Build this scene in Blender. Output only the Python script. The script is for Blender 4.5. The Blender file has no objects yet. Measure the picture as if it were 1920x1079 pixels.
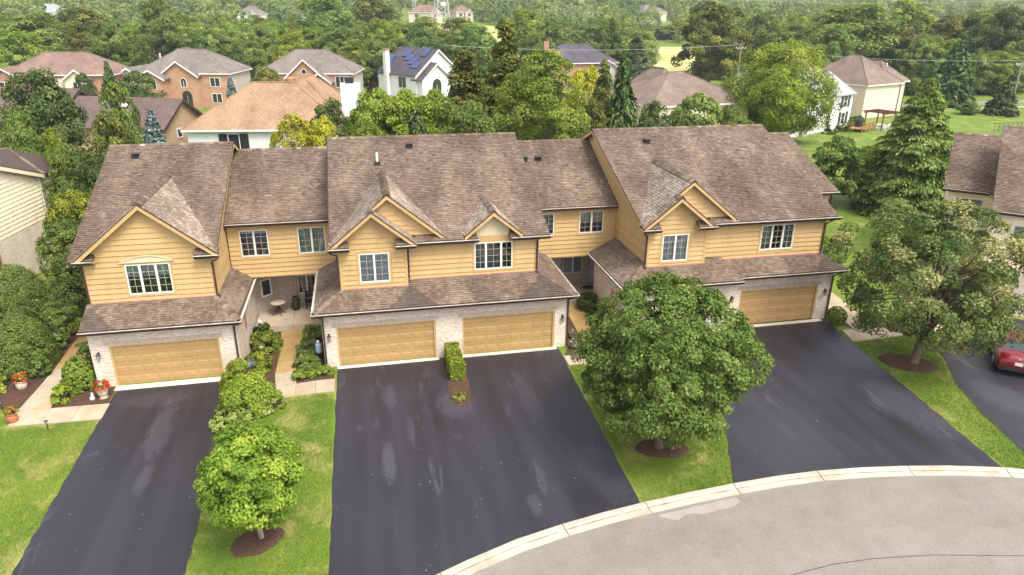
import bpy, math, random
import numpy as np
from mathutils import Vector, Matrix

random.seed(7)
RNG = np.random.default_rng(11)
S = bpy.context.scene
COL = S.collection
R = math.radians

# ------------------------------------------------------------------ camera
cam_d = bpy.data.cameras.new('camera')
cam = bpy.data.objects.new('camera', cam_d)
COL.objects.link(cam)
S.camera = cam
cam_d.sensor_fit = 'HORIZONTAL'
cam_d.sensor_width = 36.0
cam_d.lens = 24.645
cam_d.clip_start = 0.1
cam_d.clip_end = 4000
YAW, PITCH, ROLL = R(12.311), R(21.786), R(0.471)
f = Vector((math.sin(YAW) * math.cos(PITCH), math.cos(YAW) * math.cos(PITCH), -math.sin(PITCH)))
r = Vector((math.cos(YAW), -math.sin(YAW), 0))
u = r.cross(f)
r2 = r * math.cos(ROLL) + u * math.sin(ROLL)
u2 = u * math.cos(ROLL) - r * math.sin(ROLL)
M = Matrix((r2, u2, -f)).transposed().to_4x4()
M.translation = (1.773, -32.234, 16.775)
cam.matrix_world = M

# ------------------------------------------------------------------ sky, sun, exposure
W = bpy.data.worlds.new('World')
S.world = W
W.use_nodes = True
wn = W.node_tree
wn.nodes.clear()
sky = wn.nodes.new('ShaderNodeTexSky')
sky.sky_type = 'NISHITA'
sky.sun_disc = False
SUN_EL, SUN_AZ = R(57), R(149)          # azimuth clockwise from +Y: light comes from behind and right of the camera
sky.sun_elevation = SUN_EL
sky.sun_rotation = SUN_AZ
sky.air_density = 1.0
sky.dust_density = 4.0
sky.ozone_density = 1.0
hs = wn.nodes.new('ShaderNodeHueSaturation')  # thin overcast: the blue is veiled by cloud
hs.inputs['Saturation'].default_value = 0.30
bg = wn.nodes.new('ShaderNodeBackground')
bg.inputs['Strength'].default_value = 0.15
wo = wn.nodes.new('ShaderNodeOutputWorld')
wn.links.new(sky.outputs[0], hs.inputs['Color'])
wn.links.new(hs.outputs[0], bg.inputs['Color'])
wn.links.new(bg.outputs[0], wo.inputs['Surface'])
sun_d = bpy.data.lights.new('sun', 'SUN')
sun_d.energy = 1.15
sun_d.angle = R(20)
sun_d.color = (1.0, 0.93, 0.82)
sun = bpy.data.objects.new('sun', sun_d)
COL.objects.link(sun)
sd = Vector((math.sin(SUN_AZ) * math.cos(SUN_EL), math.cos(SUN_AZ) * math.cos(SUN_EL), math.sin(SUN_EL)))
sun.rotation_euler = (-sd).to_track_quat('-Z', 'Y').to_euler()
sun.location = (0, -40, 60)
S.view_settings.view_transform = 'Standard'
S.view_settings.look = 'None'
S.view_settings.gamma = 1.0
S.view_settings.exposure = 1.48
S.render.engine = 'CYCLES'
S.cycles.max_bounces = 6
S.cycles.diffuse_bounces = 3
S.cycles.glossy_bounces = 3
S.cycles.transmission_bounces = 4
S.cycles.transparent_max_bounces = 8
S.cycles.volume_bounces = 0
S.cycles.use_denoising = True

# ------------------------------------------------------------------ materials
def srgb(r, g, b):
    c = lambda v: (v / 255 / 12.92) if v <= 10 else ((v / 255 + 0.055) / 1.055) ** 2.4
    return (c(r), c(g), c(b), 1.0)


def nd(nt, t, inp=None, **kw):
    n = nt.nodes.new(t)
    for k, v in kw.items():
        setattr(n, k, v)
    for k, v in (inp or {}).items():
        if isinstance(v, bpy.types.NodeSocket):
            nt.links.new(v, n.inputs[k])
        else:
            n.inputs[k].default_value = v
    return n


def newmat(name):
    m = bpy.data.materials.new(name)
    m.use_nodes = True
    m.node_tree.nodes.clear()
    return m, m.node_tree


def ramp(nt, fac, stops, interp='LINEAR'):
    n = nt.nodes.new('ShaderNodeValToRGB')
    n.color_ramp.interpolation = interp
    el = n.color_ramp.elements
    while len(el) < len(stops):
        el.new(0.5)
    for e, (p, c) in zip(el, stops):
        e.position = p
        e.color = c if len(c) == 4 else (*c, 1)
    nt.links.new(fac, n.inputs[0])
    return n.outputs[0]


def mixc(nt, fac, a, b, mode='MIX'):
    n = nt.nodes.new('ShaderNodeMix')
    n.data_type = 'RGBA'
    n.blend_type = mode
    for s, v in ((n.inputs[0], fac), (n.inputs[6], a), (n.inputs[7], b)):
        if isinstance(v, bpy.types.NodeSocket):
            nt.links.new(v, s)
        else:
            s.default_value = v
    return n.outputs[2]


def math_(nt, op, a, b=0.0, c=0.0, clamp=False):
    n = nt.nodes.new('ShaderNodeMath')
    n.operation = op
    n.use_clamp = clamp
    for s, v in zip(n.inputs, (a, b, c)):
        if isinstance(v, bpy.types.NodeSocket):
            nt.links.new(v, s)
        else:
            s.default_value = v
    return n.outputs[0]


def wpos(nt):
    return nd(nt, 'ShaderNodeNewGeometry').outputs['Position']


def opos(nt):
    return nd(nt, 'ShaderNodeTexCoord').outputs['Object']


def mapping(nt, vec, scale=(1, 1, 1), loc=(0, 0, 0), rot=(0, 0, 0)):
    return nd(nt, 'ShaderNodeMapping', {'Vector': vec, 'Scale': scale, 'Location': loc, 'Rotation': rot}).outputs[0]


def noise(nt, vec, scale=5.0, detail=3.0, rough=0.55, dist=0.0):
    return nd(nt, 'ShaderNodeTexNoise', {'Vector': vec, 'Scale': scale, 'Detail': detail, 'Roughness': rough, 'Distortion': dist}).outputs[0]


ALB = 0.78      # one albedo scale for all built surfaces (the photograph is exposed bright)


def finish(nt, color, rough=0.7, bump=None, bump_s=0.3, bump_d=0.02, spec=0.4, metal=0.0, coat=0.0, alb=None):
    k = ALB if alb is None else alb
    color = mixc(nt, 1.0, color, (k, k, k, 1), 'MULTIPLY')
    p = nd(nt, 'ShaderNodeBsdfPrincipled')
    for k, v in (('Base Color', color), ('Roughness', rough), ('Specular IOR Level', spec), ('Metallic', metal), ('Coat Weight', coat)):
        if isinstance(v, bpy.types.NodeSocket):
            nt.links.new(v, p.inputs[k])
        else:
            p.inputs[k].default_value = v
    if bump is not None:
        b = nd(nt, 'ShaderNodeBump', {'Strength': bump_s, 'Distance': bump_d, 'Height': bump})
        nt.links.new(b.outputs[0], p.inputs['Normal'])
    o = nd(nt, 'ShaderNodeOutputMaterial')
    nt.links.new(p.outputs[0], o.inputs[0])
    return p


def m_plain(name, col, rough=0.6, var=0.12, scale=3.0, spec=0.4, metal=0.0, coat=0.0, rnd=0.0):
    """paint, metal, plastic, ceramic: one colour with soft grime and an optional shift from piece to piece"""
    m, nt = newmat(name)
    P = wpos(nt)
    n1 = noise(nt, P, scale, 4)
    lo = tuple(c * (1 - var) for c in col[:3]) + (1,)
    hi = tuple(min(1, c * (1 + var)) for c in col[:3]) + (1,)
    c = ramp(nt, n1, [(0.3, lo), (0.7, hi)])
    if rnd:
        ob = nd(nt, 'ShaderNodeObjectInfo').outputs['Random']
        v = math_(nt, 'MULTIPLY_ADD', ob, 2 * rnd, 1 - rnd)
        c = mixc(nt, 1.0, c, nd(nt, 'ShaderNodeCombineColor', {0: v, 1: v, 2: v}).outputs[0], 'MULTIPLY')
    finish(nt, c, rough, n1, 0.08, 0.01, spec, metal, coat)
    return m


def m_siding(name, col):
    m, nt = newmat(name)
    P = wpos(nt)
    ob = nd(nt, 'ShaderNodeObjectInfo').outputs['Random']
    grain = noise(nt, mapping(nt, P, (0.8, 0.8, 22)), 3, 5)
    stain = noise(nt, mapping(nt, P, (1.3, 1.3, 0.35)), 1.4, 5, 0.65)
    fac = math_(nt, 'ADD', math_(nt, 'MULTIPLY', stain, 0.7), math_(nt, 'MULTIPLY', grain, 0.3))
    c = ramp(nt, fac, [(0.28, tuple(x * 0.80 for x in col[:3])), (0.5, col[:3]), (0.75, tuple(min(1, x * 1.1) for x in col[:3]))])
    v = math_(nt, 'MULTIPLY_ADD', ob, 0.14, 0.93)
    c = mixc(nt, 1.0, c, nd(nt, 'ShaderNodeCombineColor', {0: v, 1: v, 2: v}).outputs[0], 'MULTIPLY')
    finish(nt, c, 0.65, grain, 0.25, 0.01)
    return m


WET = [(3.74, 0.75, 0.9, 0.9), (10.45, 0.95, 0.9, 0.95), (-11.1, 1.45, 0.75, 0.8), (27.2, 1.1, 0.7, 0.8)]


def m_shingle(name, cols, single=False, streak=1.0, blotch=(0.56, 1.22)):
    """asphalt shingles; cols dark..light. The tab tone comes from the tab (face attribute or the object)."""
    m, nt = newmat(name)
    P = wpos(nt)
    if single:
        v = math_(nt, 'MULTIPLY_ADD', nd(nt, 'ShaderNodeObjectInfo').outputs['Random'], 0.5, 0.2)
    else:
        v = nd(nt, 'ShaderNodeAttribute', attribute_name='v').outputs['Fac']
    gran = noise(nt, P, 60, 3)
    fac = math_(nt, 'ADD', math_(nt, 'MULTIPLY', v, 0.75), math_(nt, 'MULTIPLY', gran, 0.25))
    c = ramp(nt, fac, [(0.08, cols[0]), (0.42, cols[1]), (0.72, cols[2]), (0.97, cols[3])])
    # algae and weathering drift, drawn out down the slope
    w = noise(nt, mapping(nt, P, (0.55, 0.16, 0.16)), 1.0, 4, 0.6, 0.4)
    w2 = noise(nt, mapping(nt, P, (0.35, 0.35, 0.35)), 1.0, 5, 0.65)
    ww = math_(nt, 'ADD', math_(nt, 'MULTIPLY', w, 0.6 * streak), math_(nt, 'MULTIPLY', w2, 1 - 0.6 * streak))
    t = ramp(nt, ww, [(0.34, (blotch[0] * 1.02, blotch[0] * 0.96, blotch[0] * 0.92)), (0.48, (0.86, 0.82, 0.79)), (0.62, (blotch[1],) * 3)])
    c = mixc(nt, 1.0, c, t, 'MULTIPLY')
    sx = nd(nt, 'ShaderNodeSeparateXYZ', {0: P})
    for x, y, rx, ry in WET:      # shingles still wet below the downspouts
        dx = math_(nt, 'MULTIPLY', math_(nt, 'SUBTRACT', sx.outputs[0], x), 1 / rx)
        dy = math_(nt, 'MULTIPLY', math_(nt, 'SUBTRACT', sx.outputs[1], y), 1 / ry)
        # a fan that widens down the slope
        d = math_(nt, 'ADD', math_(nt, 'ABSOLUTE', dx), math_(nt, 'MULTIPLY', dy, 1.0))
        d = math_(nt, 'ADD', d, math_(nt, 'MULTIPLY_ADD', w2, 0.5, -0.25))
        mk = nd(nt, 'ShaderNodeMapRange', {0: d, 1: 0.06, 2: -0.06, 3: 0.0, 4: 1.0}).outputs[0]
        low = nd(nt, 'ShaderNodeMapRange', {0: dy, 1: -1.9, 2: -1.6, 3: 0.0, 4: 1.0}).outputs[0]
        zok = math_(nt, 'LESS_THAN', sx.outputs[2], 4.2)
        mk = math_(nt, 'MULTIPLY', math_(nt, 'MULTIPLY', mk, low), zok)
        c = mixc(nt, math_(nt, 'MULTIPLY', mk, 0.55), c, (0.06, 0.045, 0.038, 1))
    finish(nt, c, 0.92, gran, 0.35, 0.01, 0.2)
    return m


def m_roof_far(name, cols):
    """shingles too far off to tell apart: rows and tabs from a brick pattern, weathering on top"""
    m, nt = newmat(name)
    P = opos(nt)
    sx = nd(nt, 'ShaderNodeSeparateXYZ', {0: P})
    uu = math_(nt, 'ADD', sx.outputs[0], math_(nt, 'MULTIPLY', sx.outputs[1], 0.83))
    vv = math_(nt, 'MULTIPLY', sx.outputs[2], 2.2)
    V = nd(nt, 'ShaderNodeCombineXYZ', {0: uu, 1: vv, 2: 0.0}).outputs[0]
    b = nd(nt, 'ShaderNodeTexBrick', {'Vector': V, 'Color1': cols[1], 'Color2': cols[2], 'Mortar': cols[0], 'Scale': 1.0, 'Mortar Size': 0.018, 'Bias': 0.0, 'Brick Width': 0.42, 'Row Height': 0.2})
    n = noise(nt, P, 0.5, 5, 0.65)
    n2 = noise(nt, P, 7, 4, 0.7)
    c = mixc(nt, ramp(nt, n2, [(0.35, (0, 0, 0)), (0.7, (1, 1, 1))]), b.outputs[0], cols[3])
    c = mixc(nt, 1.0, c, ramp(nt, n, [(0.3, (0.66, 0.64, 0.62)), (0.7, (1.12, 1.12, 1.12))]), 'MULTIPLY')
    finish(nt, c, 0.9, b.outputs[1], -0.4, 0.02, 0.2)
    return m


def m_brick(name, c1, c2, c3, mortar, scale=1.0):
    m, nt = newmat(name)
    g = nd(nt, 'ShaderNodeNewGeometry')
    P = opos(nt)
    sx = nd(nt, 'ShaderNodeSeparateXYZ', {0: P})
    sn = nd(nt, 'ShaderNodeSeparateXYZ', {0: nd(nt, 'ShaderNodeTexCoord').outputs['Normal']})
    side = math_(nt, 'GREATER_THAN', math_(nt, 'ABSOLUTE', sn.outputs[0]), 0.6)
    uu = math_(nt, 'ADD', math_(nt, 'MULTIPLY', sx.outputs[0], math_(nt, 'SUBTRACT', 1.0, side)), math_(nt, 'MULTIPLY', sx.outputs[1], side))
    V = nd(nt, 'ShaderNodeCombineXYZ', {0: uu, 1: sx.outputs[2], 2: 0.0}).outputs[0]
    b = nd(nt, 'ShaderNodeTexBrick', {'Vector': V, 'Color1': c1, 'Color2': c2, 'Mortar': mortar, 'Scale': 1.0, 'Mortar Size': 0.012 * scale, 'Bias': -0.1, 'Brick Width': 0.215 * scale, 'Row Height': 0.075 * scale})
    cell = noise(nt, mapping(nt, V, (4.65 / scale, 13.3 / scale, 1)), 1.0, 1)
    c = mixc(nt, ramp(nt, cell, [(0.5, (0, 0, 0)), (0.62, (1, 1, 1))]), b.outputs[0], c3)
    c = mixc(nt, b.outputs[1], c, mortar)
    n = noise(nt, P, 1.1, 5, 0.65)
    c = mixc(nt, 1.0, c, ramp(nt, n, [(0.3, (0.82, 0.80, 0.78)), (0.7, (1.08, 1.08, 1.08))]), 'MULTIPLY')
    finish(nt, c, 0.85, b.outputs[1], -0.5, 0.01, 0.25)
    return m


def m_leaf(name, cols, trans=0.38, hue=0.009, rough=0.5):
    """cols dark..light leaf greens; tone by leaf and spray (attribute v)"""
    m, nt = newmat(name)
    v = nd(nt, 'ShaderNodeAttribute', attribute_name='v').outputs['Fac']
    ob = nd(nt, 'ShaderNodeObjectInfo').outputs['Random']
    c = ramp(nt, v, [(0.12, cols[0]), (0.5, cols[1]), (0.88, cols[2])])
    h = nd(nt, 'ShaderNodeHueSaturation', {'Color': c, 'Hue': math_(nt, 'MULTIPLY_ADD', ob, 2 * hue, 0.5 - hue), 'Value': math_(nt, 'MULTIPLY_ADD', ob, 0.24, 0.88)})
    c = h.outputs[0]
    p = nd(nt, 'ShaderNodeBsdfPrincipled', {'Base Color': c, 'Roughness': 0.62, 'Specular IOR Level': 0.2})
    ct = mixc(nt, 1.0, c, (1.0, 1.0, 0.62, 1), 'MULTIPLY')
    t = nd(nt, 'ShaderNodeBsdfTranslucent', {'Color': ct})
    mx = nd(nt, 'ShaderNodeMixShader', {0: trans, 1: p.outputs[0], 2: t.outputs[0]})
    o = nd(nt, 'ShaderNodeOutputMaterial', {0: mx.outputs[0]})
    return m


def m_bark(name, c1, c2):
    m, nt = newmat(name)
    P = opos(nt)
    n = noise(nt, mapping(nt, P, (9, 9, 1.6)), 2.0, 5, 0.7)
    finish(nt, ramp(nt, n, [(0.3, c1), (0.7, c2)]), 0.9, n, 0.6, 0.03, 0.2)
    return m


def m_glass(name='window_glass', tint=(0.86, 0.92, 0.95, 1)):
    m, nt = newmat(name)
    tr = nd(nt, 'ShaderNodeBsdfTransparent', {'Color': tint})
    gl = nd(nt, 'ShaderNodeBsdfGlossy', {'Color': (1, 1, 1, 1), 'Roughness': 0.03})
    fr = nd(nt, 'ShaderNodeFresnel', {'IOR': 1.5})
    fac = math_(nt, 'MULTIPLY_ADD', fr.outputs[0], 1.3, 0.02, True)
    mx = nd(nt, 'ShaderNodeMixShader', {0: fac, 1: tr.outputs[0], 2: gl.outputs[0]})
    nd(nt, 'ShaderNodeOutputMaterial', {0: mx.outputs[0]})
    return m


def m_asphalt(name, base, worn, wear_cells, patches=(), rough=(0.40, 0.60)):
    """sealed drive: near black sealer, faint tyre-direction streaks, scattered worn patches of the older surface"""
    m, nt = newmat(name)
    P = wpos(nt)
    fine = noise(nt, P, 20, 6, 0.88)
    streak = noise(nt, mapping(nt, P, (1.1, 0.10, 1)), 1.0, 4, 0.55, 0.3)
    broad = noise(nt, P, 0.16, 3)
    worn_n = noise(nt, mapping(nt, P, (1.5, 0.42, 1)), 1.0, 6, 0.72, 0.6)
    gate = noise(nt, mapping(nt, P, (0.34, 0.12, 1), wear_cells), 1.0, 2)
    wf = math_(nt, 'MULTIPLY', ramp(nt, worn_n, [(0.575, (0, 0, 0)), (0.605, (1, 1, 1))]), ramp(nt, gate, [(0.53, (0, 0, 0)), (0.58, (1, 1, 1))]))
    fac = math_(nt, 'ADD', math_(nt, 'MULTIPLY', streak, 0.7), math_(nt, 'MULTIPLY', broad, 0.3))
    c = ramp(nt, fac, [(0.34, tuple(x * 0.72 for x in base[:3])), (0.5, base[:3]), (0.66, tuple(x * 1.3 for x in base[:3]))])
    c = mixc(nt, math_(nt, 'MULTIPLY', wf, 0.45), c, worn)
    sx = nd(nt, 'ShaderNodeSeparateXYZ', {0: P})
    rag = math_(nt, 'MULTIPLY_ADD', noise(nt, mapping(nt, P, (3.2, 1.2, 1)), 2.0, 9, 0.9, 0.4), 4.6, -2.3)
    for x, y, rx, ry, amt, soft in patches:       # old spills and worn or wet spots, each with its own outline
        dx = math_(nt, 'MULTIPLY', math_(nt, 'SUBTRACT', sx.outputs[0], x), 1 / rx)
        dy = math_(nt, 'MULTIPLY', math_(nt, 'SUBTRACT', sx.outputs[1], y), 1 / ry)
        d = math_(nt, 'SQRT', math_(nt, 'ADD', math_(nt, 'MULTIPLY', dx, dx), math_(nt, 'MULTIPLY', dy, dy)))
        d = math_(nt, 'ADD', d, math_(nt, 'MULTIPLY', rag, 1.0))
        mk = nd(nt, 'ShaderNodeMapRange', {0: d, 1: 1.0 + soft * 1.4, 2: 1.0 - soft * 1.4, 3: 0.0, 4: abs(amt) * 0.85}).outputs[0]
        c = mixc(nt, mk, c, worn if amt > 0 else (0.012, 0.011, 0.013, 1))
    c = mixc(nt, 1.0, c, ramp(nt, fine, [(0.3, (0.62, 0.62, 0.62)), (0.72, (1.42, 1.42, 1.42))]), 'MULTIPLY')
    rr = ramp(nt, fac, [(0.35, (rough[0],) * 3), (0.65, (rough[1],) * 3)])
    finish(nt, c, rr, fine, 0.35, 0.006, 0.5)
    return m


def m_street():
    m, nt = newmat('street_asphalt')
    P = wpos(nt)
    fine = noise(nt, P, 17, 6, 0.85)
    mid = noise(nt, P, 1.2, 5, 0.6)
    big = noise(nt, mapping(nt, P, (0.25, 0.5, 1)), 1.0, 3)
    c = ramp(nt, fine, [(0.25, (0.14, 0.124, 0.104)), (0.5, (0.245, 0.223, 0.189)), (0.75, (0.37, 0.342, 0.296))])
    c = mixc(nt, 1.0, c, ramp(nt, mid, [(0.3, (0.9, 0.88, 0.87)), (0.7, (1.06, 1.06, 1.06))]), 'MULTIPLY')
    c = mixc(nt, 1.0, c, ramp(nt, big, [(0.35, (0.9, 0.89, 0.88)), (0.65, (1.05, 1.05, 1.05))]), 'MULTIPLY')
    finish(nt, c, 0.9, fine, 0.4, 0.008, 0.25)
    return m


def m_concrete(name, c1, c2, stain, amount=0.5, rnd=0.08):
    m, nt = newmat(name)
    P = wpos(nt)
    n = noise(nt, P, 1.3, 6, 0.65)
    fine = noise(nt, P, 45, 3)
    st = noise(nt, mapping(nt, P, (0.7, 0.5, 1), (3, 1, 0)), 1.0, 5, 0.6)
    c = ramp(nt, n, [(0.3, c1), (0.7, c2)])
    c = mixc(nt, math_(nt, 'MULTIPLY', ramp(nt, st, [(0.5, (0, 0, 0)), (0.68, (1, 1, 1))]), amount), c, stain)
    ob = nd(nt, 'ShaderNodeObjectInfo').outputs['Random']
    v = math_(nt, 'MULTIPLY_ADD', ob, 2 * rnd, 1 - rnd)
    c = mixc(nt, 1.0, c, nd(nt, 'ShaderNodeCombineColor', {0: v, 1: v, 2: v}).outputs[0], 'MULTIPLY')
    finish(nt, c, 0.85, fine, 0.2, 0.006, 0.3)
    return m


def m_lawn(name, dark, mid_, light, straw, straw_amt=(0.52, 0.68), scale=1.0, attr=False):
    m, nt = newmat(name)
    P = wpos(nt)
    big = noise(nt, P, 0.33 * scale, 4, 0.6)
    dry = noise(nt, mapping(nt, P, (1, 1, 1), (17, 5, 0)), 0.55 * scale, 5, 0.68, 0.5)
    fine = noise(nt, P, 18, 4, 0.75)
    if attr:
        v = nd(nt, 'ShaderNodeAttribute', attribute_name='v').outputs['Fac']
        fine = math_(nt, 'ADD', math_(nt, 'MULTIPLY', v, 0.6), math_(nt, 'MULTIPLY', fine, 0.4))
    fac = math_(nt, 'ADD', math_(nt, 'MULTIPLY', big, 0.5), math_(nt, 'MULTIPLY', fine, 0.5))
    c = ramp(nt, fac, [(0.28, dark), (0.5, mid_), (0.72, light)])
    c = mixc(nt, math_(nt, 'MULTIPLY', ramp(nt, dry, [(straw_amt[0], (0, 0, 0)), (straw_amt[1], (1, 1, 1))]), 0.7), c, straw)
    finish(nt, c, 0.8, fine, 0.5, 0.03, 0.2, alb=1.0)
    return m


# ------------------------------------------------------------------ mesh helpers
class MB:
    """collects shapes into one mesh"""
    def __init__(s):
        s.v, s.f = [], []

    def add(s, vs, fs):
        b = len(s.v)
        s.v += [tuple(x) for x in vs]
        s.f += [tuple(i + b for i in q) for q in fs]
        return s

    def box(s, x0, x1, y0, y1, z0, z1):
        return s.add([(x0, y0, z0), (x1, y0, z0), (x1, y1, z0), (x0, y1, z0), (x0, y0, z1), (x1, y0, z1), (x1, y1, z1), (x0, y1, z1)],
                     [(0, 3, 2, 1), (4, 5, 6, 7), (0, 1, 5, 4), (1, 2, 6, 5), (2, 3, 7, 6), (3, 0, 4, 7)])

    def hexa(s, lo, hi):
        return s.add(list(lo) + list(hi), [(0, 3, 2, 1), (4, 5, 6, 7), (0, 1, 5, 4), (1, 2, 6, 5), (2, 3, 7, 6), (3, 0, 4, 7)])

    def bar(s, a, b, w, h, up=(0, 0, 1)):
        a, b = Vector(a), Vector(b)
        d = (b - a).normalized()
        sd_ = d.cross(Vector(up))
        if sd_.length < 1e-4:
            sd_ = d.cross(Vector((1, 0, 0)))
        sd_.normalize()
        u_ = sd_.cross(d)
        q = [(-1, -1), (1, -1), (1, 1), (-1, 1)]
        return s.hexa([a + sd_ * w / 2 * i + u_ * h / 2 * j for i, j in q], [b + sd_ * w / 2 * i + u_ * h / 2 * j for i, j in q])

    def prism(s, pts, off):
        """planar polygon (3D points) pushed along off"""
        n = len(pts)
        o = Vector(off)
        vs = [Vector(p) for p in pts] + [Vector(p) + o for p in pts]
        return s.add(vs, [tuple(range(n))[::-1], tuple(range(n, 2 * n))] + [(i, (i + 1) % n, n + (i + 1) % n, n + i) for i in range(n)])

    def tube(s, pts, rad, n=8, cap=True):
        pts = [Vector(p) for p in pts]
        if not hasattr(rad, '__len__'):
            rad = [rad] * len(pts)
        b = len(s.v)
        for i, p in enumerate(pts):
            d = (pts[min(i + 1, len(pts) - 1)] - pts[max(i - 1, 0)]).normalized()
            a = d.cross(Vector((0, 0, 1)))
            if a.length < 0.05:
                a = d.cross(Vector((1, 0, 0)))
            a.normalize()
            c = a.cross(d)
            for k in range(n):
                t = 2 * math.pi * k / n
                s.v.append(tuple(p + (a * math.cos(t) + c * math.sin(t)) * rad[i]))
        for i in range(len(pts) - 1):
            for k in range(n):
                k2 = (k + 1) % n
                s.f.append((b + i * n + k, b + (i + 1) * n + k, b + (i + 1) * n + k2, b + i * n + k2))
        if cap:
            s.f.append(tuple(b + k for k in range(n)))
            s.f.append(tuple(b + (len(pts) - 1) * n + k for k in range(n))[::-1])
        return s

    def lathe(s, prof, c=(0, 0, 0), n=16):
        b = len(s.v)
        for r_, z in prof:
            for k in range(n):
                t = 2 * math.pi * k / n
                s.v.append((c[0] + r_ * math.cos(t), c[1] + r_ * math.sin(t), c[2] + z))
        for i in range(len(prof) - 1):
            for k in range(n):
                k2 = (k + 1) % n
                s.f.append((b + i * n + k, b + i * n + k2, b + (i + 1) * n + k2, b + (i + 1) * n + k))
        s.f.append(tuple(b + k for k in range(n))[::-1])
        s.f.append(tuple(b + (len(prof) - 1) * n + k for k in range(n)))
        return s

    def mesh(s, name, mt, smooth=False):
        me = bpy.data.meshes.new(name)
        me.from_pydata(s.v, [], s.f)
        if mt:
            me.materials.append(mt)
        if smooth:
            me.polygons.foreach_set('use_smooth', [True] * len(me.polygons))
        me.update()
        return me

    def build(s, name, mt, parent=None, smooth=False):
        return ob(name, s.mesh(name, mt, smooth), parent)


def ob(name, me, parent=None, mat4=None):
    o = bpy.data.objects.new(name, me)
    COL.objects.link(o)
    if mat4 is not None:
        o.matrix_basis = mat4
    if parent is not None:
        o.parent = parent
        if parent.parent is None:
            o.matrix_parent_inverse = parent.matrix_basis.inverted()
    return o


def tag(o, label=None, cat=None, group=None, kind=None):
    for k, v in (('label', label), ('category', cat), ('group', group), ('kind', kind)):
        if v:
            o[k] = v
    return o


def thing(name, label, cat, loc=(0, 0, 0), rz=0.0, group=None):
    """Empty at a thing's base; parts built in world coordinates hang from it"""
    o = bpy.data.objects.new(name, None)
    COL.objects.link(o)
    o.empty_display_size = 0.3
    o.location = loc
    o.rotation_euler = (0, 0, rz)
    o.matrix_basis = Matrix.Translation(loc) @ Matrix.Rotation(rz, 4, 'Z')
    return tag(o, label, cat, group)


def npmesh(name, V, F, mt, face_v=None, smooth=False):
    """V (n,3), F (m,k) with k = 3 or 4, one mesh, optional face attribute v"""
    me = bpy.data.meshes.new(name)
    n, (m, k) = len(V), F.shape
    me.vertices.add(n)
    me.vertices.foreach_set('co', np.ascontiguousarray(V, dtype=np.float32).ravel())
    me.loops.add(m * k)
    me.loops.foreach_set('vertex_index', np.ascontiguousarray(F, dtype=np.int32).ravel())
    me.polygons.add(m)
    me.polygons.foreach_set('loop_start', np.arange(0, m * k, k, dtype=np.int32))
    if face_v is not None:
        a = me.attributes.new('v', 'FLOAT', 'FACE')
        a.data.foreach_set('value', np.ascontiguousarray(face_v, dtype=np.float32))
    if mt:
        me.materials.append(mt)
    me.update(calc_edges=True)
    me.validate()
    return me


def inpoly(px, py, poly):
    c = np.zeros(len(px), bool)
    j = len(poly) - 1
    for i in range(len(poly)):
        xi, yi = poly[i]
        xj, yj = poly[j]
        hit = ((yi > py) != (yj > py)) & (px < (xj - xi) * (py - yi) / (yj - yi + 1e-12) + xi)
        c ^= hit
        j = i
    return c


def smooth01(t):
    t = min(1, max(0, t))
    return t * t * (3 - 2 * t)


def gz(x, y=0.0):
    """the ground: level, a little lower by the first unit"""
    return -0.28 * smooth01((-0.6 - x) / 4.0) * (1 - smooth01((-13.0 - y) / 5.0))

# ------------------------------------------------------------------ shared materials
SHC = [(0.094, 0.065, 0.047), (0.178, 0.130, 0.096), (0.262, 0.202, 0.155), (0.455, 0.388, 0.32)]
M_SH = m_shingle('weathered_shingle', SHC)
M_SH1 = m_shingle('weathered_shingle_tab', SHC, single=True)
M_UNDER = m_plain('roof_underlay', (0.07, 0.05, 0.042, 1), 0.9)
M_SIDE = m_siding('ochre_siding', (0.575, 0.378, 0.165, 1))
M_TRIM = m_plain('ochre_trim', (0.575, 0.375, 0.165, 1), 0.6, 0.08, 2)
M_CREAM = m_plain('cream_panel', (0.70, 0.56, 0.36, 1), 0.6, 0.05)
M_GDOOR = m_plain('tan_garage_door', (0.455, 0.288, 0.115, 1), 0.55, 0.06, 0.9, rnd=0.03)
M_WHITE = m_plain('white_vinyl', (0.78, 0.76, 0.70, 1), 0.4, 0.05)
M_GRILLE = m_plain('window_grille', (0.42, 0.40, 0.30, 1), 0.5, 0.05)
M_GUT = m_plain('brown_metal', (0.055, 0.032, 0.024, 1), 0.4, 0.2, spec=0.5)
M_GUTIN = m_plain('gutter_lining', (0.62, 0.56, 0.48, 1), 0.6, 0.25, 2.5)
M_FLASH = m_plain('pink_flashing', (0.45, 0.22, 0.17, 1), 0.6, 0.15)
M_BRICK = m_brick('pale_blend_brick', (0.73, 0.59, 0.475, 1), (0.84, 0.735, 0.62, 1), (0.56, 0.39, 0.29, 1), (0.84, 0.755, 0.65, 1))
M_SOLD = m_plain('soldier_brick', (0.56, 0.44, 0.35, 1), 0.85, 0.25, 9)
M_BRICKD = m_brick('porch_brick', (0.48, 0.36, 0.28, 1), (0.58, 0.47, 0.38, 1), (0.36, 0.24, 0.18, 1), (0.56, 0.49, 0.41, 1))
M_GLASS = m_glass()
M_ROOM = m_plain('dim_room', (0.10, 0.09, 0.08, 1), 0.9)
M_BLIND = m_plain('pale_blind', (0.50, 0.50, 0.47, 1), 0.8, 0.06)
M_CURT = m_plain('sheer_curtain', (0.46, 0.44, 0.36, 1), 0.9, 0.1)
M_BLACK = m_plain('black_metal', (0.018, 0.018, 0.019, 1), 0.45, 0.2, spec=0.5)
M_MULCH = None


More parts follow.
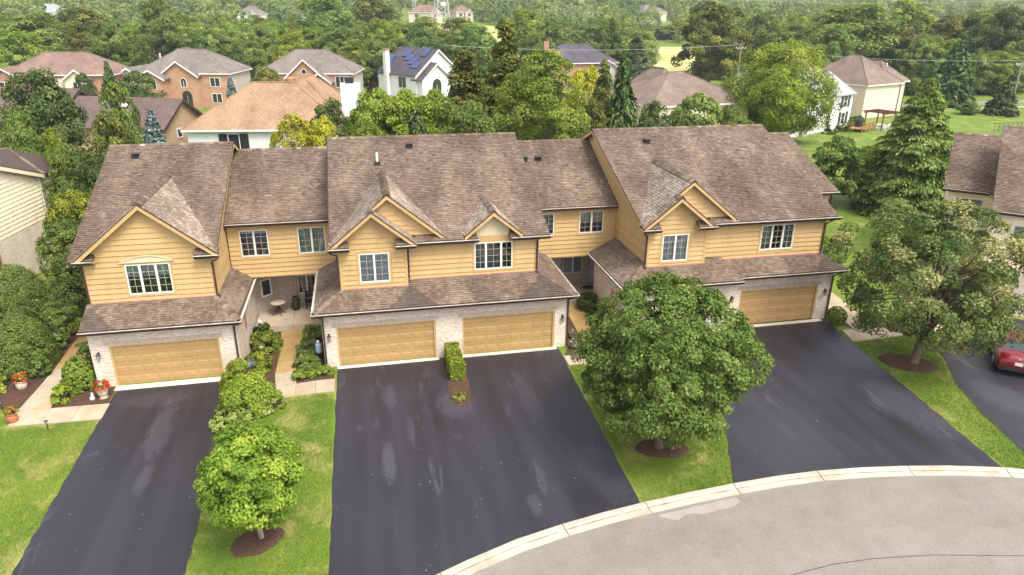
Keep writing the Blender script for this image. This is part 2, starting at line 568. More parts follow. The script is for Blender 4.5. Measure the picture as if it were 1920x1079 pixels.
def _mulch():
    m, nt = newmat('bark_mulch')
    P = wpos(nt)
    n = noise(nt, P, 16, 5, 0.8)
    n2 = noise(nt, P, 1.4, 3)
    c = ramp(nt, n, [(0.3, (0.035, 0.02, 0.014)), (0.5, (0.10, 0.055, 0.036)), (0.66, (0.17, 0.105, 0.07)), (0.76, (0.32, 0.24, 0.17))])
    c = mixc(nt, 1.0, c, ramp(nt, n2, [(0.3, (0.8, 0.8, 0.8)), (0.7, (1.15, 1.1, 1.1))]), 'MULTIPLY')
    finish(nt, c, 0.95, n, 0.9, 0.05, 0.15)
    return m


M_MULCH = _mulch()
M_DRIVE = m_asphalt('sealed_drive', (0.0225, 0.0208, 0.0275, 1), (0.078, 0.074, 0.09, 1), (0, 0, 0), [(-7.5, -3.95, 0.45, 2.2, 0.5, 0.1), (-7.33, -7.3, 0.24, 1.0, 0.45, 0.12), (-8.4, -1.1, 1.5, 0.6, 0.3, 0.2), (2.03, -8.55, 0.26, 1.25, 0.7, 0.08), (2.27, -3.4, 0.28, 1.1, 0.5, 0.12), (3.06, -6.5, 0.16, 1.1, 0.4, 0.15), (5.2, -4.6, 0.8, 1.2, 0.6, 0.08), (8.6, -5.1, 0.45, 2.3, 0.42, 0.2), (10.15, -10.9, 0.95, 1.9, 0.55, 0.04), (9.15, -12.1, 0.6, 0.95, -0.8, 0.3), (7.05, -12.2, 0.25, 0.55, 0.45, 0.1), (25.9, -4.1, 0.9, 1.3, 0.5, 0.06), (25.4, -9.0, 1.2, 2.6, 0.5, 0.04), (23.7, -10.9, 0.8, 1.5, -0.8, 0.35), (18.6, -10.2, 1.5, 2.6, 0.22, 0.5), (30.4, -9.3, 1.0, 1.6, 0.5, 0.05), (2.5, -1.3, 2.6, 0.8, -0.5, 0.4), (8.5, -1.4, 2.4, 0.9, -0.5, 0.4)])
M_STREET = m_street()
M_KERB = m_concrete('kerb_concrete', (0.44, 0.385, 0.31), (0.57, 0.51, 0.425), (0.32, 0.24, 0.14, 1), 0.6)
M_DIRT = m_plain('gutter_dirt', (0.30, 0.20, 0.10, 1), 0.95, 0.5, 3)
M_WALK = m_concrete('walk_concrete', (0.38, 0.305, 0.215), (0.50, 0.42, 0.31), (0.42, 0.28, 0.12, 1), 0.6)
M_WALK2 = m_concrete('stained_walk_concrete', (0.36, 0.225, 0.08), (0.45, 0.31, 0.135), (0.26, 0.15, 0.05, 1), 0.7)
M_APRON = m_concrete('apron_concrete', (0.62, 0.54, 0.43), (0.74, 0.67, 0.57), (0.5, 0.38, 0.24, 1), 0.3)
LAWN = ((0.040, 0.078, 0.009), (0.098, 0.150, 0.016), (0.180, 0.228, 0.034), (0.30, 0.27, 0.09, 1))
M_LAWN = m_lawn('lawn', *LAWN)
M_BLADE = m_lawn('grass_blades', (0.05, 0.085, 0.008), (0.115, 0.165, 0.015), (0.21, 0.25, 0.035), (0.34, 0.29, 0.10, 1), attr=True)
M_FIELD = m_lawn('meadow', (0.17, 0.20, 0.05), (0.27, 0.29, 0.09), (0.36, 0.36, 0.13), (0.44, 0.36, 0.17, 1), (0.40, 0.6), 0.12)

# ------------------------------------------------------------------ ground
XS = [-1500, -300, -100, -40, -20, -10, -4.6] + [-4.6 + 0.4 * i for i in range(1, 11)] + [5, 20, 40, 100, 300, 1500]
YS = [-300, -100, -40, -20] + [-19 + 0.25 * i for i in range(25)] + [-10, 0, 20, 60, 140, 235]


def hill(x, y):
    d = y + 0.05 * x - 235
    return 11.0 * smooth01(d / 190) + 13.0 * smooth01((d - 150) / 420)


YS += [235 + 20 * i for i in range(1, 35)] + [1200, 1600]
b = MB()
for y in YS:
    for x in XS:
        b.v.append((x, y, gz(x, y) + hill(x, y)))
nx = len(XS)
for j in range(len(YS) - 1):
    for i in range(nx - 1):
        b.f.append((j * nx + i, j * nx + i + 1, (j + 1) * nx + i + 1, (j + 1) * nx + i))
tag(b.build('ground', M_LAWN, None, True), kind='structure')


def sheet(name, pts, mt, z=0.012, th=0.05, kind='structure', parent=None, label=None):
    """flat slab on the ground following gz at each corner"""
    n = len(pts)
    vs = [(x, y, gz(x, y) + z) for x, y in pts] + [(x, y, gz(x, y) + z - th) for x, y in pts]
    o = MB().add(vs, [tuple(range(n)), tuple(range(n, 2 * n))[::-1]] + [(i, n + i, n + (i + 1) % n, (i + 1) % n) for i in range(n)]).build(name, mt, parent)
    if kind and parent is None:
        o['kind'] = kind
    if label:
        o['label'] = label
    return o


def wob(p, q, n, amp, seed):
    """points p..q with a slightly ragged edge (asphalt against grass)"""
    rr = random.Random(seed)
    out = []
    for i in range(n):
        t = i / n
        j = 0 if i == 0 else rr.uniform(-amp, amp)
        out.append((p[0] + (q[0] - p[0]) * t + j, p[1] + (q[1] - p[1]) * t))
    return out


KB = [(-14, -25.5), (-8, -21), (-3, -17.9), (0.5, -16.1), (3.3, -14.85), (4.3, -14.45), (6, -13.86), (7.72, -13.45), (9.4, -13.14), (11.0, -12.92), (12.9, -12.72), (14.7, -12.58), (16.5, -12.5), (18.3, -12.52), (20.2, -12.68), (22.0, -12.95), (23.7, -13.28), (25.75, -13.82), (27.4, -14.5), (29.4, -15.6), (31.6, -17.2), (34, -19.6), (36, -22.5), (37.5, -26)]


def offs(pl, d):
    out = []
    for i, (x, y) in enumerate(pl):
        a, c = pl[max(0, i - 1)], pl[min(len(pl) - 1, i + 1)]
        t = Vector((c[0] - a[0], c[1] - a[1])).normalized()
        out.append((x + t.y * d, y - t.x * d))
    return out


KM = offs(KB, 0.17)
KF = offs(KB, 0.56)
road = sheet('road', [(-40, -25.5)] + KF + [(60, -26), (60, -60), (-40, -60)], M_STREET, 0.0)
road.location.z = 0.006
TARL = [(12.6, -17.6), (14.28, -17.15), (15.83, -17.0), (17.4, -17.05), (19.4, -17.3), (22.35, -17.95), (25.5, -19.1), (28.5, -20.8)]
tl_, tr_ = offs(TARL, -0.018), offs(TARL, 0.018)
b = MB()
for p_, q_ in zip(tl_, tr_):
    b.v += [(*p_, 0.0105), (*q_, 0.0105)]
for i in range(len(TARL) - 1):
    b.f.append((2 * i, 2 * i + 1, 2 * i + 3, 2 * i + 2))
b.build('tar_seam', m_plain('tar', (0.09, 0.075, 0.062, 1), 0.8, 0.3), road)
rr = random.Random(3)
sp = [(11.2, -13.62), (12.2, -13.52), (13.2, -13.4), (14.45, -13.28), (14.5, -13.55)]
sp += [(14.5 - 0.33 * i, -13.62 - 0.20 * i / 8 - rr.uniform(0, 0.22)) for i in range(1, 10)]
MB().add([(x, y, 0.0105) for x, y in sp], [tuple(range(len(sp)))[::-1]]).build('cement_spill', m_concrete('cement_spill', (0.30, 0.275, 0.235), (0.36, 0.33, 0.285), (0.25, 0.225, 0.19, 1), 0.5), road)
# kerb: raised back roll, gutter pan in front; one segment per joint
kerb = tag(bpy.data.objects.new('kerb', None), kind='structure')
COL.objects.link(kerb)
seg = [(0, 2), (2, 4), (4, 7), (7, 9), (9, 11), (11, 13), (13, 15), (15, 17), (17, 19), (19, 21), (21, 23)]
for k, (i0, i1) in enumerate(seg):
    b = MB()
    pts = []
    for i in range(i0, i1 + 1):
        t = 0.016 if i == i0 else (-0.016 if i == i1 else 0)
        o_ = []
        for (x, y), z in ((KB[i], 0.075), (KM[i], 0.085), (offs(KB, 0.24)[i], 0.03), (KF[i], 0.022), (KF[i], -0.08), (KB[i], -0.08)):
            j = KB[min(i + 1, len(KB) - 1)]
            h = KB[max(i - 1, 0)]
            d = Vector((j[0] - h[0], j[1] - h[1])).normalized()
            o_.append((x + d.x * t, y + d.y * t, z + gz(x, y)))
        pts.append(o_)
    for s_ in pts:
        b.v += s_
    n = 6
    for i in range(len(pts) - 1):
        for q in range(n):
            q2 = (q + 1) % n
            b.f.append((i * n + q, i * n + q2, (i + 1) * n + q2, (i + 1) * n + q))
    b.f.append(tuple(range(n))[::-1])
    b.f.append(tuple(len(b.v) - n + q for q in range(n)))
    ks = b.build('kerb_segment', M_KERB, kerb)
    rr = random.Random(k + 40)
    d = MB()      # dirt washed into the gutter line
    o0 = offs(KB, 0.235)
    o1 = offs(KB, 0.33)
    n_ = 0
    for i in range(i0, i1):
        for q in range(6):
            t = q / 6
            if n_ and i == i0 and q == 0: continue
            e = rr.uniform(0.25, 1.0)
            p = [o0[i][j] + (o0[i + 1][j] - o0[i][j]) * t for j in (0, 1)]
            g = [o1[i][j] + (o1[i + 1][j] - o1[i][j]) * t for j in (0, 1)]
            d.v += [(p[0] + (g[0] - p[0]) * (0.15 - 0.1 * e), p[1] + (g[1] - p[1]) * (0.15 - 0.1 * e), 0.036 + gz(*p)), (p[0] + (g[0] - p[0]) * (0.15 + 0.6 * e), p[1] + (g[1] - p[1]) * (0.15 + 0.6 * e), 0.0335 + gz(*p))]
            n_ += 1
    for i in range(n_ - 1):
        d.f.append((2 * i, 2 * i + 1, 2 * i + 3, 2 * i + 2))
    d.build('gutter_dirt', M_DIRT, ks)

rr = random.Random(6)
ysd = [0.15 - 18.9 * i / 63 for i in range(64)]
lft = [(-10.35 + 0.2 * min(1, -y / 12.2) - 0.25 * max(0, (-y - 12.2) / 10) + rr.uniform(-0.035, 0.035), y) for y in ysd] + [(-10.4, -22.3)]
rgt = [(-5.42 + 0.64 * min(1, max(0, -y / 9)) + 0.18 * max(0, (-y - 9) / 9.7) + rr.uniform(-0.035, 0.035), y) for y in ysd] + [(-4.65, -18.78)]
DRV_L = lft + rgt[::-1]
b = MB()
for (xa, ya), (xb, yb_) in zip(lft, rgt):      # cross strips so that the drive follows the ground
    b.v += [(xa, ya, gz(xa, ya) + 0.016), (xb, yb_, gz(xb, yb_) + 0.016), (xa, ya, gz(xa, ya) - 0.05), (xb, yb_, gz(xb, yb_) - 0.05)]
for i in range(len(lft) - 1):
    k = 4 * i
    b.f += [(k, k + 4, k + 5, k + 1), (k + 2, k + 6, k + 4, k), (k + 1, k + 5, k + 7, k + 3)]
b.f += [(0, 1, 3, 2), (4 * len(lft) - 4, 4 * len(lft) - 2, 4 * len(lft) - 1, 4 * len(lft) - 3)]
tag(b.build('driveway', M_DRIVE), kind='structure')
DRV_M = wob((-0.12, -0.12), (-0.15, -16.2), 30, 0.03, 5) + [(-0.15, -16.25)] + KB[4:9] + [(10.85, -12.95)] + wob((10.85, -12.95), (11.3, -0.12), 24, 0.03, 6) + [(11.3, -0.12)]
sheet('driveway', DRV_M, M_DRIVE, 0.016)
DRV_R = wob((20.35, 0.36), (14.75, -12.58), 26, 0.03, 7) + [(14.75, -12.6)] + KB[12:17] + [(25.73, -13.82)] + wob((25.73, -13.82), (27.55, 0.36), 26, 0.04, 8) + [(27.55, 0.36)]
sheet('driveway', DRV_R, M_DRIVE, 0.016)
DRV_N = [(31.2, -4.2), (30.6, -5.4), (29.2, -7.6), (28.2, -10.2), (27.5, -13.0), (27.42, -14.5)] + KB[19:22] + [(37, -12), (42, -5), (36.5, 0.5)]
sheet('driveway', DRV_N, M_DRIVE, 0.016)

# concrete aprons at the garage doors
for x0, x1, y0, y1 in ((-10.45, -5.4, 0.10, 0.55), (-0.1, 4.98, -0.30, -0.02), (6.13, 11.2, -0.30, -0.02), (20.55, 27.3, 0.16, 0.46)):
    sheet('garage_apron', [(x0, y0), (x1, y0), (x1, y1), (x0, y1)], M_APRON, 0.035, 0.08)


def walk(slabs, mt, gap=0.012):
    root = tag(bpy.data.objects.new('path', None), kind='structure')
    COL.objects.link(root)
    for s_ in slabs:
        mm, q = (s_[0], s_[1:]) if not isinstance(s_[0], tuple) else (mt, s_)
        cx = sum(p[0] for p in q) / len(q)
        cy = sum(p[1] for p in q) / len(q)
        pts = []
        for x, y in q:
            d = math.hypot(x - cx, y - cy)
            pts.append((cx + (x - cx) * (1 - gap / d), cy + (y - cy) * (1 - gap / d)))
        sheet('slab', pts, mm, 0.05, 0.12, None, root)
    return root


# front walk of the first unit, running back beside the garage
walk([[(-11.5, -2.42), (-10.24, -2.44), (-10.26, -1.12), (-11.5, -1.08)], [(-12.75, -2.36), (-11.5, -2.42), (-11.5, -1.08), (-12.75, -1.05)],
      [(-14.0, -2.3), (-12.75, -2.36), (-12.75, -1.05), (-14.1, -0.9)], [(-14.1, -0.9), (-12.75, -1.05), (-12.8, 0.45), (-14.05, 0.55)],
      [(-14.05, 0.55), (-12.8, 0.45), (-12.85, 1.65), (-14.0, 1.75)], [(-14.0, 1.75), (-12.85, 1.65), (-12.9, 2.9), (-14.0, 3.0)],
      [M_WALK2, (-14.0, 3.0), (-12.9, 2.9), (-12.95, 4.3), (-14.05, 4.4)], [M_WALK2, (-14.05, 4.4), (-12.95, 4.3), (-12.95, 5.8), (-14.1, 5.9)], [M_WALK2, (-14.1, 5.9), (-12.95, 5.8), (-12.95, 7.4), (-14.1, 7.5)]], M_WALK)
# walk into the first court
walk([[(-1.08, -2.5), (-0.2, -2.5), (-0.2, -1.28), (-1.08, -1.28)], [(-2.0, -2.45), (-1.08, -2.5), (-1.08, -1.28), (-2.0, -1.28)],
      [(-2.95, -2.4), (-2.0, -2.45), (-2.0, -1.28), (-2.95, -1.2)], [(-2.98, -1.2), (-2.0, -1.28), (-2.15, 0.1), (-3.12, 0.1)],
      [M_WALK2, (-3.12, 0.1), (-2.15, 0.1), (-2.0, 1.4), (-3.1, 1.4)], [M_WALK2, (-3.1, 1.4), (-2.0, 1.4), (-2.05, 2.7), (-3.0, 2.7)], [M_WALK2, (-3.05, 2.7), (-2.05, 2.7), (-2.1, 5.05), (-3.25, 5.05)]], M_WALK)
# walk into the second court
walk([[(11.3, -2.2), (12.2, -2.2), (12.1, -1.15), (11.3, -1.15)], [(12.2, -2.2), (13.3, -2.0), (13.5, -0.6), (12.1, -1.15)], [M_WALK2, (12.75, -0.75), (13.65, -0.4), (13.75, 1.0), (12.85, 1.0)],
      [M_WALK2, (12.85, 1.0), (13.75, 1.0), (13.95, 2.6), (12.95, 2.6)], [M_WALK2, (12.95, 2.6), (13.95, 2.6), (14.15, 4.1), (13.05, 4.1)], [M_WALK2, (13.05, 4.1), (14.15, 4.1), (14.3, 5.4), (13.2, 5.4)]], M_WALK)
# walk along the right end unit
walk([[(27.6, -1.2), (29.6, -1.3), (29.3, -2.5), (27.25, -2.6)], [(28.35, -1.2), (29.6, -1.2), (30.0, 0.6), (28.55, 0.6)], [(28.55, 0.6), (30.0, 0.6), (30.4, 2.3), (28.75, 2.3)],
      [(29.6, -1.3), (31.6, -1.2), (31.3, -2.4), (29.3, -2.5)], [(31.6, -1.2), (33.6, -1.0), (33.4, -2.2), (31.3, -2.4)], [(28.75, 2.3), (30.4, 2.3), (30.6, 4.2), (28.9, 4.2)]], M_WALK)

# porches: raised slabs in two pours each
for nm, x0, xm, x1, y0, y1 in (('porch', -4.6, -2.6, -0.75, 5.1, 8.1), ('porch', 12.0, 14.4, 17.0, 5.45, 8.1)):
    root = tag(bpy.data.objects.new('porch_floor', None), kind='structure')
    COL.objects.link(root)
    for a, c in ((x0, xm - 0.01), (xm + 0.01, x1)):
        MB().box(a, c, y0, y1, -0.15, 0.21).build('slab', M_WALK, root)

# planting beds (bark mulch)
def bed(cx, cy, rx, ry, seed, rot=0.0, z=0.02, dome=0.10):
    rr = random.Random(seed)
    n = 28
    ring = []
    for i in range(n):
        t = 2 * math.pi * i / n
        k = 1 + 0.09 * math.sin(2 * t + seed) + rr.uniform(-0.05, 0.05)
        x, y = rx * k * math.cos(t), ry * k * math.sin(t)
        ring.append((cx + x * math.cos(rot) - y * math.sin(rot), cy + x * math.sin(rot) + y * math.cos(rot)))
    b = MB()
    for f_, h in ((1, 0), (0.85, dome * 0.8), (0.45, dome)):
        for x, y in ring:
            X, Y = cx + (x - cx) * f_, cy + (y - cy) * f_
            b.v.append((X, Y, gz(X, Y) + z + h + rr.uniform(-0.012, 0.012)))
    b.v.append((cx, cy, gz(cx, cy) + z + dome))
    for lv in (0, 1):
        for i in range(n):
            j = (i + 1) % n
            b.f.append((lv * n + i, lv * n + j, (lv + 1) * n + j, (lv + 1) * n + i))
    for i in range(n):
        b.f.append((2 * n + i, 2 * n + (i + 1) % n, 3 * n))
    return tag(b.build('mulch_bed', M_MULCH, None, True), kind='structure')


bed(-2.58, -11.95, 0.80, 0.76, 1)
bed(13.0, -9.85, 1.0, 0.72, 2, -0.2)
bed(28.45, -5.35, 1.35, 0.98, 3, -0.35)
for i, poly in enumerate(([(-14.9, -0.6), (-14.1, -0.7), (-14.0, 7.5), (-20, 13), (-23, 9), (-18.5, 1.0)], [(-12.75, -1.0), (-10.4, -1.0), (-10.4, 0.5), (-11.3, 0.6), (-11.3, 8), (-12.9, 8)],
                          [(-5.35, -4.6), (-3.9, -4.1), (-2.6, -3.0), (-2.95, -2.3), (-3.0, -1.2), (-3.15, 0.1), (-3.1, 5.0), (-4.65, 5.0), (-4.65, 0.5), (-5.3, -0.3)],
                          [(-2.0, -1.22), (-0.25, -1.22), (-0.25, -0.05), (-0.7, -0.05), (-0.7, 5.0), (-2.0, 5.0), (-2.0, 1.4), (-2.1, 0.1)],
                          [(11.4, -1.1), (12.1, -1.1), (12.7, -0.7), (13.1, 4.0), (13.1, 5.4), (11.95, 5.4), (11.9, 0)], [(13.7, -0.3), (15, 0), (20.2, 0.2), (19.6, -1.3), (15, -1.2)], [(14.1, 2), (15, 1.5), (15.0, 5.3), (14.3, 5.3)],
                          [(5.2, -0.1), (6.0, -0.1), (6.12, -2.6), (6.02, -4.3), (5.75, -4.95), (5.35, -5.0), (5.05, -4.4), (5.1, -2.6)], [(27.75, 0.4), (28.5, -1.1), (28.7, 2.4), (28.9, 5), (27.8, 5)])):
    tag(sheet('mulch_bed', poly, M_MULCH, 0.028 + 0.003 * (i % 3), 0.06), kind='structure')

# ------------------------------------------------------------------ roofs
class Shingles:
    """shingle tabs gathered into one mesh; full tabs can be handed out as single pieces"""
    def __init__(s):
        s.V, s.F, s.A = [], [], []

    def tab(s, p00, p10, p11, p01, n, t0, t1, v):
        b = len(s.V)
        s.V += [p00 + n * t0, p10 + n * t0, p11 + n * t1, p01 + n * t1, p00 - n * 0.004, p10 - n * 0.004]
        s.F += [(b, b + 1, b + 2, b + 3), (b + 4, b + 5, b + 1, b), (b + 4, b, b + 3, b + 3), (b + 1, b + 5, b + 2, b + 2)]
        s.A += [v] * 4

    def build(s, name, parent):
        me = bpy.data.meshes.new(name)
        me.from_pydata([tuple(p) for p in s.V], [], [f if f[2] != f[3] else f[:3] for f in s.F])
        a = me.attributes.new('v', 'FLOAT', 'FACE')
        a.data.foreach_set('value', s.A)
        me.materials.append(M_SH)
        o = ob(name, me, parent)
        o['kind'] = 'stuff'
        return o


_tab = MB().add([(0, 0, 1), (1, 0, 1), (1, 1, 0.15), (0, 1, 0.15), (0, 0, -0.2), (1, 0, -0.2)], [(0, 1, 2, 3), (4, 5, 1, 0), (4, 0, 3), (1, 5, 2)])
ME_TAB = _tab.mesh('shingle', M_SH1)
TONE = random.Random(5)


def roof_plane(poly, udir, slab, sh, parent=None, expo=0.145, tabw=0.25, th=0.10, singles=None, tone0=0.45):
    """poly: coplanar 3D points of the roof surface; udir: eave direction. Adds the deck to slab (MB), tabs to sh.
    singles: (parent part, budget list [n]) -> full tabs become single objects until the budget is spent"""
    P = [Vector(p) for p in poly]
    u_ = Vector(udir).normalized()
    n = Vector((0, 0, 0))
    for i in range(1, len(P) - 1):
        n += (P[i] - P[0]).cross(P[i + 1] - P[0])
    n.normalize()
    if n.z < 0:
        n = -n
        P = P[::-1]
    w = n.cross(u_).normalized()
    if w.z < 0:
        w = -w
        u_ = -u_
    slab.prism([p - Vector((0, 0, 0.012)) for p in P], (0, 0, -th))
    q = [((p - P[0]).dot(u_), (p - P[0]).dot(w)) for p in P]
    vmin, vmax = min(a[1] for a in q), max(a[1] for a in q)

    def span(v):
        xs = []
        for i in range(len(q)):
            (a, b_), (c, d) = q[i], q[(i + 1) % len(q)]
            if (b_ - v) * (d - v) <= 0 and abs(d - b_) > 1e-9:
                xs.append(a + (c - a) * (v - b_) / (d - b_))
        return (min(xs), max(xs)) if len(xs) >= 2 else None
    v = vmin
    k = 0
    while v < vmax - 0.01:
        v1 = min(v + expo, vmax)
        a, c = span(v + 1e-5), span(v1 - 1e-5)
        k += 1
        if a is None or c is None:
            v += expo
            continue
        lo, hi = min(a[0], c[0]), max(a[1], c[1])
        off = TONE.uniform(0, tabw)
        x = lo - off
        pt = lambda uu, vv: P[0] + u_ * uu + w * vv
        while x < hi:
            wd = tabw * TONE.choice((0.4, 0.5, 0.6, 0.75, 0.9, 1.0))
            x1 = x + wd
            s0, s1 = max(x, a[0]), min(x1 - 0.006, a[1])
            r0, r1 = max(x, c[0]), min(x1 - 0.006, c[1])
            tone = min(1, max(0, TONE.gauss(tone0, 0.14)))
            t = TONE.uniform(0.016, 0.04)
            if s1 - s0 > 0.01 or r1 - r0 > 0.01:
                if s1 < s0: s0 = s1 = min(max((s0 + s1) / 2, a[0]), a[1])
                if r1 < r0: r0 = r1 = min(max((r0 + r1) / 2, c[0]), c[1])
                full = abs(s0 - r0) < 1e-3 and abs(s1 - r1) < 1e-3 and s1 - s0 > 0.14
                if singles and full and singles[1][0] > 0:
                    singles[1][0] -= 1
                    Mx = Matrix((u_ * (s1 - s0), w * (v1 - v + 0.01), n * t)).transposed().to_4x4()
                    Mx.translation = pt(s0, v)
                    ob('shingle', ME_TAB, singles[0], Mx)
                else:
                    sh.tab(pt(s0, v), pt(s1, v), pt(r1, v1 + 0.01), pt(r0, v1 + 0.01), n, t, 0.005, tone)
            x = x1
        v += expo


def caps(sh, a, b_, w=0.16, step=0.2, lift=0.03, slope=0.42):
    """cap shingles over a ridge or hip from a to b"""
    a, b_ = Vector(a), Vector(b_)
    L = (b_ - a).length
    d = (b_ - a) / L
    side = d.cross(Vector((0, 0, 1))).normalized()
    up = side.cross(d).normalized()
    if up.z < 0: up = -up
    n = max(1, int(L / step))
    for i in range(n):
        p0, p1 = a + d * (i * L / n), a + d * ((i + 1) * L / n + 0.02)
        h0, h1 = lift + 0.022, lift + 0.004
        tone = min(1, max(0, TONE.gauss(0.42, 0.2)))
        for sg in (-1, 1):
            k = len(sh.V)
            o_ = side * sg * w - up * (w * slope)
            sh.V += [p0 + up * h0, p1 + up * h1, p1 + up * h1 + o_, p0 + up * h0 + o_, p0 + o_ + up * (h0 - 0.03), p1 + o_ + up * (h1 - 0.03)]
            sh.F += [(k, k + 1, k + 2, k + 3), (k + 3, k + 2, k + 5, k + 4)]
            sh.A += [tone] * 2
        k = len(sh.V)
        sh.V += [p0 + up * h0, p0 + up * h0 + side * w - up * (w * slope), p0 + up * (h0 - 0.03), p0 + up * h0 - side * w - up * (w * slope)]
        sh.F += [(k, k + 1, k + 2, k + 3)]
        sh.A += [tone * 0.7]


# ------------------------------------------------------------------ walls
def siding(parent, org, sdir, nrm, poly, openings=(), expo=0.262, name='board', z_first=None, mt=None):
    """lap boards on a vertical wall. poly: (s, z) convex outline; openings: (s0, s1, z0, z1). One object per board."""
    org, sd_, nr = Vector(org), Vector(sdir), Vector(nrm)
    zs = [p[1] for p in poly]
    z = min(zs) if z_first is None else z_first

    def span(zz):
        xs = []
        for i in range(len(poly)):
            (a, b_), (c, d) = poly[i], poly[(i + 1) % len(poly)]
            if (b_ - zz) * (d - zz) <= 0 and abs(d - b_) > 1e-9:
                xs.append(a + (c - a) * (zz - b_) / (d - b_))
        return (min(xs), max(xs)) if len(xs) >= 2 else None
    back = MB()
    while z < max(zs) - 0.02:
        z1 = min(z + expo, max(zs))
        a, c = span(max(z, min(zs)) + 1e-4), span(z1 - 1e-4)
        if a and c:
            pieces = [(None, None, z, z1)]
            cuts = sorted((o[0], o[1], o[2], o[3]) for o in openings if o[2] < z1 - 0.01 and o[3] > z + 0.01)
            segs = []
            cur = None
            for s0, s1, q0, q1 in cuts:
                segs.append((cur, s0, z, z1))
                if q0 > z + 0.03: segs.append((s0, s1, z, q0))
                if q1 < z1 - 0.03: segs.append((s0, s1, q1, z1))
                cur = s1
            segs.append((cur, None, z, z1))
            for s0, s1, za, zb in segs:
                a0 = a[0] if s0 is None else s0
                c0 = c[0] if s0 is None else s0
                a1 = a[1] if s1 is None else s1
                c1 = c[1] if s1 is None else s1
                if a1 - a0 < 0.03 and c1 - c0 < 0.03: continue
                c1, c0 = max(c1, c0 + 1e-3), c0
                o0, o1 = 0.052, 0.006
                pp = lambda s_, z_, d: org + sd_ * s_ + nr * d + Vector((0, 0, z_))
                bb = MB().hexa([pp(a0, za, 0), pp(a1, za, 0), pp(a1, za, o0), pp(a0, za, o0)], [pp(c0, zb + 0.012, 0), pp(c1, zb + 0.012, 0), pp(c1, zb + 0.012, o1), pp(c0, zb + 0.012, o1)])
                bb.build(name, mt or M_SIDE, parent)
                back.hexa([pp(a0, za, -0.10), pp(a1, za, -0.10), pp(a1, za, -0.004), pp(a0, za, -0.004)], [pp(c0, zb, -0.10), pp(c1, zb, -0.10), pp(c1, zb, -0.004), pp(c0, zb, -0.004)])
        z += expo
    back.build('sheathing', M_TRIM, parent)


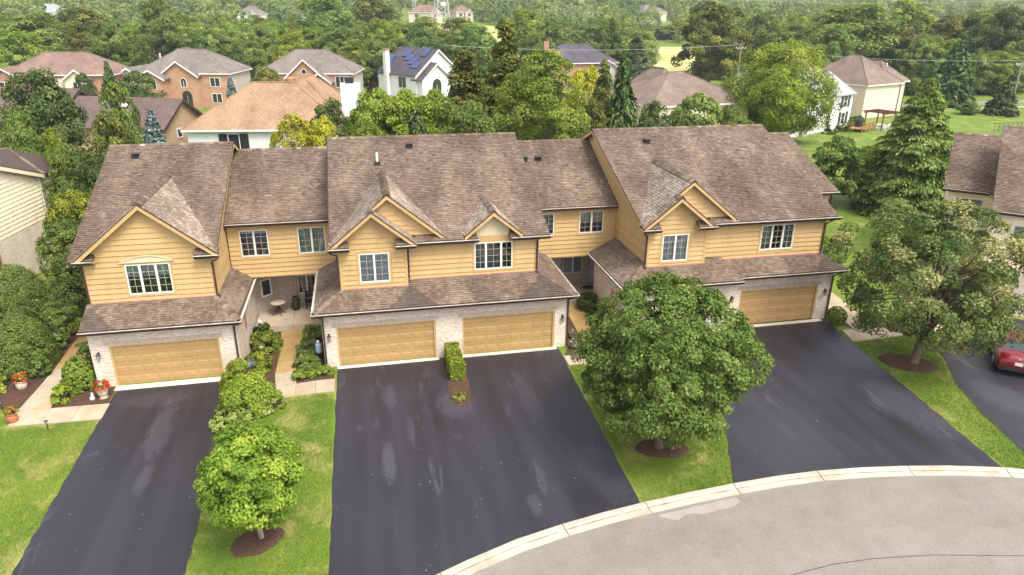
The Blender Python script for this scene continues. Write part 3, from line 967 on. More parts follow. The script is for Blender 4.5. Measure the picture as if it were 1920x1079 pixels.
def window(parent, org, sdir, nrm, s0, s1, z0, z1, n=2, grid=(2, 4), inside=None, case=0.11, weights=None, mt_case=None):
    """framed casement window with grilles, glass, a room behind it and its blind or curtains"""
    org, sd_, nr = Vector(org), Vector(sdir), Vector(nrm)
    pp = lambda s_, z_, d: org + sd_ * s_ + nr * d + Vector((0, 0, z_))

    def bx(b, a0, a1, q0, q1, d0, d1):
        b.hexa([pp(a0, q0, d1), pp(a1, q0, d1), pp(a1, q0, d0), pp(a0, q0, d0)], [pp(a0, q1, d1), pp(a1, q1, d1), pp(a1, q1, d0), pp(a0, q1, d0)])
    fr = MB()
    t = 0.055
    bx(fr, s0, s1, z0, z0 + t, -0.06, 0.05)
    bx(fr, s0, s1, z1 - t, z1, -0.06, 0.05)
    bx(fr, s0, s0 + t, z0 + t, z1 - t, -0.06, 0.05)
    bx(fr, s1 - t, s1, z0 + t, z1 - t, -0.06, 0.05)
    weights = weights or [1] * n
    tot = sum(weights)
    edges = [s0]
    for w in weights:
        edges.append(edges[-1] + (s1 - s0) * w / tot)
    for e in edges[1:-1]:
        bx(fr, e - 0.05, e + 0.05, z0 + t, z1 - t, -0.06, 0.05)
    win = fr.build('window', M_WHITE, parent)
    c = MB()
    if case:
        bx(c, s0 - case, s1 + case, z1, z1 + case, -0.05, 0.045)
        bx(c, s0 - case, s1 + case, z0 - case, z0, -0.05, 0.045)
        bx(c, s0 - case, s0, z0, z1, -0.05, 0.045)
        bx(c, s1, s1 + case, z0, z1, -0.05, 0.045)
        c.build('casing', mt_case or M_TRIM, win)
    for i in range(n):
        a0 = edges[i] + (t if i == 0 else 0.05)
        a1 = edges[i + 1] - (t if i == n - 1 else 0.05)
        p_ = MB()
        bx(p_, a0, a1, z0 + t, z1 - t, -0.012, -0.006)
        p_.build('pane', M_GLASS, win)
        g = MB()
        for k in range(1, grid[0]):
            x = a0 + (a1 - a0) * k / grid[0]
            bx(g, x - 0.011, x + 0.011, z0 + t, z1 - t, -0.004, 0.008)
        for k in range(1, grid[1]):
            z = z0 + t + (z1 - z0 - 2 * t) * k / grid[1]
            bx(g, a0, a1, z - 0.011, z + 0.011, -0.003, 0.006)
        if g.v:
            g.build('grille', M_GRILLE, win)
        if inside:
            kind, frac = inside
            q0 = z1 - t - (z1 - z0 - 2 * t) * frac
            d = MB()
            if kind == 'blind':
                z = q0
                while z < z1 - t - 0.02:
                    d.hexa([pp(a0, z, -0.075), pp(a1, z, -0.075), pp(a1, z, -0.07), pp(a0, z, -0.07)], [pp(a0, z + 0.05, -0.10), pp(a1, z + 0.05, -0.10), pp(a1, z + 0.05, -0.095), pp(a0, z + 0.05, -0.095)])
                    z += 0.052
                d.build('blind', M_BLIND, win)
            elif (kind == 'curtain' and i in (0, n - 1)) or kind == 'curtains':
                m = 8
                for k in range(m):
                    xa, xb = a0 + (a1 - a0) * k / m, a0 + (a1 - a0) * (k + 1) / m
                    da, db = (-0.08, -0.13) if k % 2 else (-0.13, -0.08)
                    d.hexa([pp(xa, q0, da - 0.01), pp(xb, q0, db - 0.01), pp(xb, q0, db), pp(xa, q0, da)], [pp(xa, z1 - t, da - 0.01), pp(xb, z1 - t, db - 0.01), pp(xb, z1 - t, db), pp(xa, z1 - t, da)])
                d.build('curtain', M_CURT, win)
    rm = MB()
    D = -1.2
    e = 0.02
    bx(rm, s0 + e, s1 - e, z0 + e, z1 - e, D - 0.02, D)
    bx(rm, s0 + e, s1 - e, z0 + e, z0 + e + 0.02, D, -0.14)
    bx(rm, s0 + e, s1 - e, z1 - e - 0.02, z1 - e, D, -0.14)
    bx(rm, s0 + e, s0 + e + 0.02, z0 + e + 0.02, z1 - e - 0.02, D, -0.14)
    bx(rm, s1 - e - 0.02, s1 - e, z0 + e + 0.02, z1 - e - 0.02, D, -0.14)
    rm.build('room', M_ROOM, win)
    return win


def gutter(parent, a, b_, out, drop=0.0):
    """trough hung at a roof edge from a to b; out: horizontal unit vector away from the wall"""
    a, b_, o = Vector(a), Vector(b_), Vector(out)
    g, l = MB(), MB()
    up = Vector((0, 0, 1))
    sec = [(0.0, -0.02), (0.0, -0.15), (0.085, -0.15), (0.125, -0.045), (0.125, -0.03), (0.11, -0.03), (0.075, -0.135), (0.012, -0.135), (0.012, -0.02)]
    n = len(sec)
    for p in (a, b_):
        for d, z in sec:
            g.v.append(tuple(p + o * d + up * z))
    for i in range(n):
        j = (i + 1) % n
        g.f.append((i, j, n + j, n + i))
    g.f += [(0, 1, 7, 8), (1, 2, 6, 7), (2, 3, 4, 5, 6), tuple(n + q for q in (8, 7, 1, 0)), tuple(n + q for q in (7, 6, 2, 1)), tuple(n + q for q in (6, 5, 4, 3, 2))]
    go = g.build('gutter', M_GUT, parent)
    # pale inside of the trough and its rolled front lip
    d_ = (b_ - a).normalized() * 0.003
    l.hexa([a + d_ + o * 0.013 + up * -0.132, a + d_ + o * 0.076 + up * -0.132, a + d_ + o * 0.10 + up * -0.055, a + d_ + o * 0.013 + up * -0.055],
           [b_ - d_ + o * 0.013 + up * -0.132, b_ - d_ + o * 0.076 + up * -0.132, b_ - d_ + o * 0.10 + up * -0.055, b_ - d_ + o * 0.013 + up * -0.055])
    l.hexa([a + o * 0.10 + up * -0.05, a + o * 0.134 + up * -0.05, a + o * 0.134 + up * -0.014, a + o * 0.10 + up * -0.014], [b_ + o * 0.10 + up * -0.05, b_ + o * 0.134 + up * -0.05, b_ + o * 0.134 + up * -0.014, b_ + o * 0.10 + up * -0.014])
    l.build('gutter_lining', M_GUTIN, go)
    fb = MB().hexa([a - o * 0.03 + up * -0.22, a + o * -0.002 + up * -0.22, b_ + o * -0.002 + up * -0.22, b_ - o * 0.03 + up * -0.22], [a - o * 0.03 + up * -0.022, a - o * 0.002 + up * -0.022, b_ - o * 0.002 + up * -0.022, b_ - o * 0.03 + up * -0.022])
    fb.build('fascia', M_GUT, go)
    return go


def downspout(parent, pts, w=0.085):
    b = MB()
    P = [Vector(p) for p in pts]
    for i in range(len(P) - 1):
        d = (P[i + 1] - P[i]).normalized()
        b.bar(P[i] - d * 0.02, P[i + 1] + d * 0.02, w, w * 0.8, (0, 1, 0.001) if abs(d.z) > 0.7 else (0, 0, 1))
    return b.build('downspout', M_GUT, parent)


def rake(parent, a, b_, nrm, w=0.2, th=0.035, mt=None):
    """ochre barge board below a sloping roof edge with its dark drip edge"""
    a, b_, n = Vector(a), Vector(b_), Vector(nrm)
    dn = Vector((0, 0, -1))
    MB().hexa([a + dn * (w + 0.04), b_ + dn * (w + 0.04), b_ + dn * (w + 0.04) + n * th, a + dn * (w + 0.04) + n * th], [a + dn * 0.045, b_ + dn * 0.045, b_ + dn * 0.045 + n * th, a + dn * 0.045 + n * th]).build('barge_board', mt or M_TRIM, parent)
    MB().hexa([a + dn * 0.045 - n * 0.02, b_ + dn * 0.045 - n * 0.02, b_ + dn * 0.045 + n * 0.055, a + dn * 0.045 + n * 0.055], [a + dn * 0.004 - n * 0.02, b_ + dn * 0.004 - n * 0.02, b_ + dn * 0.004 + n * 0.055, a + dn * 0.004 + n * 0.055]).build('drip_edge', M_GUT, parent)


def rake_soffit(parent, xa, xb, y0, z0, y1, z1):
    MB().prism([(xa, y0, z0 - 0.13), (xb, y0, z0 - 0.13), (xb, y1, z1 - 0.13), (xa, y1, z1 - 0.13)], (0, 0, -0.03)).build('rake_soffit', M_TRIM, parent)


def gable_return(parent, roof, sh, slab, x0, x1, y, z, ends=(0, 0)):
    """short pent roof with its own gutter closing the foot of a gable"""
    roof_plane([(x0, y, z), (x1, y, z), (x1, y + 0.42, z + 0.20), (x0, y + 0.42, z + 0.20)], (1, 0, 0), slab, sh)
    gutter(roof, (x0 - 0.02, y, z), (x1 + 0.02, y, z), (0, -1, 0))
    MB().box(x0 + 0.01, x1 - 0.01, y + 0.03, y + 0.45, z - 0.24, z - 0.02).build('soffit_box', M_TRIM, parent)


_panel = MB()
_panel.add([(0, 0, 0), (1, 0, 0), (1, 0, 1), (0, 0, 1), (0.05, -1, 0.16), (0.95, -1, 0.16), (0.95, -1, 0.84), (0.05, -1, 0.84)], [(0, 1, 5, 4), (1, 2, 6, 5), (2, 3, 7, 6), (3, 0, 4, 7), (4, 5, 6, 7)])
ME_PANEL = _panel.mesh('panel', M_GDOOR)


def garage_door(parent, x0, y, z0, w=4.88, h=2.13):
    d = MB()
    for k in range(4):
        d.box(x0, x0 + w, y + 0.10, y + 0.15, z0 + h * k / 4 + 0.006, z0 + h * (k + 1) / 4 - 0.006)
    d.box(x0, x0 + w, y + 0.13, y + 0.17, z0, z0 + h)
    dr = d.build('garage_door', M_GDOOR, parent)
    pw, ph = w / 8, h / 4
    for i in range(8):
        for k in range(4):
            Mx = Matrix.Translation((x0 + i * pw + 0.065, y + 0.10, z0 + k * ph + 0.12)) @ Matrix.Diagonal((pw - 0.13, 0.016, ph - 0.24, 1))
            ob('panel', ME_PANEL, dr, Mx)
    j = MB()
    j.box(x0 - 0.02, x0 + 0.09, y + 0.02, y + 0.10, z0, z0 + h)
    j.box(x0 + w - 0.09, x0 + w + 0.02, y + 0.02, y + 0.10, z0, z0 + h)
    j.box(x0 + 0.09, x0 + w - 0.09, y + 0.02, y + 0.10, z0 + h - 0.07, z0 + h + 0.02)
    j.build('door_frame', M_TRIM, dr)
    # brick-on-end course over the opening
    s_ = MB()
    x = x0 - 0.20
    while x < x0 + w + 0.15:
        e = random.uniform(0, 0.008)
        s_.box(x, x + 0.062, y - 0.012 - e, y + 0.05, z0 + h + 0.025, z0 + h + 0.235)
        x += 0.075
    s_.build('soldier_course', M_SOLD, parent)


def lantern(parent_none, x, y, z, label):
    """wall lantern: back plate, arm, caged glass and cap"""
    t = thing('wall_lantern', label, 'lantern', (x, y, z - 0.2), 0, 'wall lanterns beside the garage doors')
    MB().box(x - 0.05, x + 0.05, y - 0.02, y, z - 0.12, z + 0.16).build('back_plate', M_BLACK, t)
    MB().tube([(x, y - 0.02, z + 0.08), (x, y - 0.09, z + 0.16), (x, y - 0.14, z + 0.14)], 0.012, 6).build('arm', M_BLACK, t)
    g = MB().lathe([(0.045, -0.16), (0.075, 0.06)], (x, y - 0.14, z), 6).build('glass', M_BLIND, t)
    c = MB()
    for k in range(6):
        a = k * math.pi / 3
        c.bar((x + 0.048 * math.cos(a), y - 0.14 + 0.048 * math.sin(a), z - 0.165), (x + 0.08 * math.cos(a), y - 0.14 + 0.08 * math.sin(a), z + 0.065), 0.012, 0.012)
    c.lathe([(0.055, -0.185), (0.055, -0.16)], (x, y - 0.14, z), 8)
    c.build('cage', M_BLACK, t)
    MB().lathe([(0.10, 0.06), (0.085, 0.085), (0.045, 0.14), (0.02, 0.17), (0.02, 0.2)], (x, y - 0.14, z), 8).build('cap', M_BLACK, t)
    return t


def box_vent(parent, x, y, z, s=0.17):
    b = MB().hexa([(x - s, y - s, z - 0.1), (x + s, y - s, z - 0.1), (x + s, y + s, z - 0.1), (x - s, y + s, z - 0.1)], [(x - s, y - s, z + 0.12), (x + s, y - s, z + 0.12), (x + s * 0.9, y + s, z + 0.2), (x - s * 0.9, y + s, z + 0.2)])
    b.box(x - s * 1.15, x + s * 1.15, y - s * 1.2, y + s, z + 0.18, z + 0.225)
    return b.build('roof_vent', M_BLACK, parent)


# ------------------------------------------------------------------ the row of townhouses
def main_roof(t, x0, x1, ye, ze, yr, slope, bays=()):
    """front and rear slopes with a capped ridge; bays (xa, xb, y) start further back, behind a gable wall"""
    zr = ze + slope * (yr - ye)
    yb = 2 * yr - ye
    sl, sh = MB(), Shingles()
    ym = ye + 1.1
    cuts = [x0] + [c for ba in bays for c in ba[:2]] + [x1]
    zz = lambda y: ze + slope * (y - ye)
    ym = max([ba[2] for ba in bays] + [ye + 0.5])
    ym = ye + math.ceil((ym - ye) * math.hypot(1, slope) / 0.145) * 0.145 / math.hypot(1, slope)
    roof_plane([(x0, ym, zz(ym)), (x1, ym, zz(ym)), (x1, yr, zr), (x0, yr, zr)], (1, 0, 0), sl, sh)
    xs = x0
    for xa, xb, y in list(bays) + [(x1, x1, 0)]:
        if xa - xs > 0.05:
            roof_plane([(xs, ye, ze), (xa, ye, ze), (xa, ym, zz(ym)), (xs, ym, zz(ym))], (1, 0, 0), sl, sh)
        if xb > xa and ym - y > 0.03:
            roof_plane([(xa, y, zz(y)), (xb, y, zz(y)), (xb, ym, zz(ym)), (xa, ym, zz(ym))], (1, 0, 0), sl, sh)
        xs = xb
    sl.prism([(x0, yr, zr - 0.012), (x1, yr, zr - 0.012), (x1, yb, ze - 0.012), (x0, yb, ze - 0.012)], (0, 0, -0.1))
    caps(sh, (x0, yr, zr), (x1, yr, zr), 0.2, 0.25)
    return sl, sh, zr


# ---- left end unit
LZ = -0.28
U1 = thing('townhouse', 'ochre sided end townhouse with single wide gable and arched window panel over one garage door', 'townhouse', (-8.2, 0.6, LZ), 0, 'attached townhouses in the front row')
YB = 0.61
x0, x1 = -11.25, -4.70
dl = -10.436
b = MB()
b.box(x0, dl, YB, YB + 0.3, LZ - 0.3, 2.74).box(dl + 4.88, x1, YB, YB + 0.3, LZ - 0.3, 2.74).box(dl, dl + 4.88, YB, YB + 0.3, LZ + 2.13, 2.74)
b.box(x0, x0 + 0.3, YB + 0.3, 17, LZ - 0.3, 2.74).box(x1 - 0.3, x1, YB + 0.3, 7.2, LZ - 0.3, 2.74)
b.box(x0, x1, 17, 17.2, LZ - 0.3, 5.6)
b.build('brick_wall', M_BRICK, U1)
garage_door(U1, dl, YB, LZ)
MB().box(x0, x1 + 0.02, YB - 0.45, YB + 0.3, 2.68, 2.74).box(x1 - 0.3, x1 + 0.2, YB - 0.45, 6, 2.681, 2.741).build('soffit', M_TRIM, U1)
sl, sh, zr = main_roof(U1, -11.62, -5.22, 1.25, 5.86, 10.15, 0.416, [(-11.2, -5.5, 1.66)])
# front gable over the whole width
pk = (-8.22, 8.44)
ze, xl, xr = 5.90, -11.32, -5.12
gs = (pk[1] - ze) / (pk[0] - xl)
yb = 1.25 + (pk[1] - 5.86) / 0.416
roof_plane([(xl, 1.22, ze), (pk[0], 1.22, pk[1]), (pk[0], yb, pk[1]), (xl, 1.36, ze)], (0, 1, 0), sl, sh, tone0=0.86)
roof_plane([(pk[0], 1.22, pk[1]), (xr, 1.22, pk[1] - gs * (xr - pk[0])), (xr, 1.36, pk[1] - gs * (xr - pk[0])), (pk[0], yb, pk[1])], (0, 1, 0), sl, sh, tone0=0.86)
caps(sh, (pk[0], 1.2, pk[1]), (pk[0], yb, pk[1]), 0.19, 0.24, 0.06, 0.8)
RF1 = sl.build('roof', M_UNDER, U1)
skp = [(-11.38, 0.11, 2.88), (-4.45, 0.11, 2.88), (-5.55, 1.60, 3.63), (-11.30, 1.60, 3.63)]


def skirt(t, planes, budget, hips):
    """low roof over the garage: deck + tabs (the nearest tabs are single objects)"""
    sl, sh = MB(), Shingles()
    deck = bpy.data.objects.new('garage_roof', bpy.data.meshes.new('garage_roof'))
    COL.objects.link(deck)
    deck.parent = t
    deck.matrix_parent_inverse = t.matrix_basis.inverted()
    for i, (poly, ud) in enumerate(planes):
        roof_plane(poly, ud, sl, sh, singles=(deck, budget) if i == 0 else None)
    for h in hips:
        caps(sh, h[0], h[1], 0.19, 0.24, 0.05, 0.45)
    deck.data.from_pydata(sl.v, [], sl.f)
    deck.data.materials.append(M_UNDER)
    deck.data.update()
    sh.build('shingles', deck)
    return deck


SK1 = skirt(U1, [(skp, (1, 0, 0)), ([(-4.45, 0.11, 2.88), (-4.42, 5.82, 2.88), (-5.52, 5.82, 3.63), (-5.52, 1.60, 3.63)], (0, 1, 0))], [290], [((-4.45, 0.11, 2.88), (-5.54, 1.60, 3.63))])
gutter(SK1, (-11.40, 0.11, 2.88), (-4.33, 0.11, 2.88), (0, -1, 0))
gutter(SK1, (-4.45, 0.02, 2.88), (-4.42, 5.80, 2.88), (1, 0, 0))
sh.build('shingles', RF1)
WY = 1.62
sd1 = [(0, 3.58), (5.65, 3.58), (5.65, 6.0), (2.95, 8.22), (0.0, 6.0)]
siding(U1, (-11.18, WY, 0), (1, 0, 0), (0, -1, 0), sd1, [(1.72, 3.87, 3.87, 5.58)])
window(U1, (-11.18, WY, 0), (1, 0, 0), (0, -1, 0), 1.82, 3.77, 3.97, 5.48, 3, (2, 4), ('blind', 0.42), 0.10, (1, 1.12, 1))
# segmental panel over the window
ar = []
for i in range(15):
    a = i / 14
    ar.append((-11.18 + 1.68 + 2.27 * a, WY - 0.04, 5.62 + 0.43 * math.sin(math.pi * (0.12 + 0.76 * a)) - 0.43 * math.sin(math.pi * 0.12)))
MB().prism([(ar[0][0], WY - 0.04, 5.59), *ar, (ar[-1][0], WY - 0.04, 5.59)], (0, -0.03, 0)).build('arch_panel', M_CREAM, U1)
tr = MB()
for i in range(14):
    tr.bar((ar[i][0], WY - 0.075, ar[i][2]), (ar[i + 1][0], WY - 0.075, ar[i + 1][2]), 0.06, 0.05)
tr.bar((ar[0][0] - 0.05, WY - 0.075, 5.60), (ar[-1][0] + 0.05, WY - 0.075, 5.60), 0.06, 0.05)
tr.build('arch_trim', M_CREAM, U1)
for xa in (-11.2, -5.63):
    MB().box(xa, xa + 0.11, WY - 0.05, WY + 0.06, 3.6, 5.75).build('corner_board', M_TRIM, U1)
MB().box(-11.18, -5.55, WY - 0.07, WY - 0.037, 3.60, 3.68).build('flashing', M_FLASH, U1)
siding(U1, (-5.55, 1.62, 0), (0, 1, 0), (1, 0, 0), [(0, 3.58), (4.2, 3.58), (4.2, 5.84 + 0.416 * 4.5), (0, 5.86)])
siding(U1, (-5.55, 5.82, 0), (0, 1, 0), (1, 0, 0), [(0, 6.0), (4.33, 7.9), (4.33, 9.4), (0, 7.66)])
siding(U1, (-11.18, 1.62, 0), (0, 1, 0), (-1, 0, 0), [(0, 3.0), (15.3, 2.74), (15.3, 5.9), (8.53, 9.2), (0, 5.86)])
MB().prism([(-11.3, 0.2, 2.76), (-11.3, 1.62, 2.76), (-11.3, 1.62, 3.52)], (0.08, 0, 0)).build('end_board', M_TRIM, U1)
MB().box(-5.55, -5.515, 1.6, 5.8, 3.60, 3.68).build('flashing', M_FLASH, U1)
rake(U1, (pk[0], 1.22, pk[1]), (xl, 1.22, ze), (0, -1, 0), 0.22)
rake(U1, (pk[0], 1.22, pk[1]), (xr, 1.22, pk[1] - gs * (xr - pk[0])), (0, -1, 0), 0.22)
MB().prism([(pk[0], 1.24, pk[1] - 0.2), (xl + 0.1, 1.24, ze - 0.12), (xl + 0.1, 1.6, ze - 0.12), (pk[0], 1.6, pk[1] - 0.2)], (0, 0, -0.03)).prism([(pk[0], 1.24, pk[1] - 0.2), (xr - 0.1, 1.24, ze - 0.12), (xr - 0.1, 1.6, ze - 0.12), (pk[0], 1.6, pk[1] - 0.2)], (0, 0, -0.03)).build('gable_soffit', M_TRIM, U1)
rake(U1, (-5.25, 1.28, 5.86), (-5.25, 10.15, zr), (1, 0, 0), 0.2)
rake(U1, (-5.25, 19.0, 5.86), (-5.25, 10.15, zr), (1, 0, 0), 0.2)
rake(U1, (-11.6, 1.28, 5.86), (-11.6, 10.15, zr), (-1, 0, 0), 0.2)
rake_soffit(U1, -5.5, -5.24, 1.4, 5.9, 10.15, zr)
rake_soffit(U1, -5.5, -5.24, 18.9, 5.9, 10.15, zr)
rs, rsh = MB(), Shingles()
for xa, xb in ((-11.34, -10.52), (-6.18, -5.1)):
    gable_return(U1, RF1, rsh, rs, xa, xb, 1.20, 5.90)
ro = rs.build('return_roof', M_UNDER, U1)
rsh.build('shingles', ro)
downspout(U1, [(-5.2, 1.22, 5.78), (-5.2, 1.3, 5.62), (-5.5, 1.55, 5.4), (-5.5, 1.55, 3.75), (-5.35, 1.45, 3.66)])
downspout(U1, [(-4.5, 0.05, 2.76), (-4.5, 0.1, 2.68), (-4.78, 0.56, 2.45), (-4.78, 0.56, LZ + 0.1)])
downspout(U1, [(-11.22, 1.24, 5.78), (-11.15, 1.55, 5.5), (-11.15, 1.55, 3.7)])
MB().box(x1 - 0.006, x1 + 0.02, 2.9, 3.4, 1.1, 2.1).build('side_shutter', M_FLASH, U1)
box_vent(RF1, -10.1, 9.0, 5.86 + 0.416 * 7.75)
lantern(None, -10.92, YB, 1.42, 'black wall lantern at the left jamb of the end unit garage with one door')

# ---- double unit in the middle
U2 = thing('townhouse', 'wide ochre townhouse block over two garage doors with two front gables and a cream dormer', 'townhouse', (5.6, 0.0, 0), 0, 'attached townhouses in the front row')
x0, x1 = -0.67, 11.86
d1, d2 = 0.0, 6.226
b = MB()
b.box(x0, d1, 0, 0.3, -0.4, 3.0).box(d1 + 4.88, d2, 0, 0.3, -0.4, 3.0).box(d2 + 4.88, x1, 0, 0.3, -0.4, 3.0)
b.box(d1, d1 + 4.88, 0, 0.3, 2.13, 3.0).box(d2, d2 + 4.88, 0, 0.3, 2.13, 3.0)
b.box(x0, x0 + 0.3, 0.3, 8.0, -0.4, 3.0).box(x1 - 0.3, x1, 0.3, 8.0, -0.4, 3.0)
b.build('brick_wall', M_BRICK, U2)
MB().box(x0, x1, 17.2, 17.5, -0.4, 5.8).build('rear_wall', M_BRICK, U2)
garage_door(U2, d1, 0, 0)
garage_door(U2, d2, 0, 0)
MB().box(x0 - 0.2, x1 + 0.2, -0.45, 0.3, 2.94, 3.0).box(x0 - 0.2, x0 + 0.3, 0.3, 6, 2.94, 3.0).box(x1 - 0.3, x1 + 0.2, 0.3, 6, 2.94, 3.0).build('soffit', M_TRIM, U2)
MZ, MS = 6.05, 0.43
sl, sh, zr = main_roof(U2, 0.0, 10.92, 0.75, MZ, 9.4, MS, [(0.38, 4.1, 1.28), (7.2, 8.85, 1.22)])
mainz = lambda y: MZ + MS * (y - 0.75)
mainy = lambda z: 0.75 + (z - MZ) / MS
# bay gable and the taller gable behind it share their left slope
bk, bz = 2.05, 7.79
gk, gz_ = 2.85, 8.45
GS = 0.82
xl = -0.04
zl = bz - GS * (bk - xl)
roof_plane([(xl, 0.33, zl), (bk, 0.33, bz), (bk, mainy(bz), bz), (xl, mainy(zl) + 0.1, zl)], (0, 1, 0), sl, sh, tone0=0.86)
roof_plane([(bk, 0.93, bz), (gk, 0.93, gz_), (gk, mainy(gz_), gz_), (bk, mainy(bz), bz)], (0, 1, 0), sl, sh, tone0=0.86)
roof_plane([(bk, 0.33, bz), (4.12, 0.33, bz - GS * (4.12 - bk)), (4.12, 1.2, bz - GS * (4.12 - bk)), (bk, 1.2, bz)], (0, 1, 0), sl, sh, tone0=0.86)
xr = gk + (gz_ - 6.16) / GS
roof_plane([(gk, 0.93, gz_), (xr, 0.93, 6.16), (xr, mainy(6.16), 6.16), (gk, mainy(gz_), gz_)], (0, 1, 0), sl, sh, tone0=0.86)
caps(sh, (bk, 0.31, bz), (bk, 1.0, bz), 0.19, 0.24, 0.06, 0.8)
caps(sh, (gk, 0.91, gz_), (gk, mainy(gz_), gz_), 0.19, 0.24, 0.06, 0.8)
# cream dormer
sk_, sz = 8.02, 7.42
sxl, sxr = 6.55, 9.49
szl = sz - GS * (sk_ - sxl)
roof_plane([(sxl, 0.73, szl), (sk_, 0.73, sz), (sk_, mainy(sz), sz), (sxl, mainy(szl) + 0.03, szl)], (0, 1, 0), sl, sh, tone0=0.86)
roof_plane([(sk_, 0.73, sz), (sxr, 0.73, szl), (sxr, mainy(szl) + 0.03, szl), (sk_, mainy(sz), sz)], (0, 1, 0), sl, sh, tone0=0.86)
caps(sh, (sk_, 0.71, sz), (sk_, mainy(sz), sz), 0.19, 0.24, 0.06, 0.8)
RF2 = sl.build('roof', M_UNDER, U2)
sh.build('shingles', RF2)
EY, EZ = -0.5, 3.15
wl, wr = 0.40, 10.42
SK2 = skirt(U2, [([(-0.95, EY, EZ), (12.1, EY, EZ), (10.42, 1.18, 3.99), (0.73, 1.18, 3.99)], (1, 0, 0)),
                 ([(12.1, EY, EZ), (12.1, 5.82, EZ), (10.42, 5.82, 3.99), (10.42, 1.18, 3.99)], (0, 1, 0)),
                 ([(-0.95, 5.82, EZ), (-0.95, EY, EZ), (0.38, 0.83, 3.815), (0.38, 5.82, 3.815)], (0, 1, 0))], [300],
            [((-0.95, EY, EZ), (0.38, 0.83, 3.815)), ((12.1, EY, EZ), (10.42, 1.18, 3.99))])
gutter(SK2, (-1.07, EY, EZ), (12.22, EY, EZ), (0, -1, 0))
gutter(SK2, (-0.95, 5.8, EZ), (-0.95, EY - 0.1, EZ), (-1, 0, 0))
gutter(SK2, (12.1, EY - 0.1, EZ), (12.1, 5.8, EZ), (1, 0, 0))
BY, MY = 0.80, 1.16
# bay
siding(U2, (wl, BY, 0), (1, 0, 0), (0, -1, 0), [(0, 3.76), (3.25, 3.76), (3.25, 6.25), (1.66, 7.58), (0, 6.22)], [(0.82, 2.50, 3.97, 5.72)])
window(U2, (wl, BY, 0), (1, 0, 0), (0, -1, 0), 0.94, 2.38, 4.09, 5.60, 2, (2, 4), ('blind', 1.0))
for xa in (wl - 0.02, 3.55):
    MB().box(xa, xa + 0.12, BY - 0.05, BY + 0.06, 3.78, 6.0).build('corner_board', M_TRIM, U2)
MB().box(wl, 3.67, BY - 0.07, BY - 0.037, 3.74, 3.83).build('flashing', M_FLASH, U2)
MB().box(3.56, 3.665, BY + 0.06, MY, 3.7, 6.1).build('bay_return', M_TRIM, U2)
# main wall
siding(U2, (3.67, MY, 0), (1, 0, 0), (0, -1, 0), [(0, 3.92), (6.75, 3.92), (6.75, 6.03), (0, 6.03)], [(3.30, 5.51, 4.12, 6.03)])
MB().box(3.67 + 3.30, 3.67 + 5.51, MY - 0.045, MY + 0.02, 5.81, 6.06).build('window_head', M_TRIM, U2)
window(U2, (3.67, MY, 0), (1, 0, 0), (0, -1, 0), 3.42, 5.39, 4.24, 5.70, 3, (2, 4), ('blind', 0.0), 0.115, (1, 1.35, 1))
MB().box(10.32, 10.44, MY - 0.05, MY + 0.06, 3.95, 5.9).build('corner_board', M_TRIM, U2)
MB().box(3.67, 10.42, MY - 0.07, MY - 0.037, 3.93, 4.01).build('flashing', M_FLASH, U2)
# gable walls
siding(U2, (1.2, 1.25, 0), (1, 0, 0), (0, -1, 0), [(0.0, 6.28), (4.15, 6.28), (1.65, 8.26)])
MB().prism([(7.17, 1.10, 6.05), (8.87, 1.10, 6.05), (8.87, 1.10, 6.42), (8.02, 1.10, 7.16), (7.17, 1.10, 6.42)], (0, 0.12, 0)).build('dormer_panel', M_CREAM, U2)
for (a, c) in (((bk, 0.33, bz), (xl, 0.33, zl)), ((bk, 0.33, bz), (4.12, 0.33, bz - GS * (4.12 - bk))), ((gk, 0.93, gz_), (bk + 0.1, 0.93, gz_ - GS * (gk - bk - 0.1))), ((gk, 0.93, gz_), (xr, 0.93, 6.16)), ((sk_, 0.73, sz), (sxl, 0.73, szl)), ((sk_, 0.73, sz), (sxr, 0.73, szl))):
    rake(U2, a, c, (0, -1, 0), 0.2)
MB().prism([(bk, 0.35, bz - 0.2), (0.1, 0.35, 6.0), (0.1, 0.79, 6.0), (bk, 0.79, bz - 0.2)], (0, 0, -0.03)).prism([(bk, 0.35, bz - 0.2), (4.0, 0.35, 6.0), (4.0, 0.79, 6.0), (bk, 0.79, bz - 0.2)], (0, 0, -0.03)).build('gable_soffit', M_TRIM, U2)
MB().prism([(gk, 0.95, gz_ - 0.2), (xr, 0.95, 5.96), (xr, 1.25, 5.96), (gk, 1.25, gz_ - 0.2)], (0, 0, -0.03)).build('gable_soffit', M_TRIM, U2)
MB().box(4.1, 7.2, 0.8, MY, 5.80, 5.86).box(8.9, 10.9, 0.8, MY, 5.80, 5.86).build('soffit', M_TRIM, U2)
gutter(RF2, (4.1, 0.75, MZ), (7.27, 0.75, MZ), (0, -1, 0))
gutter(RF2, (8.88, 0.75, MZ), (10.98, 0.75, MZ), (0, -1, 0))
rs, rsh = MB(), Shingles()
for xa, xb in ((-0.04, 0.92), (3.14, 4.1)):
    gable_return(U2, RF2, rsh, rs, xa, xb, 0.30, 6.09)
ro = rs.build('return_roof', M_UNDER, U2)
rsh.build('shingles', ro)
downspout(U2, [(3.72, 0.3, 5.95), (3.72, 0.5, 5.85), (3.74, 1.06, 5.7), (3.74, 1.06, 4.1), (3.74, 0.9, 3.98)])
downspout(U2, [(10.5, 0.68, 5.92), (10.36, 1.06, 5.7), (10.36, 1.06, 4.1), (10.36, 0.9, 4.0)])
downspout(U2, [(0.0, 0.25, 5.95), (0.05, 0.4, 5.8), (0.3, 0.74, 5.6), (0.3, 0.74, 3.95), (0.3, 0.6, 3.86)])
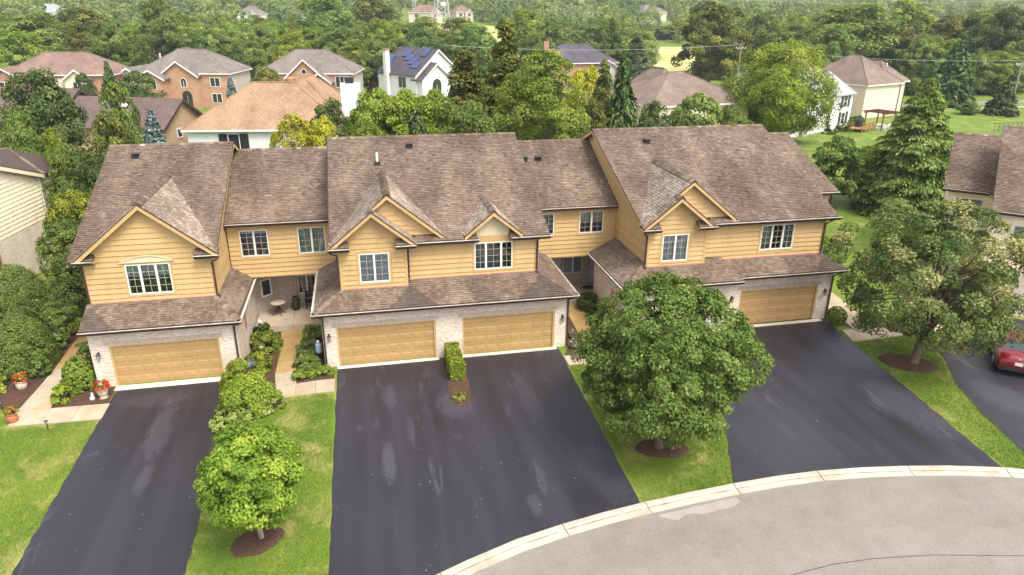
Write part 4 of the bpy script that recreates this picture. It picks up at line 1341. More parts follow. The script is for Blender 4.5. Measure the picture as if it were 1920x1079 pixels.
downspout(U2, [(-0.8, -0.56, 3.02), (-0.75, -0.4, 2.9), (-0.60, -0.05, 2.7), (-0.60, -0.05, 0.05)])
downspout(U2, [(12.0, -0.56, 3.02), (11.95, -0.4, 2.9), (11.80, -0.05, 2.7), (11.80, -0.05, 0.05)])
siding(U2, (10.42, 1.16, 0), (0, 1, 0), (1, 0, 0), [(0, 3.92), (4.6, 3.92), (4.6, 8.0), (0, 6.05)])
siding(U2, (wl, 0.82, 0), (0, 1, 0), (-1, 0, 0), [(0, 3.76), (5.0, 3.76), (5.0, 8.0), (0, 6.05)])
rake(U2, (0.02, 0.9, mainz(0.9)), (0.02, 9.4, zr), (-1, 0, 0), 0.18)
rake(U2, (10.9, 0.78, MZ), (10.9, 9.4, zr), (1, 0, 0), 0.18)
MB().tube([(2.65, 6.9, mainz(6.9) - 0.05), (2.65, 6.9, mainz(6.9) + 0.62)], 0.07, 10).build('vent_pipe', M_WHITE, RF2)
MB().box(2.50, 2.80, 6.72, 7.0, mainz(6.75) - 0.05, mainz(6.75) + 0.2).build('pipe_boot', M_BLACK, RF2)
box_vent(RF2, 4.55, 8.3, mainz(8.3))
lantern(None, -0.36, 0, 1.68, 'black wall lantern left of the double unit, above the low juniper')
lantern(None, 11.52, 0, 1.70, 'black wall lantern at the right corner of the two door garage wall')

# ---- right end unit
U3 = thing('townhouse', 'ochre sided end townhouse with twin nested gables behind the round maple', 'townhouse', (21.5, 0.4, 0), 0, 'attached townhouses in the front row')
x0, x1, YB = 15.0, 27.70, 0.49
dr = 22.044 - 0.0
dr = 21.98
b = MB()
b.box(20.7, dr, YB, YB + 0.3, -0.4, 3.05).box(dr + 4.88, x1, YB, YB + 0.3, -0.4, 3.05).box(dr, dr + 4.88, YB, YB + 0.3, 2.18, 3.05)
b.box(x0, 20.7, 0.04, 0.34, -0.4, 3.05).box(20.4, 20.7, 0.34, YB + 0.3, -0.4, 3.05).box(x0, x0 + 0.3, 0.34, 5.3, -0.4, 3.05)
b.box(x1 - 0.3, x1, YB + 0.3, 17, -0.4, 3.05).box(x0, x1, 17, 17.3, -0.4, 5.8)
b.build('brick_wall', M_BRICK, U3)
garage_door(U3, dr, YB, 0.05)
MB().box(14.8, 21.5, -0.4, 0.34, 2.99, 3.05).box(21.5, x1 + 0.2, 0.04, YB + 0.3, 2.99, 3.05).box(14.8, 15.3, 0.34, 5.4, 2.99, 3.05).build('soffit', M_TRIM, U3)
RZ, RS, RYE, RYR = 6.12, 0.40, 0.80, 9.9
sl, sh, zr = main_roof(U3, 15.98, 27.62, RYE, RZ, RYR, RS, [(16.33, 19.95, 1.32)])
mz = lambda y: RZ + RS * (y - RYE)
my = lambda z: RYE + (z - RZ) / RS
bk, bz = 17.85, 7.74
gk, gz_ = 18.72, 8.44
GS = 0.80
xl = 15.88
zl = bz - GS * (bk - xl)
bxr = 19.95
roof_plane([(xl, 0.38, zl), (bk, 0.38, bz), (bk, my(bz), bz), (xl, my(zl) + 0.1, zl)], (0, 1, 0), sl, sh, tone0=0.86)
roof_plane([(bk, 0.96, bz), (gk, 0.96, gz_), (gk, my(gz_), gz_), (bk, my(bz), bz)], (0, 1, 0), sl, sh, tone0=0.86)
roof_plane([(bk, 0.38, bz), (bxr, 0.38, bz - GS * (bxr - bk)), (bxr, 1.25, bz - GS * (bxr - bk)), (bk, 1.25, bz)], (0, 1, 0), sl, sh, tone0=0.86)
xr = gk + (gz_ - 6.22) / GS
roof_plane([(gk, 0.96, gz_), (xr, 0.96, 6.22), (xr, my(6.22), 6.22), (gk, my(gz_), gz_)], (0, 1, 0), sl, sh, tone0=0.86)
caps(sh, (bk, 0.36, bz), (bk, 1.0, bz), 0.19, 0.24, 0.06, 0.8)
caps(sh, (gk, 0.94, gz_), (gk, my(gz_), gz_), 0.19, 0.24, 0.06, 0.8)
# lower roof of the side extension
roof_plane([(27.62, 3.75, 6.73), (29.55, 3.75, 6.73), (29.55, 9.9, 9.19), (27.62, 9.9, 9.19)], (1, 0, 0), sl, sh)
caps(sh, (27.62, 9.9, 9.19), (29.55, 9.9, 9.19), 0.2, 0.25)
RF3 = sl.build('roof', M_UNDER, U3)
sh.build('shingles', RF3)
gutter(RF3, (27.7, 3.75, 6.73), (29.6, 3.75, 6.73), (0, -1, 0))
MB().box(27.3, 29.2, 4.1, 14, 0, 6.6).build('extension_wall', M_SIDE, U3)
SK3 = skirt(U3, [([(21.5, 0.0, 3.22), (28.05, 0.0, 3.22), (27.12, 1.22, 3.83), (20.9, 1.22, 3.83), (20.9, 0.3, 3.37)], (1, 0, 0)),
                 ([(14.72, -0.45, 3.20), (21.5, -0.45, 3.20), (20.9, 1.22, 4.035), (16.39, 1.22, 4.035)], (1, 0, 0)),
                 ([(14.72, 5.6, 3.20), (14.72, -0.45, 3.20), (16.35, 1.18, 4.015), (16.35, 5.6, 4.015)], (0, 1, 0)),
                 ([(28.05, 0.0, 3.22), (28.05, 5, 3.22), (27.12, 5, 3.83), (27.12, 1.22, 3.83)], (0, 1, 0))], [300],
            [((14.72, -0.45, 3.20), (16.35, 1.18, 4.015)), ((28.05, 0.0, 3.22), (27.12, 1.22, 3.83))])
gutter(SK3, (21.56, 0.0, 3.22), (28.17, 0.0, 3.22), (0, -1, 0))
gutter(SK3, (14.6, -0.45, 3.20), (21.52, -0.45, 3.20), (0, -1, 0))
gutter(SK3, (14.72, 5.58, 3.20), (14.72, -0.5, 3.20), (-1, 0, 0))
BY, MY = 0.86, 1.22
wl = 16.35
siding(U3, (wl, BY, 0), (1, 0, 0), (0, -1, 0), [(0, 3.82), (3.35, 3.82), (3.35, 6.2), (1.5, 7.52), (0, 6.25)], [(0.71, 2.42, 3.99, 5.73)])
window(U3, (wl, BY, 0), (1, 0, 0), (0, -1, 0), 0.83, 2.30, 4.11, 5.61, 2, (2, 4), ('curtains', 1.0))
for xa in (wl - 0.02, 19.6):
    MB().box(xa, xa + 0.12, BY - 0.05, BY + 0.06, 3.84, 6.0).build('corner_board', M_TRIM, U3)
MB().box(19.61, 19.715, BY + 0.06, MY, 3.8, 6.1).build('bay_return', M_TRIM, U3)
MB().box(wl, 19.72, BY - 0.07, BY - 0.037, 3.82, 3.90).build('flashing', M_FLASH, U3)
siding(U3, (19.72, MY, 0), (1, 0, 0), (0, -1, 0), [(0, 3.82), (7.4, 3.82), (7.4, 6.1), (0, 6.1)], [(3.34, 5.60, 4.14, 5.84)])
window(U3, (19.72, MY, 0), (1, 0, 0), (0, -1, 0), 3.46, 5.48, 4.26, 5.72, 3, (2, 4), ('curtain', 1.0))
MB().box(27.02, 27.14, MY - 0.05, MY + 0.06, 3.85, 5.95).build('corner_board', M_TRIM, U3)
MB().box(19.72, 27.12, MY - 0.07, MY - 0.037, 3.82, 3.90).build('flashing', M_FLASH, U3)
siding(U3, (17.1, 1.28, 0), (1, 0, 0), (0, -1, 0), [(0.0, 6.34), (4.1, 6.34), (1.62, 8.24)])
siding(U3, (wl, 0.9, 0), (0, 1, 0), (-1, 0, 0), [(0, 3.85), (4.9, 3.85), (4.9, 8.0), (0, 6.05)])
siding(U3, (wl, 5.8, 0), (0, 1, 0), (-1, 0, 0), [(0, 5.9), (4.1, 7.9), (4.1, 9.65), (0, 8.02)])
siding(U3, (wl, 9.9, 0), (0, 1, 0), (-1, 0, 0), [(0, 7.9), (4.1, 7.9), (4.1, 8.0), (0, 9.65)])
siding(U3, (27.12, 1.22, 0), (0, 1, 0), (1, 0, 0), [(0, 3.82), (2.9, 3.82), (2.9, 7.2), (0, 6.1)])
MB().box(wl - 0.035, wl, 1.2, 5.6, 3.97, 4.06).build('flashing', M_FLASH, U3)
for (a, c) in (((bk, 0.38, bz), (xl, 0.38, zl)), ((bk, 0.38, bz), (bxr, 0.38, bz - GS * (bxr - bk))), ((gk, 0.96, gz_), (bk + 0.1, 0.96, gz_ - GS * (gk - bk - 0.1))), ((gk, 0.96, gz_), (xr, 0.96, 6.22))):
    rake(U3, a, c, (0, -1, 0), 0.2)
MB().prism([(bk, 0.4, bz - 0.2), (16.0, 0.4, 6.05), (16.0, 0.84, 6.05), (bk, 0.84, bz - 0.2)], (0, 0, -0.03)).prism([(bk, 0.4, bz - 0.2), (19.85, 0.4, 6.05), (19.85, 0.84, 6.05), (bk, 0.84, bz - 0.2)], (0, 0, -0.03)).build('gable_soffit', M_TRIM, U3)
MB().box(19.95, 27.6, 0.85, MY, 5.87, 5.93).build('soffit', M_TRIM, U3)
gutter(RF3, (19.95, RYE, RZ), (27.75, RYE, RZ), (0, -1, 0))
rs, rsh = MB(), Shingles()
for xa, xb in ((15.86, 16.85), (18.98, 19.98)):
    gable_return(U3, RF3, rsh, rs, xa, xb, 0.35, 6.12)
ro = rs.build('return_roof', M_UNDER, U3)
rsh.build('shingles', ro)
rake(U3, (16.0, 0.9, mz(0.9)), (16.0, RYR, zr), (-1, 0, 0), 0.22)
rake(U3, (16.0, 19.0, RZ), (16.0, RYR, zr), (-1, 0, 0), 0.22)
rake_soffit(U3, 16.0, 16.34, 1.0, mz(1.0), RYR, zr)
rake_soffit(U3, 16.0, 16.34, 18.9, RZ, RYR, zr)
rake(U3, (27.6, 0.83, RZ), (27.6, RYR, zr), (1, 0, 0), 0.2)
downspout(U3, [(15.95, 0.3, 5.98), (16.0, 0.45, 5.85), (16.25, 0.8, 5.6), (16.25, 0.8, 4.0), (16.25, 0.65, 3.9)])
downspout(U3, [(27.4, 0.72, 5.98), (27.3, 0.9, 5.85), (27.08, 1.13, 5.6), (27.08, 1.13, 4.0), (27.1, 1.0, 3.9)])
downspout(U3, [(28.0, -0.06, 3.08), (27.9, 0.1, 2.95), (27.66, 0.43, 2.7), (27.66, 0.43, 0.05)])
MB().box(x0 - 0.03, x0 + 0.006, 1.7, 2.2, 1.2, 2.2).build('side_shutter', M_FLASH, U3)
box_vent(RF3, 19.0, 8.3, mz(8.3))
lantern(None, 21.45, YB, 1.75, 'black wall lantern left of the right end garage, next to the maple crown')
lantern(None, 27.3, YB, 1.75, 'black wall lantern right of the right end garage, by its outer corner')


# ---- recessed wings between the units
def wing(label, xa, xb, cat='townhouse wing'):
    t = thing('townhouse_wing', label, cat, ((xa + xb) / 2, 6.0, 0), 0, 'recessed wings between the townhouses')
    sl, sh = MB(), Shingles()
    roof_plane([(xa + 0.03, 5.4, 6.12), (xb - 0.03, 5.4, 6.12), (xb - 0.03, 11.5, 8.88), (xa + 0.03, 11.5, 8.88)], (1, 0, 0), sl, sh)
    caps(sh, (xa + 0.03, 11.5, 8.88), (xb - 0.03, 11.5, 8.88), 0.2, 0.25)
    sl.prism([(xa, 11.5, 8.87), (xb, 11.5, 8.87), (xb, 17.6, 6.1), (xa, 17.6, 6.1)], (0, 0, -0.1))
    rf = sl.build('roof', M_UNDER, t)
    sh.build('shingles', rf)
    gutter(rf, (xa + 0.05, 5.4, 6.12), (xb - 0.05, 5.4, 6.12), (0, -1, 0))
    MB().box(xa + 0.05, xb - 0.05, 5.42, 5.8, 5.87, 5.93).build('soffit', M_TRIM, t)
    MB().box(xa + 0.04, xb - 0.04, 5.84, 8.3, 2.86, 2.93).build('porch_ceiling', M_TRIM, t)
    return t, rf


W1, WR1 = wing('recessed ochre wing over a brick porch between the end unit and the double unit', -5.5, 0.38)
siding(W1, (-5.5, 5.8, 0), (1, 0, 0), (0, -1, 0), [(0.04, 2.94), (5.84, 2.94), (5.84, 6.03), (0.04, 6.03)], [(0.53, 2.19, 4.03, 5.73), (3.52, 5.18, 4.03, 5.73)])
window(W1, (-5.5, 5.8, 0), (1, 0, 0), (0, -1, 0), 0.64, 2.08, 4.14, 5.62, 2, (2, 4), ('blind', 0.12))
window(W1, (-5.5, 5.8, 0), (1, 0, 0), (0, -1, 0), 3.63, 5.07, 4.14, 5.62, 2, (2, 4), ('curtains', 1.0))
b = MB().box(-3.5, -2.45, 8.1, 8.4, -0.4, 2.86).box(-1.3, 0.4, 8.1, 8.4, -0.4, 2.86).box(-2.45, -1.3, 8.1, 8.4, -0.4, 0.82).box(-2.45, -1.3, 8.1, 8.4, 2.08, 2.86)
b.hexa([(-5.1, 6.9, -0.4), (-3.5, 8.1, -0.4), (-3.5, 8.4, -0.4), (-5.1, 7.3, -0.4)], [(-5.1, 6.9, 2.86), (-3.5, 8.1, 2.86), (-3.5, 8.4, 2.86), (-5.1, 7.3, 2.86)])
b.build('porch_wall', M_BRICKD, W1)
window(W1, (-2.45, 8.12, 0), (1, 0, 0), (0, -1, 0), 0.05, 1.1, 0.86, 2.04, 2, (2, 3), ('blind', 0.0), 0)
dv = Vector((1.6, 1.2, 0)).normalized()
SMALLW = (W1, dv)
W2, WR2 = wing('recessed ochre wing over a dim porch between the double unit and the right end unit', 10.44, 16.33)
siding(W2, (10.44, 5.8, 0), (1, 0, 0), (0, -1, 0), [(0.02, 2.97), (5.88, 2.97), (5.88, 6.03), (0.02, 6.03)], [(1.32, 2.22, 4.26, 5.81), (3.54, 5.25, 4.26, 5.81)])
window(W2, (10.44, 5.8, 0), (1, 0, 0), (0, -1, 0), 1.43, 2.11, 4.37, 5.70, 1, (2, 4), ('blind', 0.0))
window(W2, (10.44, 5.8, 0), (1, 0, 0), (0, -1, 0), 3.65, 5.14, 4.37, 5.70, 2, (2, 4), ('curtains', 0.5))
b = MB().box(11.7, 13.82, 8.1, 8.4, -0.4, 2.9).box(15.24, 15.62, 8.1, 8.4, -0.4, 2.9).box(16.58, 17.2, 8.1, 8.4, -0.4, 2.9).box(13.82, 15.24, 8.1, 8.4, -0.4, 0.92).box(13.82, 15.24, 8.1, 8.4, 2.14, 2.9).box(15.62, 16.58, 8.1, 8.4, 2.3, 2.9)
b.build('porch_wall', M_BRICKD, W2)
window(W2, (13.82, 8.12, 0), (1, 0, 0), (0, -1, 0), 0.05, 1.37, 0.97, 2.1, 2, (1, 1), ('blind', 1.0), 0)
dd = MB().box(15.65, 16.55, 8.2, 8.26, 0.22, 2.27).build('front_door', m_plain('pale_lilac_door', (0.55, 0.55, 0.66, 1), 0.45, 0.04), W2)
pd = MB()
for zz in (0.45, 1.35):
    for xx in (15.76, 16.14):
        pd.box(xx, xx + 0.3, 8.185, 8.2, zz, zz + 0.7)
pd.build('door_panel', m_plain('pale_door_panel', (0.60, 0.60, 0.70, 1), 0.45, 0.03), dd)
MB().tube([(15.74, 8.2, 1.2), (15.74, 8.13, 1.2)], 0.035, 8).build('handle', M_BLACK, dd)
box_vent(WR2, 11.6, 9.6, 6.12 + 0.4525 * 4.2)
box_vent(WR2, 12.5, 9.6, 6.12 + 0.4525 * 4.2)

# ------------------------------------------------------------------ foliage
def unit(a):
    return a / np.maximum(np.linalg.norm(a, axis=-1, keepdims=True), 1e-9)


def sphere_dirs(n, rng):
    return unit(rng.normal(size=(n, 3)))


def leaf_arrays(P, N, size, rng, aspect=0.55, fold=0.18, axis=None):
    """one bent rhombic leaf (4 corners) per point"""
    n = len(P)
    if axis is None:
        axis = rng.normal(size=(n, 3))
        axis[:, 2] -= 0.3
    t = unit(axis - N * np.sum(axis * N, axis=1, keepdims=True))
    b = np.cross(N, t)
    sz = size[:, None] if hasattr(size, '__len__') else np.full((n, 1), size)
    V = np.empty((n, 4, 3))
    V[:, 0] = P - t * sz * 0.5
    V[:, 1] = P + b * sz * aspect * 0.5 + N * sz * fold
    V[:, 2] = P + t * sz * 0.5
    V[:, 3] = P - b * sz * aspect * 0.5 + N * sz * fold
    F = np.arange(n * 4).reshape(n, 4)
    return V.reshape(-1, 3), F


def dome(zf):
    return np.sqrt(np.clip(1 - (2 * zf - 1) ** 2, 0, 1))


SHAPES = {
    'ball': lambda z: np.sqrt(np.clip(1 - (2 * z - 1) ** 2, 0, 1)),
    'egg': lambda z: np.sqrt(np.clip(1 - (2 * np.clip(z, 0, 1) ** 0.8 - 1) ** 2, 0, 1)),
    'dome': lambda z: np.sqrt(np.clip(1 - z ** 2.2, 0, 1)),
    'cone': lambda z: np.clip((1 - z) ** 0.75, 0, 1) * np.clip(0.35 + z * 7, 0, 1),
    'column': lambda z: np.clip(1 - z ** 3, 0, 1) ** 0.7 * np.clip(0.55 + z * 3, 0, 1),
    'vase': lambda z: np.sqrt(np.clip(1 - (1.25 * z - 0.45) ** 2 / 0.66, 0, 1)) * (0.55 + 0.45 * np.clip(z * 2.2, 0, 1)),
}


def crown(rx, ry, h, z0, nclump, nleaf, leaf, seed, shape='ball', rc=None, inner=0.25, lump=0.16, up=0.35, jit=0.6, clip_surface=False, cvar=0.55, aspect=0.6, hang=0.0):
    """leaves of a crown: sprays scattered through a lobed volume. Returns V, F, v"""
    rng = np.random.default_rng(seed)
    fn = SHAPES[shape]
    zz = rng.uniform(0.02, 0.99, nclump * 3)
    keep = rng.uniform(0, 1, len(zz)) < (0.25 + fn(zz))
    zz = zz[keep][:nclump]
    nclump = len(zz)
    ang = rng.uniform(0, 2 * np.pi, nclump)
    ph = rng.uniform(0, 6.28, 6)
    lobes = 1 + lump * (np.sin(3 * ang + ph[0] + 4 * zz) * 0.5 + np.sin(5 * ang + ph[1] - 6 * zz) * 0.35 + np.sin(2 * ang + ph[2] + 9 * zz) * 0.5)
    inside = rng.uniform(0, 1, nclump) < inner
    fr = np.where(inside, rng.uniform(0.2, 0.75, nclump), rng.uniform(0.80, 1.09, nclump)) if not clip_surface else rng.uniform(0.92, 1.0, nclump)
    rr = fn(zz) * fr * lobes
    C = np.stack([rx * rr * np.cos(ang), ry * rr * np.sin(ang), z0 + h * zz], 1)
    cen = np.array([0, 0, z0 + h * 0.42])
    out = unit((C - cen) / np.array([rx, ry, h * 0.5]))
    per = max(1, nleaf // nclump)
    rc = rc or 0.28 * (rx + ry) / 2
    rcs = rc * rng.uniform(0.6, 1.25, nclump)
    idx = np.repeat(np.arange(nclump), per)
    n = len(idx)
    d = sphere_dirs(n, rng)
    d = unit(d + out[idx] * 0.55 + np.array([0, 0, 0.25]))
    q = rng.uniform(0.25, 1, n) ** 0.5
    P = C[idx] + d * (rcs[idx] * q)[:, None] * np.array([1, 1, 0.75])
    if hang:
        P[:, 2] -= hang * rng.uniform(0, 1, n) ** 2
    N = unit(d * 0.5 + out[idx] * 0.4 + np.array([0, 0, up]) + rng.normal(size=(n, 3)) * jit * 0.6)
    s = leaf * rng.uniform(0.7, 1.3, n)
    V, F = leaf_arrays(P, N, s, rng, aspect)
    cv = rng.normal(0.5, 0.24, nclump)
    v = np.clip(cv[idx] * cvar + rng.normal(0.5, 0.22, n) * (1 - cvar), 0, 1)
    return V, F, v, C


def conifer(r, h, seed, z0=0.02, card=0.42, dens=1.0, droop=0.25, power=0.85, lift=0.12, per_m=3.4, nbr=8, spread=0.55):
    """needle sprays along drooping whorled branches"""
    rng = np.random.default_rng(seed)
    Ps, Ns, As, Ss, Vs = [], [], [], [], []
    z = h * z0
    while z < h * 0.985:
        t = z / h
        R_ = r * (1 - t) ** power * rng.uniform(0.85, 1.08) + 0.05
        nb = max(4, int(nbr * (0.55 + 0.6 * (1 - t))))
        a0 = rng.uniform(0, 6.28)
        for k in range(nb):
            a = a0 + 6.283 * k / nb + rng.normal(0, 0.18)
            L = R_ * rng.uniform(0.72, 1.14)
            m = max(3, int(L * per_m * 4 * dens))
            s = np.sqrt(rng.uniform(0.03, 1, m))
            dr = np.array([np.cos(a), np.sin(a), 0])
            sd_ = np.array([-np.sin(a), np.cos(a), 0])
            off = rng.normal(0, 1, m) * (1 - s * 0.65) * L * spread * 0.32
            P = np.outer(s * L, dr) + np.outer(off, sd_)
            P[:, 2] = z + lift * L * s - droop * L * s ** 2 - np.abs(off) * 0.25 + rng.normal(0, 0.05, m)
            N = unit(np.array([0, 0, 1.0]) + 0.55 * dr + rng.normal(size=(m, 3)) * 0.45)
            A = dr + np.outer(np.sign(off + 1e-6) * 0.7, sd_) * rng.uniform(0.3, 1, (m, 1)) + np.array([0, 0, -0.25])
            Ps.append(P); Ns.append(N); As.append(A)
            Ss.append(card * rng.uniform(0.65, 1.25, m) * (0.55 + 0.45 * (1 - t)))
            Vs.append(np.clip(rng.normal(0.45, 0.1) + rng.normal(0, 0.2, m) + (s - 0.5) * 0.25, 0, 1))
        z += max(0.16, 0.05 * h * (0.45 + 0.55 * (1 - t))) * rng.uniform(0.8, 1.2) / max(0.6, dens)
    P, N, A, S_, Vv = (np.concatenate(q) for q in (Ps, Ns, As, Ss, Vs))
    V, F = leaf_arrays(P, N, S_, rng, 0.42, 0.08, A)
    return V, F, Vv


def limbs(C, h_fork, r0, top, seed, nl=9, lean=(0, 0), sides=8, twig=0.012):
    """tapered trunk with limbs out to some of the spray centres C"""
    rr = random.Random(seed)
    b = MB()
    pts = [(0, 0, -0.15), (0.02, 0.01, 0.12), (lean[0] * 0.3, lean[1] * 0.3, h_fork * 0.5), (lean[0] * 0.7, lean[1] * 0.7, h_fork), (lean[0], lean[1], (h_fork + top) / 2), (lean[0] * 1.1, lean[1] * 1.1, top)]
    b.tube(pts, [r0 * 1.45, r0 * 1.08, r0 * 0.92, r0 * 0.75, r0 * 0.42, r0 * 0.1], sides)
    idx = list(range(len(C)))
    rr.shuffle(idx)
    for i in idx[:nl]:
        e = Vector(C[i])
        zz = rr.uniform(h_fork * 0.85, (h_fork + top) * 0.55)
        zz = min(zz, e.z - 0.05) if e.z > h_fork * 0.8 else h_fork * 0.8
        k = (zz - h_fork) / max(0.1, top - h_fork)
        s0 = Vector((lean[0] * (0.7 + 0.4 * k), lean[1] * (0.7 + 0.4 * k), zz))
        md = s0.lerp(e, 0.5) + Vector((rr.uniform(-.15, .15), rr.uniform(-.15, .15), (e - s0).length * 0.10))
        rb = r0 * rr.uniform(0.28, 0.5)
        b.tube([s0, s0.lerp(md, 0.5) + Vector((0, 0, 0.05)), md, md.lerp(e, 0.55), e], [rb, rb * 0.8, rb * 0.6, rb * 0.35, twig], 6, False)
    return b


M_BARK = m_bark('grey_brown_bark', (0.085, 0.062, 0.045), (0.23, 0.18, 0.135))
M_BARKL = m_bark('pale_bark', (0.20, 0.165, 0.12), (0.42, 0.36, 0.28))
LEAF = {
    'maple': m_leaf('maple_leaf', [(0.046, 0.091, 0.016), (0.132, 0.211, 0.039), (0.299, 0.390, 0.111)]),
    'maple_worn': m_leaf('sunburnt_maple_leaf', [(0.035, 0.070, 0.014), (0.126, 0.180, 0.048), (0.431, 0.390, 0.156)]),
    'young': m_leaf('young_linden_leaf', [(0.073, 0.130, 0.013), (0.189, 0.281, 0.029), (0.396, 0.457, 0.061)]),
    'lime': m_leaf('lime_leaf', [(0.10, 0.15, 0.012), (0.22, 0.29, 0.028), (0.40, 0.43, 0.07)]),
    'lime_tree': m_leaf('lime_tree_leaf', [(0.085, 0.135, 0.015), (0.20, 0.27, 0.032), (0.40, 0.44, 0.08)]),
    'yellow': m_leaf('yellow_leaf', [(0.20, 0.20, 0.012), (0.42, 0.41, 0.03), (0.62, 0.58, 0.09)]),
    'bright': m_leaf('bright_green_leaf', [(0.071, 0.118, 0.016), (0.177, 0.246, 0.031), (0.379, 0.432, 0.078)]),
    'mid': m_leaf('mid_green_leaf', [(0.058, 0.099, 0.019), (0.146, 0.211, 0.042), (0.305, 0.370, 0.104)]),
    'dark': m_leaf('dark_green_leaf', [(0.034, 0.060, 0.017), (0.083, 0.124, 0.031), (0.186, 0.237, 0.066)]),
    'olive': m_leaf('olive_cedar_spray', [(0.051, 0.064, 0.015), (0.129, 0.152, 0.029), (0.305, 0.294, 0.061)]),
    'spruce': m_leaf('spruce_needles', [(0.022, 0.048, 0.015), (0.054, 0.095, 0.025), (0.149, 0.194, 0.054)], 0.12),
    'blue': m_leaf('blue_spruce_needles', [(0.055, 0.085, 0.075), (0.13, 0.18, 0.165), (0.27, 0.33, 0.31)], 0.1),
    'grey': m_leaf('grey_green_leaf', [(0.06, 0.085, 0.04), (0.135, 0.17, 0.085), (0.24, 0.27, 0.15)]),
    'far': m_leaf('far_green_leaf', [(0.090, 0.138, 0.033), (0.196, 0.263, 0.061), (0.364, 0.423, 0.117)]),
    'fardark': m_leaf('far_dark_leaf', [(0.065, 0.107, 0.035), (0.132, 0.192, 0.058), (0.243, 0.316, 0.100)]),
    'tan': m_leaf('withered_leaf', [(0.12, 0.095, 0.035), (0.24, 0.20, 0.075), (0.34, 0.27, 0.11)]),
    'plum': m_leaf('plum_leaf', [(0.035, 0.012, 0.014), (0.075, 0.024, 0.026), (0.13, 0.05, 0.05)]),
    'red': m_leaf('red_petal', [(0.45, 0.03, 0.012), (0.70, 0.07, 0.02), (0.80, 0.16, 0.06)], 0.2),
    'white': m_leaf('white_petal', [(0.6, 0.6, 0.55), (0.75, 0.75, 0.72), (0.85, 0.85, 0.84)], 0.2),
    'pale': m_leaf('pale_yellow_petal', [(0.55, 0.55, 0.16), (0.68, 0.67, 0.28), (0.78, 0.77, 0.45)], 0.2),
    'varieg': m_leaf('cream_edged_leaf', [(0.10, 0.16, 0.02), (0.25, 0.32, 0.05), (0.55, 0.55, 0.22)]),
}


def set_parts(t, crown_arr, mt, trunk_mb, bark, loc, crown_name='crown'):
    V, F, v = crown_arr[:3]
    me = npmesh(crown_name, V + np.array(loc), F, mt, v)
    ob(crown_name, me, t)
    if trunk_mb:
        trunk_mb.v = [(x + loc[0], y + loc[1], z + loc[2]) for x, y, z in trunk_mb.v]
        trunk_mb.build('trunk', bark, t, True)


# ---- the three street trees
t = thing('young_tree', 'small round bright green young tree on the strip between the left drives', 'tree', (-2.58, -11.95, gz(-2.58, -12)))
cr = crown(1.36, 1.36, 2.95, 1.32, 150, 26000, 0.125, 3, 'egg', 0.38, 0.45, 0.12, 0.45, 0.7)
set_parts(t, cr, LEAF['young'], limbs(cr[3], 1.1, 0.085, 4.2, 3, 14), M_BARKL, (-2.45, -11.95, gz(-2.58, -12)))
t = thing('maple_tree', 'large dense round maple in the middle lawn hiding the wall beside the right garage', 'tree', (13.0, -9.85, 0))
cr = crown(2.98, 2.98, 5.75, 1.45, 560, 92000, 0.128, 8, 'egg', 0.47, 0.4, 0.19, 0.4, 0.85, cvar=0.34)
set_parts(t, cr, LEAF['maple'], limbs(cr[3], 1.7, 0.19, 6.6, 8, 26), M_BARK, (12.85, -9.85, 0.0))
t = thing('maple_tree', 'large open sunburnt maple with forked bare limbs in the mulch ring by the red car', 'tree', (28.4, -5.5, 0))
cr = crown(4.05, 4.05, 6.5, 1.75, 190, 36000, 0.165, 21, 'vase', 0.66, 0.3, 0.22, 0.5, 0.8, cvar=0.5)
set_parts(t, cr, LEAF['maple_worn'], limbs(cr[3], 1.55, 0.21, 6.8, 21, 46, (0.45, 0.25)), M_BARK, (28.6, -5.5, 0.0))


